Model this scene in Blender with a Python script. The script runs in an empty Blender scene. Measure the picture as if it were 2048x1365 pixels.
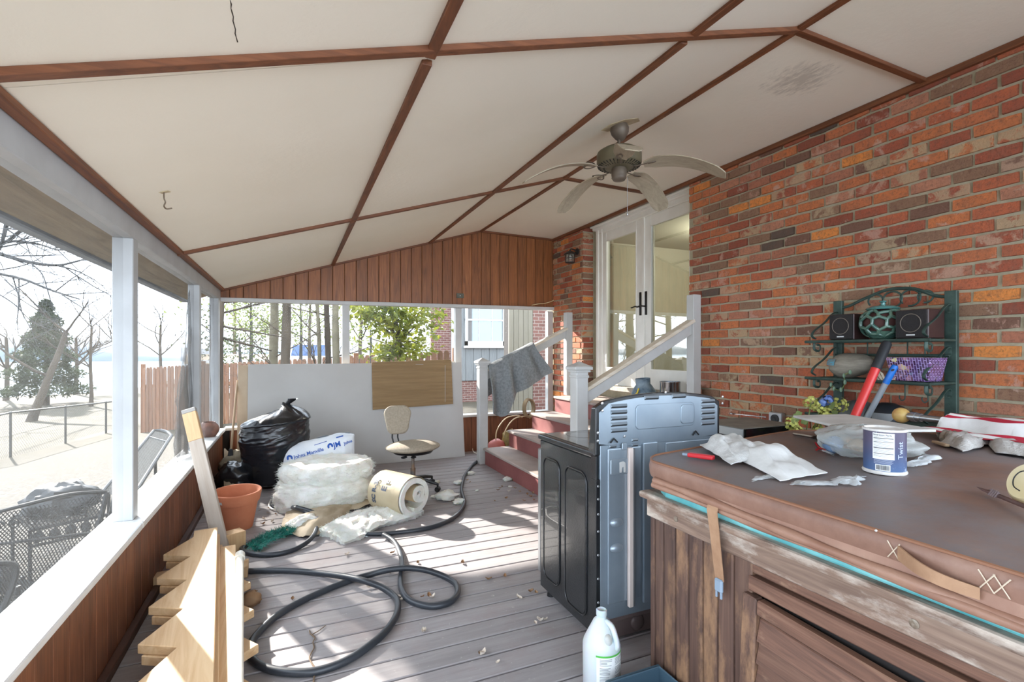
import bpy, bmesh, math, random
from mathutils import Vector, Matrix, Euler, noise
PI = math.pi
RN = random.Random(11)
SC = bpy.context.scene
COL = SC.collection
# ---------------------------------------------------------------- camera, sky, sun, exposure
HEYE = 1.39
FPX = 1000.0
YAW = math.atan2(438, 1000)
cam_d = bpy.data.cameras.new('camera'); cam = bpy.data.objects.new('camera', cam_d); COL.objects.link(cam)
cam_d.sensor_width = 36; cam_d.lens = 36 * FPX / 2048; cam_d.shift_y = 19.5 / 2048
cam_d.clip_start = .05; cam_d.clip_end = 2000
cam.location = (0, 0, HEYE); cam.rotation_euler = (PI / 2, 0, -YAW)
SC.camera = cam
SC.view_settings.view_transform = 'Standard'; SC.view_settings.look = 'None'
SC.view_settings.exposure = 1.32; SC.view_settings.gamma = 1; SC.view_settings.use_curve_mapping = False
w = bpy.data.worlds.new('hazy_sky'); SC.world = w; w.use_nodes = True
bg = w.node_tree.nodes['Background']; bg.inputs[0].default_value = (.76, .87, 1.0, 1); bg.inputs[1].default_value = 2.7
sun_d = bpy.data.lights.new('sun', 'SUN'); sun = bpy.data.objects.new('sun', sun_d); COL.objects.link(sun)
sun_d.energy = 8.5; sun_d.angle = math.radians(.8); sun_d.color = (1, .95, .88)
SUNV = Vector((-.41, .91, .483)).normalized()
sun.rotation_euler = SUNV.to_track_quat('Z', 'Y').to_euler(); sun.location = (-8, 18, 12)
cy = SC.cycles
cy.max_bounces = 8; cy.diffuse_bounces = 5; cy.glossy_bounces = 4; cy.transparent_max_bounces = 24; cy.transmission_bounces = 6
cy.use_denoising = True; cy.sample_clamp_indirect = 6; cy.caustics_reflective = False; cy.caustics_refractive = False
# ---------------------------------------------------------------- pixel -> world (2048 x 1365 frame)
_s, _c = math.sin(YAW), math.cos(YAW)
def ray(px, py):
    u = (px - 1024) / FPX; v = (702 - py) / FPX
    return Vector((_s + u * _c, _c - u * _s, v))
def at_z(px, py, z): r = ray(px, py); t = (z - HEYE) / r.z; return Vector((r.x * t, r.y * t, z))
def at_x(px, py, x): r = ray(px, py); t = x / r.x; return Vector((x, r.y * t, HEYE + r.z * t))
def at_y(px, py, y): r = ray(px, py); t = y / r.y; return Vector((r.x * t, y, HEYE + r.z * t))
def at_d(px, py, t): r = ray(px, py); return Vector((r.x * t, r.y * t, HEYE + r.z * t))
# ---------------------------------------------------------------- mesh builder
class MB:
    def __init__(s): s.v = []; s.f = []; s.sm = []; s.mi = []
    def add(s, vs, fs, M=None, sm=False, mi=0):
        n = len(s.v)
        for p in vs:
            p = Vector(p)
            s.v.append(M @ p if M else p)
        for f in fs: s.f.append([i + n for i in f]); s.sm.append(sm); s.mi.append(mi)
        return s
    def box(s, x0, x1, y0, y1, z0, z1, M=None, mi=0, tz=(1, 1)):
        cx, cyy = (x0 + x1) / 2, (y0 + y1) / 2; a, b = tz
        vs = [(x0, y0, z0), (x1, y0, z0), (x1, y1, z0), (x0, y1, z0)] + [(cx + (x - cx) * a, cyy + (y - cyy) * b, z1) for x, y in ((x0, y0), (x1, y0), (x1, y1), (x0, y1))]
        return s.add(vs, [(0, 3, 2, 1), (4, 5, 6, 7), (0, 1, 5, 4), (1, 2, 6, 5), (2, 3, 7, 6), (3, 0, 4, 7)], M, False, mi)
    def cbox(s, c, d, M=None, mi=0, **k):
        return s.box(c[0] - d[0] / 2, c[0] + d[0] / 2, c[1] - d[1] / 2, c[1] + d[1] / 2, c[2] - d[2] / 2, c[2] + d[2] / 2, M, mi, **k)
    def tube(s, pts, r, n=8, closed=False, cap=True, mi=0, flat=1.0, M=None):
        pts = [Vector(p) for p in pts]; m = len(pts); rs = r if isinstance(r, (list, tuple)) else [r] * m
        T = []
        for i in range(m):
            a = pts[(i - 1) % m] if closed else pts[max(0, i - 1)]; b = pts[(i + 1) % m] if closed else pts[min(m - 1, i + 1)]
            t = b - a
            T.append(t.normalized() if t.length > 1e-9 else Vector((0, 0, 1)))
        N = T[0].orthogonal().normalized(); 
        if abs(T[0].z) < .9: N = (Vector((0, 0, 1)) - T[0] * T[0].z).normalized()
        vs = []
        for i in range(m):
            N = (N - T[i] * N.dot(T[i]))
            N = N.normalized() if N.length > 1e-6 else T[i].orthogonal().normalized()
            B = T[i].cross(N)
            for k in range(n):
                a = 2 * PI * k / n
                vs.append(pts[i] + (N * math.cos(a) * flat + B * math.sin(a)) * rs[i])
        fs = []
        for i in range(m if closed else m - 1):
            j = (i + 1) % m
            for k in range(n):
                l = (k + 1) % n
                fs.append((i * n + k, i * n + l, j * n + l, j * n + k))
        s.add(vs, fs, M, True, mi)
        if cap and not closed:
            o = len(s.v) - m * n
            s.f.append([o + k for k in range(n)][::-1]); s.sm.append(False); s.mi.append(mi)
            s.f.append([o + (m - 1) * n + k for k in range(n)]); s.sm.append(False); s.mi.append(mi)
        return s
    def bar(s, a, b, w, h, up=(0, 0, 1), mi=0):
        a, b = Vector(a), Vector(b); d = (b - a); L = d.length; d.normalize(); u = Vector(up); x = d.cross(u).normalized(); u = x.cross(d)
        vs = []
        for p in (a, b):
            for i, j in ((-1, -1), (1, -1), (1, 1), (-1, 1)): vs.append(p + x * (w / 2 * i) + u * (h / 2 * j))
        return s.add(vs, [(0, 1, 2, 3)[::-1], (4, 5, 6, 7), (0, 4, 5, 1)[::-1], (1, 5, 6, 2)[::-1], (2, 6, 7, 3)[::-1], (3, 7, 4, 0)[::-1]][:], None, False, mi)
    def lathe(s, prof, n=24, M=None, mi=0, sm=True, cap=True):
        vs = []; m = len(prof)
        for r, z in prof:
            for k in range(n):
                a = 2 * PI * k / n; vs.append((r * math.cos(a), r * math.sin(a), z))
        fs = [(i * n + k, i * n + (k + 1) % n, (i + 1) * n + (k + 1) % n, (i + 1) * n + k) for i in range(m - 1) for k in range(n)]
        s.add(vs, fs, M, sm, mi)
        if cap:
            o = len(s.v) - m * n
            if prof[0][0] > 1e-5: s.f.append([o + k for k in range(n)][::-1]); s.sm.append(False); s.mi.append(mi)
            if prof[-1][0] > 1e-5: s.f.append([o + (m - 1) * n + k for k in range(n)]); s.sm.append(False); s.mi.append(mi)
        return s
    def prism(s, poly, z0, z1, M=None, mi=0):
        n = len(poly)
        vs = [(x, y, z0) for x, y in poly] + [(x, y, z1) for x, y in poly]
        return s.add(vs, [list(range(n))[::-1], list(range(n, 2 * n))] + [(i, (i + 1) % n, n + (i + 1) % n, n + i) for i in range(n)], M, False, mi)
    def grid(s, fn, nu, nv, th=0, mi=0, sm=True, M=None):
        P = [[Vector(fn(i / nu, j / nv)) for j in range(nv + 1)] for i in range(nu + 1)]
        vs = [P[i][j] for i in range(nu + 1) for j in range(nv + 1)]; W = nv + 1
        fs = [(i * W + j, (i + 1) * W + j, (i + 1) * W + j + 1, i * W + j + 1) for i in range(nu) for j in range(nv)]
        if th:
            o = len(vs); bk = []
            for i in range(nu + 1):
                for j in range(nv + 1):
                    du = P[min(nu, i + 1)][j] - P[max(0, i - 1)][j]; dv = P[i][min(nv, j + 1)] - P[i][max(0, j - 1)]
                    nn = du.cross(dv); nn = nn.normalized() if nn.length > 1e-12 else Vector((0, 0, 1))
                    bk.append(P[i][j] - nn * th)
            vs = vs + bk; fs = fs + [tuple(o + q for q in f[::-1]) for f in fs]
            for i in range(nu):
                fs.append((i * W + W - 1, (i + 1) * W + W - 1, o + (i + 1) * W + W - 1, o + i * W + W - 1)); fs.append(((i + 1) * W, i * W, o + i * W, o + (i + 1) * W))
            for j in range(nv):
                fs.append((j, j + 1, o + j + 1, o + j)); fs.append((nu * W + j + 1, nu * W + j, o + nu * W + j, o + nu * W + j + 1))
        return s.add(vs, fs, M, sm, mi)
    def ball(s, c, r, nu=16, nv=10, fn=None, M=None, mi=0):
        c = Vector(c); r = r if isinstance(r, (list, tuple)) else (r, r, r); vs = []
        for j in range(nv + 1):
            th = PI * j / nv
            for i in range(nu):
                ph = 2 * PI * i / nu
                d = Vector((math.sin(th) * math.cos(ph), math.sin(th) * math.sin(ph), math.cos(th)))
                k = fn(d) if fn else 1
                vs.append(c + Vector((d.x * r[0], d.y * r[1], d.z * r[2])) * k)
        fs = [(j * nu + i, (j + 1) * nu + i, (j + 1) * nu + (i + 1) % nu, j * nu + (i + 1) % nu) for j in range(nv) for i in range(nu)]
        return s.add(vs, fs, M, True, mi)
    def mesh(s, name, mats, ang=40, bev=0):
        me = bpy.data.meshes.new(name); me.from_pydata([tuple(p) for p in s.v], [], s.f)
        for m in (mats if isinstance(mats, (list, tuple)) else [mats]): me.materials.append(m)
        me.polygons.foreach_set('use_smooth', s.sm); me.polygons.foreach_set('material_index', s.mi)
        me.validate(); me.update()
        if any(s.sm): me.set_sharp_from_angle(angle=math.radians(ang))
        return me
    def build(s, name, mats, parent=None, ang=40, bev=0, loc=None, rot=None, seg=1, sub=0):
        o = link(name, s.mesh(name, mats, ang), parent, loc, rot)
        if bev:
            b = o.modifiers.new('edge', 'BEVEL'); b.width = bev; b.segments = seg; b.limit_method = 'ANGLE'; b.angle_limit = math.radians(35)
        if sub:
            b = o.modifiers.new('soft', 'SUBSURF'); b.levels = sub; b.render_levels = sub
        return o
def link(name, me, parent=None, loc=None, rot=None):
    o = bpy.data.objects.new(name, me); COL.objects.link(o)
    if parent: o.parent = parent
    if loc is not None: o.location = loc
    if rot is not None: o.rotation_euler = rot
    return o
def tag(o, label=None, cat=None, group=None, kind=None):
    if label: o['label'] = label
    if cat: o['category'] = cat
    if group: o['group'] = group
    if kind: o['kind'] = kind
    return o
def thing(name, label, cat, loc=(0, 0, 0), rotz=0, group=None):
    o = bpy.data.objects.new(name, None); COL.objects.link(o); o.empty_display_size = .1
    o.location = loc; o.rotation_euler = (0, 0, rotz)
    return tag(o, label, cat, group)
def struct(name, loc=(0, 0, 0)):
    o = bpy.data.objects.new(name, None); COL.objects.link(o); o.location = loc; o['kind'] = 'structure'; return o
def kids(o): return [c for c in bpy.data.objects if c.parent == o]
def copy_tree(o, parent=None, ch=None):
    c = o.copy(); COL.objects.link(c)
    if parent: c.parent = parent
    for k in kids(o): copy_tree(k, c)
    return c
def RX(a): return Matrix.Rotation(a, 4, 'X')
def RY(a): return Matrix.Rotation(a, 4, 'Y')
def RZ(a): return Matrix.Rotation(a, 4, 'Z')
def TR(*p): return Matrix.Translation(Vector(p))
def frame(o, x, y, z):
    m = Matrix.Identity(4)
    for i, a in enumerate((x, y, z)):
        for k in range(3): m[k][i] = a[k]
    for k in range(3): m[k][3] = o[k]
    return m
def nz(p, s=1.0, o=0): return noise.noise(Vector(p) * s + Vector((o * 7.3, o * 3.1, o * 5.7)))
def fbm(p, s=1.0, o=0, n=4):
    a = 1; r = 0
    for i in range(n): r += a * nz(p, s, o + i); a *= .5; s *= 2.1
    return r
def spline(pts, k=6, closed=False):
    pts = [Vector(p) for p in pts]; n = len(pts); out = []
    for i in range(n if closed else n - 1):
        g = lambda q: pts[q % n] if closed else pts[max(0, min(n - 1, q))]
        a, b, c, d = g(i - 1), g(i), g(i + 1), g(i + 2)
        for j in range(k):
            t = j / k
            out.append(.5 * ((2 * b) + (c - a) * t + (2 * a - 5 * b + 4 * c - d) * t * t + (3 * b - a - 3 * c + d) * t ** 3))
    if not closed: out.append(pts[-1])
    return out
# ---------------------------------------------------------------- materials
def S(r, g, b):
    f = lambda x: (x / 255 / 12.92) if x / 255 <= .04045 else ((x / 255 + .055) / 1.055) ** 2.4
    return (f(r), f(g), f(b), 1)
MATS = {}
class NT:
    def __init__(s, name):
        s.m = bpy.data.materials.new(name); s.m.use_nodes = True; s.t = s.m.node_tree; s.n = s.t.nodes; s.b = s.n['Principled BSDF']; s.out = s.n['Material Output']
    def new(s, ty, **k):
        x = s.n.new(ty)
        for a, v in k.items(): setattr(x, a, v)
        return x
    def ln(s, a, b): s.t.links.new(a, b)
    def coord(s, scale=(1, 1, 1), rnd=True, kind='Object'):
        tc = s.new('ShaderNodeTexCoord'); mp = s.new('ShaderNodeMapping'); mp.inputs['Scale'].default_value = scale
        s.ln(tc.outputs[kind], mp.inputs['Vector'])
        if rnd:
            oi = s.new('ShaderNodeObjectInfo'); mu = s.new('ShaderNodeMath', operation='MULTIPLY'); mu.inputs[1].default_value = 37.0
            s.ln(oi.outputs['Random'], mu.inputs[0]); s.ln(mu.outputs[0], mp.inputs['Location'])
        return mp.outputs[0]
    def noise(s, vec, sc, det=4, rough=.55, dist=0):
        x = s.new('ShaderNodeTexNoise'); x.inputs['Scale'].default_value = sc; x.inputs['Detail'].default_value = det; x.inputs['Roughness'].default_value = rough; x.inputs['Distortion'].default_value = dist
        s.ln(vec, x.inputs['Vector']); return x.outputs['Fac']
    def ramp(s, fac, stops, const=False):
        r = s.new('ShaderNodeValToRGB'); e = r.color_ramp.elements
        while len(e) < len(stops): e.new(.5)
        for q, (p, c) in zip(e, stops): q.position = p; q.color = c if len(c) == 4 else (*c, 1)
        if const: r.color_ramp.interpolation = 'CONSTANT'
        s.ln(fac, r.inputs['Fac']); return r.outputs['Color']
    def mix(s, fac, a, b, mode='MIX'):
        x = s.new('ShaderNodeMix', data_type='RGBA', blend_type=mode)
        for sock, v in ((x.inputs[0], fac), (x.inputs[6], a), (x.inputs[7], b)):
            if isinstance(v, (int, float)): sock.default_value = v
            elif isinstance(v, tuple): sock.default_value = v
            else: s.ln(v, sock)
        return x.outputs[2]
    def objvar(s, col, amt, hue=0):
        oi = s.new('ShaderNodeObjectInfo'); mr = s.new('ShaderNodeMapRange'); mr.inputs['To Min'].default_value = 1 - amt; mr.inputs['To Max'].default_value = 1 + amt
        s.ln(oi.outputs['Random'], mr.inputs['Value']); h = s.new('ShaderNodeHueSaturation'); s.ln(mr.outputs[0], h.inputs['Value']); s.ln(col, h.inputs['Color']); return h.outputs['Color']
    def bump(s, h, st, d=.01):
        b = s.new('ShaderNodeBump'); b.inputs['Strength'].default_value = st; b.inputs['Distance'].default_value = d; s.ln(h, b.inputs['Height']); s.ln(b.outputs[0], s.b.inputs['Normal'])
    def set(s, **k):
        for a, v in k.items(): s.b.inputs[a.replace('_', ' ')].default_value = v
def mat(name, c1, c2=None, rough=.6, metal=0, sc=6, bump=0, bsc=60, var=0, lo=.35, hi=.65, spec=.5, coat=0, trans=0, det=4, stretch=(1, 1, 1)):
    if name in MATS: return MATS[name]
    t = NT(name); t.set(Roughness=rough, Metallic=metal, Coat_Weight=coat); t.b.inputs['Specular IOR Level'].default_value = spec
    if c2 or var:
        v = t.coord(stretch)
        col = t.ramp(t.noise(v, sc, det), [(lo, c1), (hi, c2 or c1)])
        if var: col = t.objvar(col, var)
        t.ln(col, t.b.inputs['Base Color'])
    else: t.b.inputs['Base Color'].default_value = c1
    if bump: t.bump(t.noise(t.coord(stretch), bsc, 5), bump)
    if trans: t.set(Transmission_Weight=trans)
    MATS[name] = t.m; return t.m
def wood(name, c1, c2, c3=None, axis=2, sc=3.0, rough=.55, bump=.15, var=.12, st=.06, wear=None, coat=0):
    if name in MATS: return MATS[name]
    t = NT(name); t.set(Roughness=rough, Coat_Weight=coat)
    s3 = [1, 1, 1]; s3[axis] = st
    v = t.coord(tuple(q * 10 for q in s3))
    n1 = t.noise(v, sc, 6, .62, 1.2)
    st_ = [(.28, c1), (.55, c2), (.78, c3 or c2)]
    col = t.ramp(n1, st_)
    s4 = [1, 1, 1]; s4[axis] = .35
    kn = t.noise(t.coord(tuple(q * 4 for q in s4)), 2.2, 2, .5, .6)
    col = t.mix(t.ramp(kn, [(.66, (0, 0, 0)), (.78, (.55, .55, .55))]), col, c1)
    if wear:
        wn = t.noise(t.coord(tuple(q * 2 for q in s4)), 3.2, 7, .68)
        col = t.mix(t.ramp(wn, [(wear[1], (0, 0, 0)), (wear[2], (1, 1, 1))]), col, wear[0])
    col = t.objvar(col, var); t.ln(col, t.b.inputs['Base Color'])
    if bump: t.bump(n1, bump, .004)
    MATS[name] = t.m; return t.m
# ================================================================ MATERIALS OF THE PORCH
WHITE = mat('white_paint', S(196, 196, 194), S(186, 185, 181), .45, sc=4, bump=.12, bsc=25)
WHITE_SHADE = mat('white_paint_shade', S(178, 180, 181), S(168, 169, 169), .5, sc=4, bump=.12, bsc=25); WHITE_SUN = mat('white_paint_sun', S(224, 226, 226), S(212, 213, 211), .45, sc=4, bump=.12, bsc=25)  # same white paint: shade darkens the post colour, sunlight lightens the sill colour
CEILM = NT('ceiling_paint'); _t = CEILM
_t.set(Roughness=.8); _v = _t.coord((1, 1, 1), False, 'Generated')
_v = _t.new('ShaderNodeNewGeometry').outputs['Position']
_col = _t.ramp(_t.noise(_v, .8, 4), [(.35, S(242, 235, 219)), (.7, S(236, 228, 210))])
def _blotch(t, v, col, c, rad, tint, sc):
    d = t.new('ShaderNodeVectorMath', operation='DISTANCE'); d.inputs[1].default_value = c; t.ln(v, d.inputs[0])
    mr = t.new('ShaderNodeMapRange'); mr.inputs['From Min'].default_value = rad; mr.inputs['From Max'].default_value = 0.0; t.ln(d.outputs['Value'], mr.inputs['Value'])
    mp = t.new('ShaderNodeMapping'); mp.inputs['Scale'].default_value = (2.6, .8, 1); t.ln(v, mp.inputs['Vector'])
    n = t.noise(mp.outputs[0], sc, 6, .7)
    mu = t.new('ShaderNodeMath', operation='MULTIPLY'); t.ln(mr.outputs[0], mu.inputs[0]); t.ln(n, mu.inputs[1])
    f = t.ramp(mu.outputs[0], [(.30, (0, 0, 0)), (.46, (.36, .36, .36))])
    return t.mix(f, col, tint)
_p = at_z(1600, 160, 3.06); _col = _blotch(_t, _v, _col, tuple(_p), .5, S(120, 108, 92), 14)
_t.ln(_col, _t.b.inputs['Base Color']); _t.bump(_t.noise(_v, 26, 5), .25, .006); CEIL = _t.m
BATTEN = wood('batten_stain', S(84, 48, 28), S(118, 70, 42), S(134, 84, 52), axis=1, bump=.1)
BATTENX = wood('batten_stain_cross', S(84, 48, 28), S(118, 70, 42), S(134, 84, 52), axis=0, bump=.1)
BOARD = wood('stained_board', S(104, 62, 34), S(146, 90, 50), S(170, 110, 64), axis=2, sc=3.4, var=.16, rough=.45, bump=.1)
KNEE = wood('knee_board_stain', S(88, 52, 34), S(122, 74, 48), S(142, 92, 62), axis=2, sc=3.4, var=.14, rough=.5, bump=.1)
DECK = NT('deck_paint'); _t = DECK; _t.set(Roughness=.62)
_v = _t.new('ShaderNodeNewGeometry').outputs['Position']
_a = _t.coord((.8, 9, 9))
_col = _t.ramp(_t.noise(_a, 3, 6, .65, .6), [(.3, S(140, 134, 134)), (.55, S(153, 147, 147)), (.75, S(163, 158, 157))])
_col = _t.mix(_t.ramp(_t.noise(_v, 2.2, 6, .65), [(.52, (0, 0, 0)), (.74, (.55, .55, .55))]), _col, S(146, 124, 120))
_col = _t.mix(_t.ramp(_t.noise(_v, 38, 3, .6), [(.66, (0, 0, 0)), (.72, (.45, .45, .45))]), _col, S(205, 198, 192))
_t.ln(_t.objvar(_col, .06), _t.b.inputs['Base Color']); _t.bump(_t.noise(_a, 6, 5), .15, .003); DECKM = _t.m
RED = mat('worn_red_paint', S(122, 66, 64), S(140, 84, 80), .6, sc=3, bump=.1, var=.04)
DARK = mat('dark_void', S(30, 24, 22), rough=.9)
PLYTAN = wood('soffit_plywood', S(120, 104, 80), S(150, 132, 104), S(166, 148, 118), axis=1, sc=2.2)
# ---------------------------------------------------------------- brick and mortar
def brick_mat(name, joined):
    t = NT(name); t.set(Roughness=.86)
    if joined: r = t.new('ShaderNodeAttribute', attribute_name='rnd').outputs['Fac']
    else: r = t.new('ShaderNodeObjectInfo').outputs['Random']
    pos = t.new('ShaderNodeNewGeometry').outputs['Position']
    pal = [(0, S(196, 107, 72)), (.14, S(204, 120, 78)), (.28, S(175, 93, 67)), (.42, S(212, 125, 76)), (.52, S(152, 116, 91)), (.62, S(186, 120, 93)), (.70, S(129, 93, 76)), (.76, S(156, 82, 61)), (.87, S(235, 147, 74)), (.91, S(198, 135, 106)), (.97, S(140, 107, 89)), (.99, S(98, 84, 74))]
    col = t.ramp(r, pal, True)
    n1 = t.noise(pos, 16, 5, .65)
    dk = t.mix(.4, col, S(126, 94, 78)); col = t.mix(t.ramp(n1, [(.42, (0, 0, 0)), (.68, (1, 1, 1))]), col, dk)
    col = t.mix(t.ramp(t.noise(pos, 55, 5, .7), [(.5, (0, 0, 0)), (.66, (.55, .55, .55))]), col, S(112, 76, 60))
    mu = t.new('ShaderNodeMath', operation='MULTIPLY'); mu.inputs[1].default_value = 17.3; t.ln(r, mu.inputs[0])
    fr = t.new('ShaderNodeMath', operation='FRACT'); t.ln(mu.outputs[0], fr.inputs[0])
    sel = t.ramp(fr.outputs[0], [(.42, (0, 0, 0)), (.95, (.25, .25, .25))])
    ad = t.new('ShaderNodeMath', operation='ADD'); t.ln(t.noise(pos, 9, 6, .7, .4), ad.inputs[0]); t.ln(sel, ad.inputs[1])
    pat = t.ramp(ad.outputs[0], [(.68, (0, 0, 0)), (.76, (.7, .7, .7))])
    cc = t.ramp(fr.outputs[0], [(.5, S(212, 196, 178)), (.75, S(204, 158, 140)), (.95, S(196, 176, 140))])
    col = t.mix(pat, col, cc)
    t.ln(col, t.b.inputs['Base Color']); t.bump(t.noise(pos, 60, 6, .75), .8, .012); return t.m
BRICKO = brick_mat('brick_clay', False); BRICKJ = brick_mat('brick_clay_far', True)
_t = NT('mortar'); _t.set(Roughness=.95); _v = _t.new('ShaderNodeNewGeometry').outputs['Position']
_t.ln(_t.ramp(_t.noise(_v, 7, 6, .7), [(.3, S(158, 149, 124)), (.7, S(188, 179, 154))]), _t.b.inputs['Base Color']); _t.bump(_t.noise(_v, 120, 5), .6, .004); MORTAR = _t.m
def screen_mat(name, dens, col):
    t = NT(name); tr = t.new('ShaderNodeBsdfTransparent'); df = t.new('ShaderNodeBsdfDiffuse'); df.inputs[0].default_value = col
    tl = t.new('ShaderNodeBsdfTranslucent'); tl.inputs[0].default_value = col; ms = t.new('ShaderNodeMixShader'); ms.inputs[0].default_value = .45
    t.ln(df.outputs[0], ms.inputs[1]); t.ln(tl.outputs[0], ms.inputs[2])
    mx = t.new('ShaderNodeMixShader'); v = t.new('ShaderNodeNewGeometry').outputs['Position']
    t.ln(t.ramp(t.noise(v, 3, 4), [(.3, (dens * .75,) * 3), (.7, (dens * 1.2,) * 3)]), mx.inputs[0])
    t.ln(tr.outputs[0], mx.inputs[1]); t.ln(ms.outputs[0], mx.inputs[2]); t.ln(mx.outputs[0], t.out.inputs[0]); return t.m
SCRL = screen_mat('screen_mesh', .24, S(132, 132, 130)); SCRB = screen_mat('screen_mesh_far', .10, S(104, 104, 102)); SCRD = screen_mat('screen_mesh_doubled', .62, S(92, 90, 88))
# ================================================================ THE PORCH SHELL
XL, XR, YF = -.757, 3.55, 6.55
Y0 = .55; YR0 = -1.6
def zceil(x): return 2.10 + .311 * (x + .72) if x < 2.4 else 3.07 - .02 * (x - 2.4) / 1.15
# floor: every plank its own piece
fl = struct('floor')
MB().box(-.9, 3.75, -1.2, 6.7, -.16, -.03).build('deck_underside', mat('deck_gap_red', S(96, 56, 50), S(72, 44, 40), .9, sc=2), fl)
pm = MB().box(0, XR - XL + .03, -.0665, .0665, -.026, 0).mesh('plank', DECKM)
for k in range(-25, 28):
    o = link('deck_plank', pm, fl, (XL - .03, 2.561 + .0715 + k * .143, RN.uniform(-.001, .001)))
    b = o.modifiers.new('edge', 'BEVEL'); b.width = .004; b.segments = 1
# right brick wall
wr = struct('wall_right')
MB().box(XR + .012, XR + .3, Y0 - .3, 3.79, -.2, 3.06).box(XR + .012, XR + .3, 5.755, YF + .25, -.2, 3.06).box(XR + .17, XR + .3, 3.79, 5.755, -.2, .9).build('mortar_bed', MORTAR, wr)
def brick_mesh(i, L=.206):
    r = random.Random(i); m = MB(); h = .066; d = .05; e = .006
    a = [(-L / 2 + r.uniform(0, e), -h / 2 + r.uniform(0, e)), (0, -h / 2 + r.uniform(-.002, .003)), (L / 2 - r.uniform(0, e), -h / 2 + r.uniform(0, e)), (L / 2 - r.uniform(0, e), h / 2 - r.uniform(0, e)), (r.uniform(-.03, .03), h / 2 - r.uniform(-.002, .003)), (-L / 2 + r.uniform(0, e), h / 2 - r.uniform(0, e))]
    vs = [(.012, y, z) for y, z in a] + [(0, y * .985, z * .96) for y, z in a] + [(d, y, z) for y, z in a]
    n = 6
    m.add(vs, [tuple(n + q for q in range(n))] + [(q, (q + 1) % n, n + (q + 1) % n, n + q) for q in range(n)] + [(2 * n + q, 2 * n + (q + 1) % n, (q + 1) % n, q) for q in range(n)])
    return m
BRV = [brick_mesh(i).mesh('brick', BRICKO) for i in range(8)]
CH, CL = .078, .218
allb = []
for r_ in range(-1, 39):
    z = .02 + r_ * CH + CH / 2
    if z > 3.04: continue
    off = (r_ % 2) * CL / 2 + RN.uniform(-.012, .012)
    y = Y0 - .3 + off
    while y < YF + .1:
        if not (3.79 - CL / 2 < y < 5.755 + CL / 2 and z < 3.05): allb.append((y, z, 1))
        elif y - CL / 2 < 3.79 - .05 or y + CL / 2 > 5.755 + .05:
            e0, e1 = (y - CL / 2, 3.79) if y < 4.5 else (5.755, y + CL / 2)
            allb.append(((e0 + e1) / 2 , z, (e1 - e0 - .004) / CL))
        y += CL
vis = sorted([b for b in allb if b[2] == 1 and b[0] < 3.75 and b[1] > .86 and b[0] > 1.12], key=lambda b: (b[0] ** 2 + XR ** 2) + .2 * (b[1] - HEYE) ** 2)[:300]
vs_ = set(id(b) for b in vis)
for y, z, sc_ in vis: link('brick', BRV[RN.randrange(8)], wr, (XR - RN.uniform(0, .005), y + RN.uniform(-.003, .003), z), (RN.uniform(-.008, .008), 0, RN.uniform(-.01, .01)))
def joined_bricks(name, lst, parent, mt, place):
    m = MB(); cnt = []
    for q in lst:
        b = brick_mesh(RN.randrange(40)); n0 = len(m.f); m.add(b.v, b.f, place(*q)); cnt.append(len(m.f) - n0)
    me = m.mesh(name, mt); at = me.attributes.new('rnd', 'FLOAT', 'FACE'); vals = []
    for c in cnt: vals += [RN.random()] * c
    at.data.foreach_set('value', vals[:len(me.polygons)])
    o = link(name, me, parent); o['kind'] = 'stuff'; return o
joined_bricks('far_bricks', [b for b in allb if id(b) not in vs_], wr, BRICKJ, lambda y, z, s_: TR(XR - RN.uniform(0, .005), y, z) @ Matrix.Diagonal((1, s_, 1, 1)))
# brick return of the door recess (faces the porch front): each its own piece
jm = [brick_mesh(50 + i, .16).mesh('brick', BRICKO) for i in range(3)]
for r_ in range(11, 39):
    z = .02 + r_ * CH + CH / 2
    if z < 3.03: link('brick', jm[r_ % 3], wr, (XR + .085, 5.745, z), (0, 0, PI / 2))
# far gable wall
wb = struct('wall_back')
GP = .14
n_g = int((XR - XL + .1) / GP) + 1
for i in range(n_g):
    xa = XL - .05 + i * GP; xb = min(xa + GP - .004, XR + .02)
    if xa > XR: break
    zt0, zt1 = zceil(max(xa, XL)) + .03, zceil(xb) + .03
    zr = 1.998 + .04 * (xa - XL) / 4.3
    vs = [(xa, 6.575, zr), (xb, 6.575, zr), (xb, 6.595, zr), (xa, 6.595, zr), (xa, 6.575, zt0), (xb, 6.575, zt1), (xb, 6.595, zt1), (xa, 6.595, zt0)]
    cx = (xa + xb) / 2; vs = [(x - cx, y - 6.58, z - 2.2) for x, y, z in vs]
    MB().add(vs, [(0, 3, 2, 1), (4, 5, 6, 7), (0, 1, 5, 4), (1, 2, 6, 5), (2, 3, 7, 6), (3, 0, 4, 7)]).build('gable_board', BOARD, wb, bev=.003, loc=(cx, 6.58, 2.2))
    if i > 0: MB().box(-(xb - xa) / 2, (xb - xa) / 2, -.01, .01, -.24, .24).build('knee_board', KNEE, wb, bev=.003, loc=(cx, 6.585, .23))
MB().box(XL - .1, XR + .1, 6.60, 6.64, -.2, .48).build('sheathing', DARK, wb)
MB().add([(XL - .1, 6.6, 1.99), (XR + .1, 6.6, 2.0), (XR + .1, 6.6, 3.15), (2.4, 6.6, 3.16), (XL - .1, 6.6, 2.15), (XL - .1, 6.64, 1.99), (XR + .1, 6.64, 2.0), (XR + .1, 6.64, 3.15), (2.4, 6.64, 3.16), (XL - .1, 6.64, 2.15)], [(0, 1, 2, 3, 4), (9, 8, 7, 6, 5), (0, 5, 6, 1), (4, 3, 8, 9), (3, 2, 7, 8)]).build('gable_sheathing', DARK, wb)
m = MB(); m.bar((XL, 6.585, 1.975), (XR + .02, 6.585, 2.015), .09, .046); m.build('top_rail', WHITE, wb, bev=.004)
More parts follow.
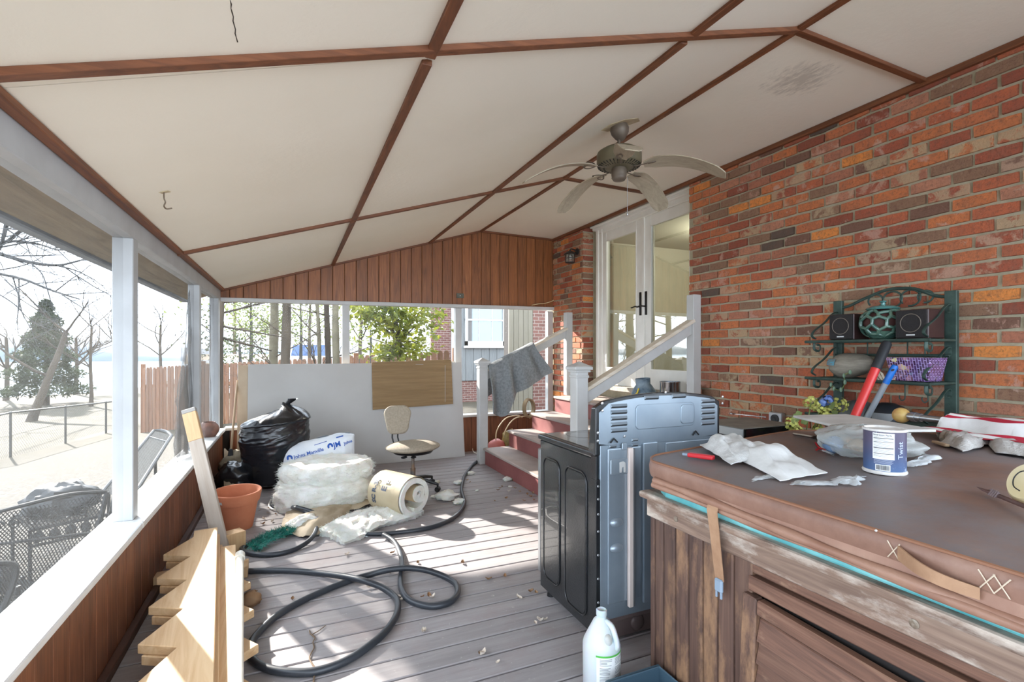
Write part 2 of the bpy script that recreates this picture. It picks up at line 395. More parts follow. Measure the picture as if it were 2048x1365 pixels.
MB().box(XL + .04, 3.52, 6.505, 6.66, .478, .512).build('sill_board', WHITE, wb, bev=.008, seg=2)
for px0, px1, nm in ((685, 699, 0), (909.6, 924.6, 0), (1097.5, 1112.5, 1)):
    a = at_y((px0 + px1) / 2, 700, 6.56)
    MB().box(-.044, .044, -.044, .044, .51, 1.975).build('post', WHITE, wb, bev=.004, loc=(a.x if not nm else 3.495, 6.6, 0))
for xa, xb in ((-.70, .56), (.65, 2.03), (2.12, 3.45)):
    MB().grid(lambda u, v: (xa + (xb - xa) * u, 6.63 + .006 * math.sin(9 * u + 5 * v), .51 + 1.46 * v), 8, 8).build('insect_screen', SCRB, wb)
MB().bar((XL, 6.56, zceil(XL) - .012), (2.4, 6.56, zceil(2.4) - .012), .03, .022).bar((2.4, 6.56, 3.056), (XR, 6.56, 3.036), .03, .022).build('gable_trim', BATTENX, wb)
# left knee wall, posts, beam, screens
wl = struct('wall_left')
kb = [MB().box(-.01, .01, -.0655, .0655, -.225, .225).mesh('knee', KNEE) for i in range(1)][0]
for i in range(46):
    y = .62 + i * .133
    if y > 6.55: break
    o = link('knee_board', kb, wl, (-.745, y, .255)); b = o.modifiers.new('edge', 'BEVEL'); b.width = .004; b.segments = 1
MB().box(-.84, -.758, .4, 6.6, -.2, .478).build('sheathing', DARK, wl)
for ya, yb in ((.4, 3.10), (3.103, 6.5)):
    MB().box(-.105, .093, ya - 3, yb - 3, 0, .036).build('sill_board', WHITE_SUN, wl, bev=.009, seg=2, loc=(-.795, 3, .476))
for y in (1.15, 3.156, 5.165, 6.40): MB().box(-.045, .045, 0, .09, .511, 1.974).build('post', WHITE_SHADE, wl, bev=.004, loc=(-.802, y, 0))
MB().box(-.847, XL, Y0, 6.56, 1.973, 2.14).build('beam', WHITE_SHADE, wl, bev=.004)
MB().box(XL, -.714, Y0, 6.56, 2.074, 2.10).build('eave_trim', BATTEN, wl, bev=.003)
for ya, yb in ((1.24, 3.156), (3.246, 5.165), (5.255, 6.40)):
    MB().grid(lambda u, v: (-.80 + .012 * math.sin(7 * u + 3 * v) * math.sin(PI * u), ya + (yb - ya) * u, .51 + 1.465 * v), 14, 12).build('insect_screen', SCRL, wl)
# loose, doubled-over screening hanging in the second and third bays
def loose(ya, yb, zt, seed, skew):
    def fn(u, v):
        top = zt - skew * (1 - u)
        return (-.83 + .03 * math.sin(11 * u + seed) * (1 - v) + .02 * fbm((u * 3, v * 3, seed), 1), ya + (yb - ya) * u + .25 * (1 - v) * (1 - u) * -.3, .53 + (top - .53) * v)
    return fn
MB().grid(loose(4.55, 5.16, 1.62, 1, .62), 20, 16).build('loose_screening', SCRD, wl)
MB().grid(loose(4.78, 5.16, 1.93, 3, .35), 20, 16).build('loose_screening', SCRD, wl)
MB().grid(loose(5.26, 6.38, 1.90, 5, .1), 24, 16).build('loose_screening', SCRD, wl)
tb = struct('baseboard_left'); MB().box(-.735, -.70, .4, 6.55, 0, .042).build('baseboard_strip', mat('dark_stain', S(70, 42, 32), S(86, 54, 40), .5, sc=5), tb, bev=.004)
# ceiling: plywood panels and battens
ce = struct('ceiling')
XB = [XL, .452, 1.67, 2.4, XR]; YB = [Y0, 1.79, 4.23, 6.58]
for i in range(4):
    for j in range(3):
        x0, x1 = XB[i] + (.002 if i else -.01), XB[i + 1] - .002; y0, y1 = YB[j] + .002, YB[j + 1] - .002
        if i == 3: x1 = XR + .05
        e = .0005 if i < 3 else -.0005
        z0, z1 = (zceil(x0), zceil(x1 - .001)) if i < 3 else (zceil(2.401), zceil(3.55))
        MB().add([(x0, y0, z0), (x1, y0, z1), (x1, y1, z1), (x0, y1, z0), (x0, y0, z0 + .012), (x1, y0, z1 + .012), (x1, y1, z1 + .012), (x0, y1, z0 + .012)], [(0, 3, 2, 1), (4, 5, 6, 7), (0, 1, 5, 4), (1, 2, 6, 5), (2, 3, 7, 6), (3, 0, 4, 7)]).build('ceiling_panel', CEIL, ce)
def zb(x): return zceil(x) - .011
for x in XB[1:4]:
    for j in range(3):
        a, b = YB[j] + (.021 if j else 0), YB[j + 1] - (.021 if j < 2 else 0)
        MB().bar((0, a - b, 0), (0, b - a, 0), .038, .022).build('batten', BATTEN, ce, bev=.002, loc=(x, (a + b) / 2, zb(x))).scale = (1, .5, 1)
for y in YB[1:3]:
    dy = -.09 if y < 2 else 0
    MB().bar((XL, dy, zb(XL)), (2.4, 0, zb(2.4)), .040, .0222).build('cross_batten', BATTENX, ce, bev=.002, loc=(0, y, 0))
    MB().bar((2.4, 0, zb(2.4)), (XR, 0, zb(3.54)), .040, .0222).build('cross_batten', BATTENX, ce, bev=.002, loc=(0, y, 0))
MB().box(3.522, XR + .01, Y0, 6.57, 3.012, 3.05).build('wall_trim', BATTEN, ce, bev=.003)
# black crack in the near plywood panel
cr = [at_z(462 + 11 * math.sin(q * .9) * .1 + q * 1.2, q * 8.5, 0) for q in range(1)]
def at_ceil(px, py):
    r = ray(px, py); t = (2.10 + .311 * .72 - HEYE) / (r.z - .311 * r.x); p = Vector((r.x * t, r.y * t, HEYE + r.z * t))
    if p.x > 2.4: p = at_z(px, py, 3.065)
    return p
pts = [at_ceil(460 + (q / 10) * 14 + 1.2 * math.sin(q * 2.1), q / 10 * 84) + Vector((0, 0, .0005)) for q in range(11)]
MB().tube(pts, [.001 + .0012 * abs(math.sin(q * 1.7)) for q in range(11)], 5).build('panel_crack', mat('crack_black', S(58, 48, 40), rough=.9), ce)
# roof over it
rf = struct('roof')
MB().add([(-1.13, YR0, 1.985), (2.4, YR0, 3.085), (2.4, 6.9, 3.085), (-1.13, 6.9, 1.985), (-1.13, YR0, 2.07), (2.4, YR0, 3.2), (2.4, 6.9, 3.2), (-1.13, 6.9, 2.07)], [(0, 3, 2, 1), (4, 5, 6, 7), (0, 1, 5, 4), (1, 2, 6, 5), (2, 3, 7, 6), (3, 0, 4, 7)]).box(2.4, 3.9, YR0, 6.9, 3.09, 3.2).build('roof_deck', mat('roof_grey', S(96, 92, 88), rough=.9), rf)
MB().add([(-1.12, YR0, 1.978), (-.84, YR0, 2.065), (-.84, 6.9, 2.065), (-1.12, 6.9, 1.978), (-1.12, YR0, 1.984), (-.84, YR0, 2.071), (-.84, 6.9, 2.071), (-1.12, 6.9, 1.984)], [(0, 3, 2, 1), (4, 5, 6, 7), (0, 1, 5, 4), (1, 2, 6, 5), (2, 3, 7, 6), (3, 0, 4, 7)]).build('soffit', PLYTAN, rf)
MB().box(-1.19, -1.12, YR0, 6.9, 1.955, 2.075).build('gutter', mat('gutter_grey', S(120, 126, 134), S(98, 104, 112), .5, sc=4), rf, bev=.008)
WHITED = mat('door_white', S(242, 240, 232), S(232, 229, 220), .4, sc=4, bump=.1, bsc=25)
# french door in its recess
dr = struct('door_1')
XD = 3.72
MB().box(XD - .02, XD + .03, 5.50, 5.60, .93, 2.98).box(XD - .035, XD + .03, 5.585, 5.64, .93, 2.98).box(XD - .03, XD + .03, 5.50, 5.53, .93, 2.98).build('casing', WHITED, dr, bev=.006)
MB().box(XD - .02, XD + .03, 3.74, 3.86, .93, 2.98).build('casing', WHITED, dr, bev=.006)
MB().box(XD - .025, XD + .03, 3.74, 5.66, 2.93, 3.0).box(XD - .06, XD + .03, 3.70, 5.69, 2.985, 3.035).box(XD - .085, XD + .03, 3.68, 5.71, 3.02, 3.045).build('crown_casing', WHITED, dr, bev=.008)
MB().box(XD - .14, XD + .1, 3.79, 5.755, .90, .955).build('threshold', mat('threshold_grey', S(150, 142, 130), S(178, 170, 158), .7, sc=6, stretch=(1, 8, 1)), dr, bev=.006)
GLASS = NT('door_glass'); _t = GLASS
_tr = _t.new('ShaderNodeBsdfTransparent'); _tr.inputs[0].default_value = (.86, .87, .82, 1); _gl = _t.new('ShaderNodeBsdfGlossy'); _gl.inputs['Roughness'].default_value = .015
_fr = _t.new('ShaderNodeLayerWeight'); _fr.inputs[0].default_value = .3; _mx = _t.new('ShaderNodeMixShader'); _mr = _t.new('ShaderNodeMapRange'); _mr.inputs['To Min'].default_value = .09; _mr.inputs['To Max'].default_value = .8
_t.ln(_fr.outputs['Facing'], _mr.inputs['Value']); _t.ln(_mr.outputs[0], _mx.inputs[0]); _t.ln(_tr.outputs[0], _mx.inputs[1]); _t.ln(_gl.outputs[0], _mx.inputs[2]); _t.ln(_mx.outputs[0], _t.out.inputs[0]); GLASSM = _t.m
BLACKM = mat('dark_bronze', S(40, 36, 34), rough=.4, metal=.6)
for y0, y1, hs in ((4.675, 5.50, 4.72), (3.86, 4.665, 4.62)):
    lf = MB(); x0, x1 = XD - .02, XD + .025; g0, g1 = y0 + .125, y1 - .085
    if y0 < 4: g0, g1 = y0 + .07, y1 - .125
    lf.box(x0, x1, y0, g0, .955, 2.925).box(x0, x1, g1, y1, .955, 2.925).box(x0, x1, g0, g1, .955, 1.18).box(x0, x1, g0, g1, 2.80, 2.925)
    lo = lf.build('door_leaf', WHITED, dr, bev=.007)
    MB().box(XD + .002, XD + .008, g0 - .005, g1 + .005, 1.175, 2.805).build('glass_pane', GLASSM, lo)
    MB().box(x0 - .006, x0 + .006, g0 - .004, g0 + .008, 1.17, 2.81).box(x0 - .006, x0 + .006, g1 - .008, g1 + .004, 1.17, 2.81).box(x0 - .006, x0 + .006, g0, g1, 1.17, 1.182).box(x0 - .006, x0 + .006, g0, g1, 2.798, 2.81).build('glass_bead', WHITED, lo)
    h = MB().box(x0 - .012, x0, hs - .016, hs + .016, 1.80, 2.07)
    sg = 1
    h.tube([(x0 - .01, hs, 1.90), (x0 - .05, hs, 1.90)], .009, 8).tube(spline([(x0 - .05, hs + .005, 1.90), (x0 - .055, hs + sg * .04, 1.905), (x0 - .055, hs + sg * .09, 1.895), (x0 - .05, hs + sg * .115, 1.90)], 4), [.009] * 12 + [.005], 8)
    h.build('lever_handle', BLACKM, lo, bev=.003)
MB().box(XD - .035, XD - .018, 4.64, 4.69, .955, 2.925).build('astragal', WHITED, dr, bev=.006)
# the dim room behind the glass
lamp_d = bpy.data.lights.new('room_fill_light', 'POINT'); lamp_d.energy = 80; lamp_d.color = (1, .97, .90); lamp_d.shadow_soft_size = .25  # added light, no visible fitting, brightens the room seen through the glass
lamp = bpy.data.objects.new('room_fill_light', lamp_d); COL.objects.link(lamp); lamp.location = (5.4, 5.0, 2.9)
ri = struct('wall_interior')
ROOM = mat('room_paint', S(160, 157, 140), S(148, 145, 128), .9, sc=1)
MB().box(6.9, 7.0, 2.2, 6.7, .9, 3.2).box(3.85, 7.0, 6.6, 6.7, .9, 3.2).box(3.85, 7.0, 2.2, 2.3, .9, 3.2).box(3.85, 7.0, 2.2, 6.7, 3.1, 3.2).build('room_wall', ROOM, ri)
MB().box(3.83, 7.0, 2.2, 6.7, .86, .92).build('room_floor', mat('room_carpet', S(150, 140, 120), rough=.95), ri)
MB().box(XD + .12, XD + .15, 3.5, 3.86, .9, 3.1).box(XD + .12, XD + .15, 5.5, 6.6, .9, 3.1).build('room_jamb', ROOM, ri)
# ================================================================ OUTSIDE
def gz(x, y):
    d = max(0, -x - 1.0)
    return -.30 - 1.9 * (1 - math.exp(-d / 9.0)) - .012 * max(0, y - 6) * (1 if y < 40 else 0) - (.408 if y >= 40 else 0)
GR = NT('lawn_litter'); _t = GR; _t.set(Roughness=.95); _v = _t.new('ShaderNodeNewGeometry').outputs['Position']
_g = _t.ramp(_t.noise(_v, .35, 5, .6), [(.35, S(150, 134, 92)), (.6, S(172, 154, 110)), (.75, S(140, 136, 84))])
_l = _t.ramp(_t.noise(_v, 17, 5, .75), [(.42, S(84, 66, 48)), (.52, S(166, 148, 120)), (.62, S(244, 236, 224))])
_sp = _t.new('ShaderNodeSeparateXYZ'); _t.ln(_v, _sp.inputs[0]); _ad = _t.new('ShaderNodeMath', operation='ADD'); _nn = _t.noise(_v, .5, 4); _mm = _t.new('ShaderNodeMath', operation='MULTIPLY'); _mm.inputs[1].default_value = 7
_t.ln(_nn, _mm.inputs[0]); _t.ln(_sp.outputs['Y'], _ad.inputs[0]); _t.ln(_mm.outputs[0], _ad.inputs[1]); _mr = _t.new('ShaderNodeMapRange'); _mr.inputs['From Min'].default_value = 13; _mr.inputs['From Max'].default_value = 21; _t.ln(_ad.outputs[0], _mr.inputs['Value'])
_col = _t.mix(_mr.outputs[0], _l, _g); _dk = _t.mix(1.0, _col, (.12, .116, .105, 1), 'MULTIPLY'); _t.ln(_dk, _t.b.inputs['Base Color']); _t.bump(_t.noise(_v, 30, 5), .6, .03); GRM = _t.m
def axis_vals(a, b, n, p=2.0): return [a + (b - a) * ((i / n) ** p) for i in range(n + 1)]
gx = sorted(set([-x for x in axis_vals(0, 70, 34)] + axis_vals(0, 40, 14))); gy = axis_vals(-6, 95, 40, 1.6)
m = MB(); W = len(gy)
m.add([(x, y, gz(x, y) + .04 * nz((x, y, 0), .4)) for x in gx for y in gy], [(i * W + j, (i + 1) * W + j, (i + 1) * W + j + 1, i * W + j + 1) for i in range(len(gx) - 1) for j in range(W - 1) if not (gx[i] < -14 and gy[j] > 52)], None, True)
o = m.build('lawn', GRM); o['kind'] = 'structure'
o = MB().add([(-420, 20, -2.75), (260, 20, -2.75), (260, 560, -2.75), (-420, 560, -2.75)], [(0, 1, 2, 3)]).build('lake', mat('lake_water', S(170, 190, 200), rough=.12, spec=.7)); o['kind'] = 'structure'
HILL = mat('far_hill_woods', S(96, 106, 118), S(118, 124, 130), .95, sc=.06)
def hill(x0, x1, y, h, seed):
    o = MB().grid(lambda u, v: (x0 + (x1 - x0) * u, y + 40 * v * v, -3 + (h * (.7 + .5 * fbm((u * 6, seed, 0), 1)) * math.sin(v * PI / 2))), 60, 6).build('hills', HILL); o['kind'] = 'structure'
hill(-420, 60, 430, 11, 1); hill(-160, 320, 240, 12, 4)
# patio slab
o = MB().box(-4.6, -1.2, -2, 3.9, -.4, -.24).build('patio', mat('patio_concrete', S(98, 90, 84), S(112, 103, 96), .9, sc=2.5, bump=.2)); o['kind'] = 'structure'
# ---- bare trees, trunks
BARK = mat('tree_bark', S(62, 54, 46), S(86, 76, 64), .95, sc=4, bump=.6, bsc=14, stretch=(1, 1, .25))
BARKG = mat('grey_bark', S(56, 56, 56), S(78, 76, 74), .95, sc=4, bump=.6, bsc=14, stretch=(1, 1, .25))
def limb(m, p, d, L, r, lvl, rn, minr=.004, up=.25):
    n = 4 if lvl > 1 else 5; pts = [p]; rs = [r]; q = p.copy(); dd = d.copy()
    for i in range(n):
        dd = (dd + Vector((rn.uniform(-1, 1), rn.uniform(-1, 1), rn.uniform(-.6, 1) * up)) * .22).normalized(); q = q + dd * (L / n); pts.append(q); rs.append(r * (1 - .55 * (i + 1) / n))
    m.tube(pts, rs, 6 if lvl < 2 else (4 if lvl < 3 else 3), cap=False)
    if lvl < 4 and r > minr:
        for k in range(rn.randint(3, 5) if lvl else rn.randint(4, 6)):
            i = rn.randint(1 if lvl else 2, n); a = rn.uniform(0, 2 * PI); nd = (dd + Vector((math.cos(a), math.sin(a), rn.uniform(.0, .7))) * rn.uniform(.6, 1.1)).normalized()
            limb(m, pts[i], nd, L * rn.uniform(.5, .75), rs[i] * .62, lvl + 1, rn, minr, up)
def bare_tree(x, y, h, r, seed, label, group=None, mt=None, lean=(0, 0), nb=7):
    rn = random.Random(seed); t = thing('bare_tree', label, 'tree', (x, y, gz(x, y) - .05), 0, group)
    q = Vector((0, 0, 0)); pts = [q]; rs = [r * 1.25]
    for i in range(6):
        q = q + Vector((lean[0] + rn.uniform(-.05, .05), lean[1] + rn.uniform(-.05, .05), 1)) * h * .1; pts.append(q); rs.append(r * (1 - .08 * i))
    MB().tube(pts, rs, 9).build('trunk', mt or BARK, t)
    m = MB()
    for k in range(nb):
        a = rn.uniform(0, 2 * PI); i = rn.randint(3, 6)
        limb(m, pts[i], Vector((math.cos(a), math.sin(a), rn.uniform(.3, 1.2))).normalized(), h * rn.uniform(.25, .4), rs[i] * .5, 1, rn, .012)
    o = m.build('bare_branches', mt or BARK, t); o['kind'] = 'stuff'; return t
def gnd(px, d):
    r = ray(px, 702); return r.x * d, r.y * d
def leaf_cloud(fn, n, size, rn, seed=0, long=1.7):
    m = MB()
    for i in range(n):
        c = fn(rn); a = Vector((rn.gauss(0, 1), rn.gauss(0, 1), rn.gauss(0, .7))).normalized(); b = a.orthogonal().normalized(); b = (Matrix.Rotation(rn.uniform(0, 6.28), 3, a) @ b)
        s = size * rn.uniform(.6, 1.3); e = a.cross(b) * s * .18
        m.add([c, c + a * s * long * .5 + b * s * .42 + e, c + a * s * long, c + a * s * long * .5 - b * s * .42 + e], [(0, 1, 2, 3)])
    return m
def leafmat(name, c1, c2, tl=.45):
    t = NT(name); v = t.new('ShaderNodeNewGeometry').outputs['Position']; c = t.ramp(t.noise(v, 2.2, 4), [(.3, c1), (.7, c2)])
    a = t.new('ShaderNodeBsdfTranslucent'); t.ln(c, a.inputs[0]); t.ln(c, t.b.inputs['Base Color']); t.set(Roughness=.55); mx = t.new('ShaderNodeMixShader'); mx.inputs[0].default_value = tl
    t.ln(t.b.outputs[0], mx.inputs[1]); t.ln(a.outputs[0], mx.inputs[2]); t.ln(mx.outputs[0], t.out.inputs[0]); return t.m
# evergreen cone tree in the left bay
x, y = gnd(92, 33); t = thing('evergreen_tree', 'broad conical dark evergreen tree beyond the chain-link fence, by the lake', 'tree', (x, y, gz(x, y)))
MB().tube([(0, 0, 0), (.05, 0, 3), (0, 0, 6.8)], [.2, .14, .03], 8).build('trunk', BARK, t)
def ev(rn):
    z = rn.uniform(0, 1) ** 1.15; k = (1 - z) ** .75 * 1.95 * (1 + .22 * math.sin(z * 34)); a = rn.uniform(0, 6.28); q = k * rn.uniform(.55, 1) ** .6 * (1 + .18 * math.sin(a * 5 + z * 9))
    return Vector((q * math.cos(a), q * math.sin(a), .7 + z * 6.2))
o = leaf_cloud(ev, 15000, .10, random.Random(3), long=2.4).build('needle_foliage', leafmat('evergreen_needles', S(46, 56, 38), S(72, 80, 50), .3), t); o['kind'] = 'stuff'
bare_tree(*gnd(62, 23), 7, .17, 21, 'leaning reddish-barked bare tree just in front of the conical evergreen', mt=BARK, lean=(.28, .1), nb=3)
bare_tree(*gnd(182, 30), 8, .10, 22, 'slim bare tree on the lawn, right of the conical evergreen')
bare_tree(*gnd(12, 38), 8, .16, 23, 'bare tree with dark trunk left of the conical evergreen, by the lake')
bare_tree(*gnd(152, 42), 8, .16, 25, 'bare tree half behind the right edge of the conical evergreen')
bare_tree(*gnd(230, 45), 9, .13, 26, 'bare tree far off behind the nearest white porch post')
bare_tree(*gnd(320, 48), 10, .15, 27, 'bare tree far off above the end of the picket fence')
# large tree whose boughs reach across the first bay
t = thing('shade_tree', 'large bare tree whose long boughs reach across the top of the first screened bay', 'tree', (-6.6, 6.4, gz(-6.6, 6.4)))
b0 = Vector((-6.6, 6.4, gz(-6.6, 6.4)))
MB().tube([Vector((0, 0, -.1)), (.05, 0, 2), (.15, .1, 4.5), (.2, .2, 8)], [.34, .28, .24, .14], 10).build('trunk', BARKG, t)
BR = [([(-60, 485), (0, 508), (60, 525), (112, 531), (150, 524), (186, 513)], 9.0, .055), ([(112, 531), (150, 541), (185, 558), (212, 578)], 9.0, .02), ([(-60, 540), (0, 548), (50, 560), (90, 576), (130, 590), (160, 599)], 8.6, .04), ([(-60, 440), (0, 486), (40, 462), (80, 445), (120, 440)], 9.6, .05), ([(0, 486), (30, 483), (75, 488), (115, 500), (140, 495)], 9.4, .035),
      ([(20, 420), (8, 470), (0, 500)], 9.2, .06), ([(0, 590), (30, 610), (60, 640), (100, 660)], 10, .02), ([(62, 527), (84, 548), (95, 580), (105, 612), (122, 640)], 8.9, .018), ([(-40, 545), (0, 540), (40, 533), (70, 522), (90, 512), (130, 505)], 9.5, .02), ([(0, 425), (40, 445), (80, 470), (110, 490)], 9.8, .03), ([(10, 560), (30, 580), (40, 600), (30, 660)], 8.6, .015)]
m = MB(); rn = random.Random(5)
for pth, d, r in BR:
    w_ = [at_d(px, py, d + rn.uniform(-.3, .3)) - b0 for px, py in pth]; w_ = spline(w_, 4)
    m.tube(w_, [r * (1 - .75 * i / len(w_)) * .75 for i in range(len(w_))], 6, cap=False)
    for k in range(7):
        i = rn.randint(3, len(w_) - 1); limb(m, w_[i], Vector((rn.uniform(-.3, 1), rn.uniform(-.6, .6), rn.uniform(-.6, .5))).normalized(), rn.uniform(.6, 1.3), r * .3, 3, rn, .002)
m.tube([Vector((.15, .1, 4.5)), at_d(-200, 440, 9) - b0, at_d(-60, 485, 9) - b0], [.16, .09, .055], 8).tube([Vector((.1, .1, 4)), at_d(-60, 545, 8.7) - b0], [.1, .04], 8).tube([Vector((.17, .15, 5)), at_d(-60, 440, 9.6) - b0], [.12, .05], 8).tube([Vector((.17, .15, 5)), at_d(20, 420, 9.2) - b0], [.12, .06], 8)
m.build('boughs', BARKG, t)
# pale scrub and pines beyond the wooden fence
PINE = leafmat('pale_pine', S(88, 100, 58), S(126, 134, 80), .5)
def scrub(px, d, w_, h, n, size, label, seed, mt, cat='tree', zb_=2.6):
    x, y = gnd(px, d); t = thing('pine_tree' if cat == 'tree' else 'bush', label, cat, (x, y, gz(x, y))); rn = random.Random(seed)
    MB().tube([(0, 0, 0), (.05, 0, h * .5), (0, .05, h * .93)], [.09, .06, .02], 7).build('trunk', BARKG, t)
    ck = [(rn.uniform(-.5, .5) * w_, rn.uniform(-.5, .5) * w_, rn.uniform(zb_, h)) for k in range(16)]
    def f(r_):
        c = ck[r_.randrange(16)]; s_ = w_ * .22; return Vector((c[0] + r_.gauss(0, s_), c[1] + r_.gauss(0, s_), max(.1, c[2] + r_.gauss(0, s_ * .6))))
    o = leaf_cloud(f, n, size, rn).build('foliage', mt, t); o['kind'] = 'stuff'
scrub(500, 19, 2.6, 5.2, 2600, .075, 'sparse pale green pine beyond the wooden fence, at the far left of its view', 31, PINE)
scrub(600, 22, 3.2, 5.4, 2600, .08, 'sparse pale pine beyond the wooden fence, above the parked motorhome', 32, PINE)
scrub(740, 26, 3, 4.4, 1500, .08, 'thin pale tree beyond the wooden fence, left of the broad-leaved evergreen', 33, PINE)
scrub(478, 15, 1.5, 2.5, 1500, .06, 'grey-green bush just beyond the wooden fence, left of the paired trunks', 34, leafmat('grey_green_leaf', S(58, 68, 46), S(80, 88, 58)), 'bush', .2)
for i, (px, d, h) in enumerate(((470, 30, 9), (620, 34, 9), (720, 30, 9), (790, 38, 8))):
    bare_tree(*gnd(px, d), h, .12, 40 + i, 'bare tree far off beyond the wooden fence, ' + ('behind the sparse pines at left', 'behind the motorhome', 'behind the middle white post', 'behind the broad-leaved evergreen')[i])
# five close trunks before the wooden fence
for i, (px, d, r, ln, lab) in enumerate(((548, 9.3, .077, (.0, 0), 'smooth pale trunk, left one of the close pair before the wooden fence'), (569, 9.2, .08, (.012, 0), 'darker knotty trunk, right one of the close pair before the wooden fence'), (645, 9.2, .034, (-.035, 0), 'thin leaning trunk, leftmost of the three before the wooden fence'), (657, 9.3, .052, (-.01, 0), 'middle trunk of the three before the wooden fence'), (671, 9.1, .062, (.003, 0), 'thickest trunk of the three before the wooden fence, beside the white post'))):
    x, y = gnd(px, d); z0 = gz(x, y); t = thing('tree_trunk', lab, 'tree', (x, y, z0)); rn = random.Random(60 + i)
    pts = [Vector((ln[0] * z + .01 * math.sin(z * 3 + i), 0, z)) for z in [k * .4 for k in range(13)]]
    MB().tube(pts, [r * (1.12 - .03 * k + (.12 if k in (3, 5, 8) else 0)) for k in range(13)], 10).build('trunk', BARK if i % 2 else mat('pale_bark', S(92, 86, 70), S(112, 105, 86), .9, sc=5, bump=.5, bsc=14), t)
    m = MB()
    for k in range(9): limb(m, pts[rn.randint(3, 12)], Vector((rn.uniform(-1, 1), rn.uniform(-.6, .3), rn.uniform(0, .9))).normalized(), rn.uniform(.6, 1.4), .014, 2, rn, .004)
    m.build('side_twigs', BARK, t)['kind'] = 'stuff'
x, y = gnd(441, 8.6); t = thing('tree_trunk', 'rough dark trunk beside the white corner post, before the wooden fence', 'tree', (x - .05, y, gz(x, y)))
MB().tube([(0, 0, 0), (.02, 0, 2), (.1, 0, 4.5)], [.09, .075, .06], 9).build('trunk', BARK, t)
m = MB(); rn = random.Random(77)
for k in range(6): limb(m, Vector((.03, 0, 2 + k * .2)), Vector((1, rn.uniform(-.3, .3), rn.uniform(-.5, .3))).normalized(), 1.1, .02, 2, rn, .004)
m.build('side_twigs', BARK, t)['kind'] = 'stuff'
# broad-leaved evergreen (magnolia-like) at the house corner
x, y = gnd(790, 9.4); t = thing('broadleaf_tree', 'glossy yellow-green broad-leaved tree leaning over the wooden fence by the brick corner', 'tree', (x, y, gz(x, y)))
b1 = Vector((x, y, gz(x, y))); rn = random.Random(8)
m = MB(); m.tube([(.25, 0, 0), (.2, 0, 1.2), (.05, .1, 2.2), (-.3, .1, 3.0)], [.06, .05, .04, .02], 8)
CK = []
for px, py, s_ in ((725, 625, .18), (752, 632, .2), (790, 622, .22), (830, 622, .22), (850, 640, .2), (790, 655, .22), (825, 665, .24), (800, 690, .22), (840, 690, .2), (770, 700, .16), (815, 640, .2), (770, 640, .18), (745, 612, .16), (700, 612, .1), (850, 612, .2), (805, 605, .2), (770, 712, .1), (820, 712, .16)):
    c = at_d(px, py, 9.4 + rn.uniform(-.4, .5)) - b1; CK.append((c, s_)); m.tube([Vector((.1, .1, 1.9)), c * .6 + Vector((.05, .05, .8)), c], [.02, .012, .005], 5)
m.build('trunk', BARK, t)
def mg(r_):
    c, s_ = CK[r_.randrange(len(CK))]; return c + Vector((r_.gauss(0, s_), r_.gauss(0, s_), r_.gauss(0, s_ * .7)))
LF = leaf_cloud(mg, 300, .085, random.Random(9))
LM = leafmat('glossy_leaf', S(62, 80, 28), S(140, 142, 42), .45)
for k in range(300):
    vv = LF.v[k * 4:k * 4 + 4]; c = vv[0]
    mm_ = bpy.data.meshes.new('leaf'); mm_.from_pydata([tuple(p - c) for p in vv], [], [(0, 1, 2, 3)]); mm_.materials.append(LM); link('leaf', mm_, t, c)
o = leaf_cloud(mg, 1300, .08, random.Random(10)).build('foliage', LM, t); o['kind'] = 'stuff'
# ---- wooden picket fence
FEN = wood('fence_cedar', S(84, 52, 30), S(114, 74, 44), S(132, 92, 58), axis=2, var=.16)
FA, FB = Vector((-4.0, 17.6, 0)), Vector((3.1, 10.0, 0))
ft = thing('picket_fence', 'long weathered cedar picket fence behind the close tree trunks', 'fence', (0, 0, 0))
fd = (FB - FA); FLn = fd.length; fd.normalize(); fa = math.atan2(fd.y, fd.x)
pkm = MB().add([(-.062, -.01, 0), (.062, -.01, 0), (.062, -.01, 1.9), (.035, -.01, 1.96), (-.035, -.01, 1.96), (-.062, -.01, 1.9)] + [(a, .01, b) for a, b in ((-.062, 0), (.062, 0), (.062, 1.9), (.035, 1.96), (-.035, 1.96), (-.062, 1.9))], [(0, 1, 2, 3, 4, 5), (11, 10, 9, 8, 7, 6)] + [(i, (i + 6), (i + 1) % 6 + 6, (i + 1) % 6) for i in range(6)]).mesh('picket', FEN)
n = int(FLn / .158)
for i in range(n):
    p = FA + fd * (i * .158 + .07); k = i / n; zt = .90 + .50 * k; z0 = min(gz(p.x, p.y) - .05, zt - 1.4)
    o = link('picket', pkm, ft, (p.x, p.y, zt - 1.96 * (zt - z0) / 1.96 + RN.uniform(-.012, .012)), (0, RN.uniform(-.008, .008), fa)); o.scale = (1, 1, (zt - z0) / 1.96)
for h in (.35, 1.35): MB().bar(FA + Vector((0, .03, -1 + h)), FB + Vector((0, .03, -.45 + h)), .04, .09).build('rail', FEN, ft)
for k in range(5):
    p = FA + fd * (FLn * k / 4); MB().box(-.05, .05, -.05, .05, -1.2, 1.0 + .45 * k / 4).build('post', FEN, ft, loc=(p.x, p.y + .07, 0))
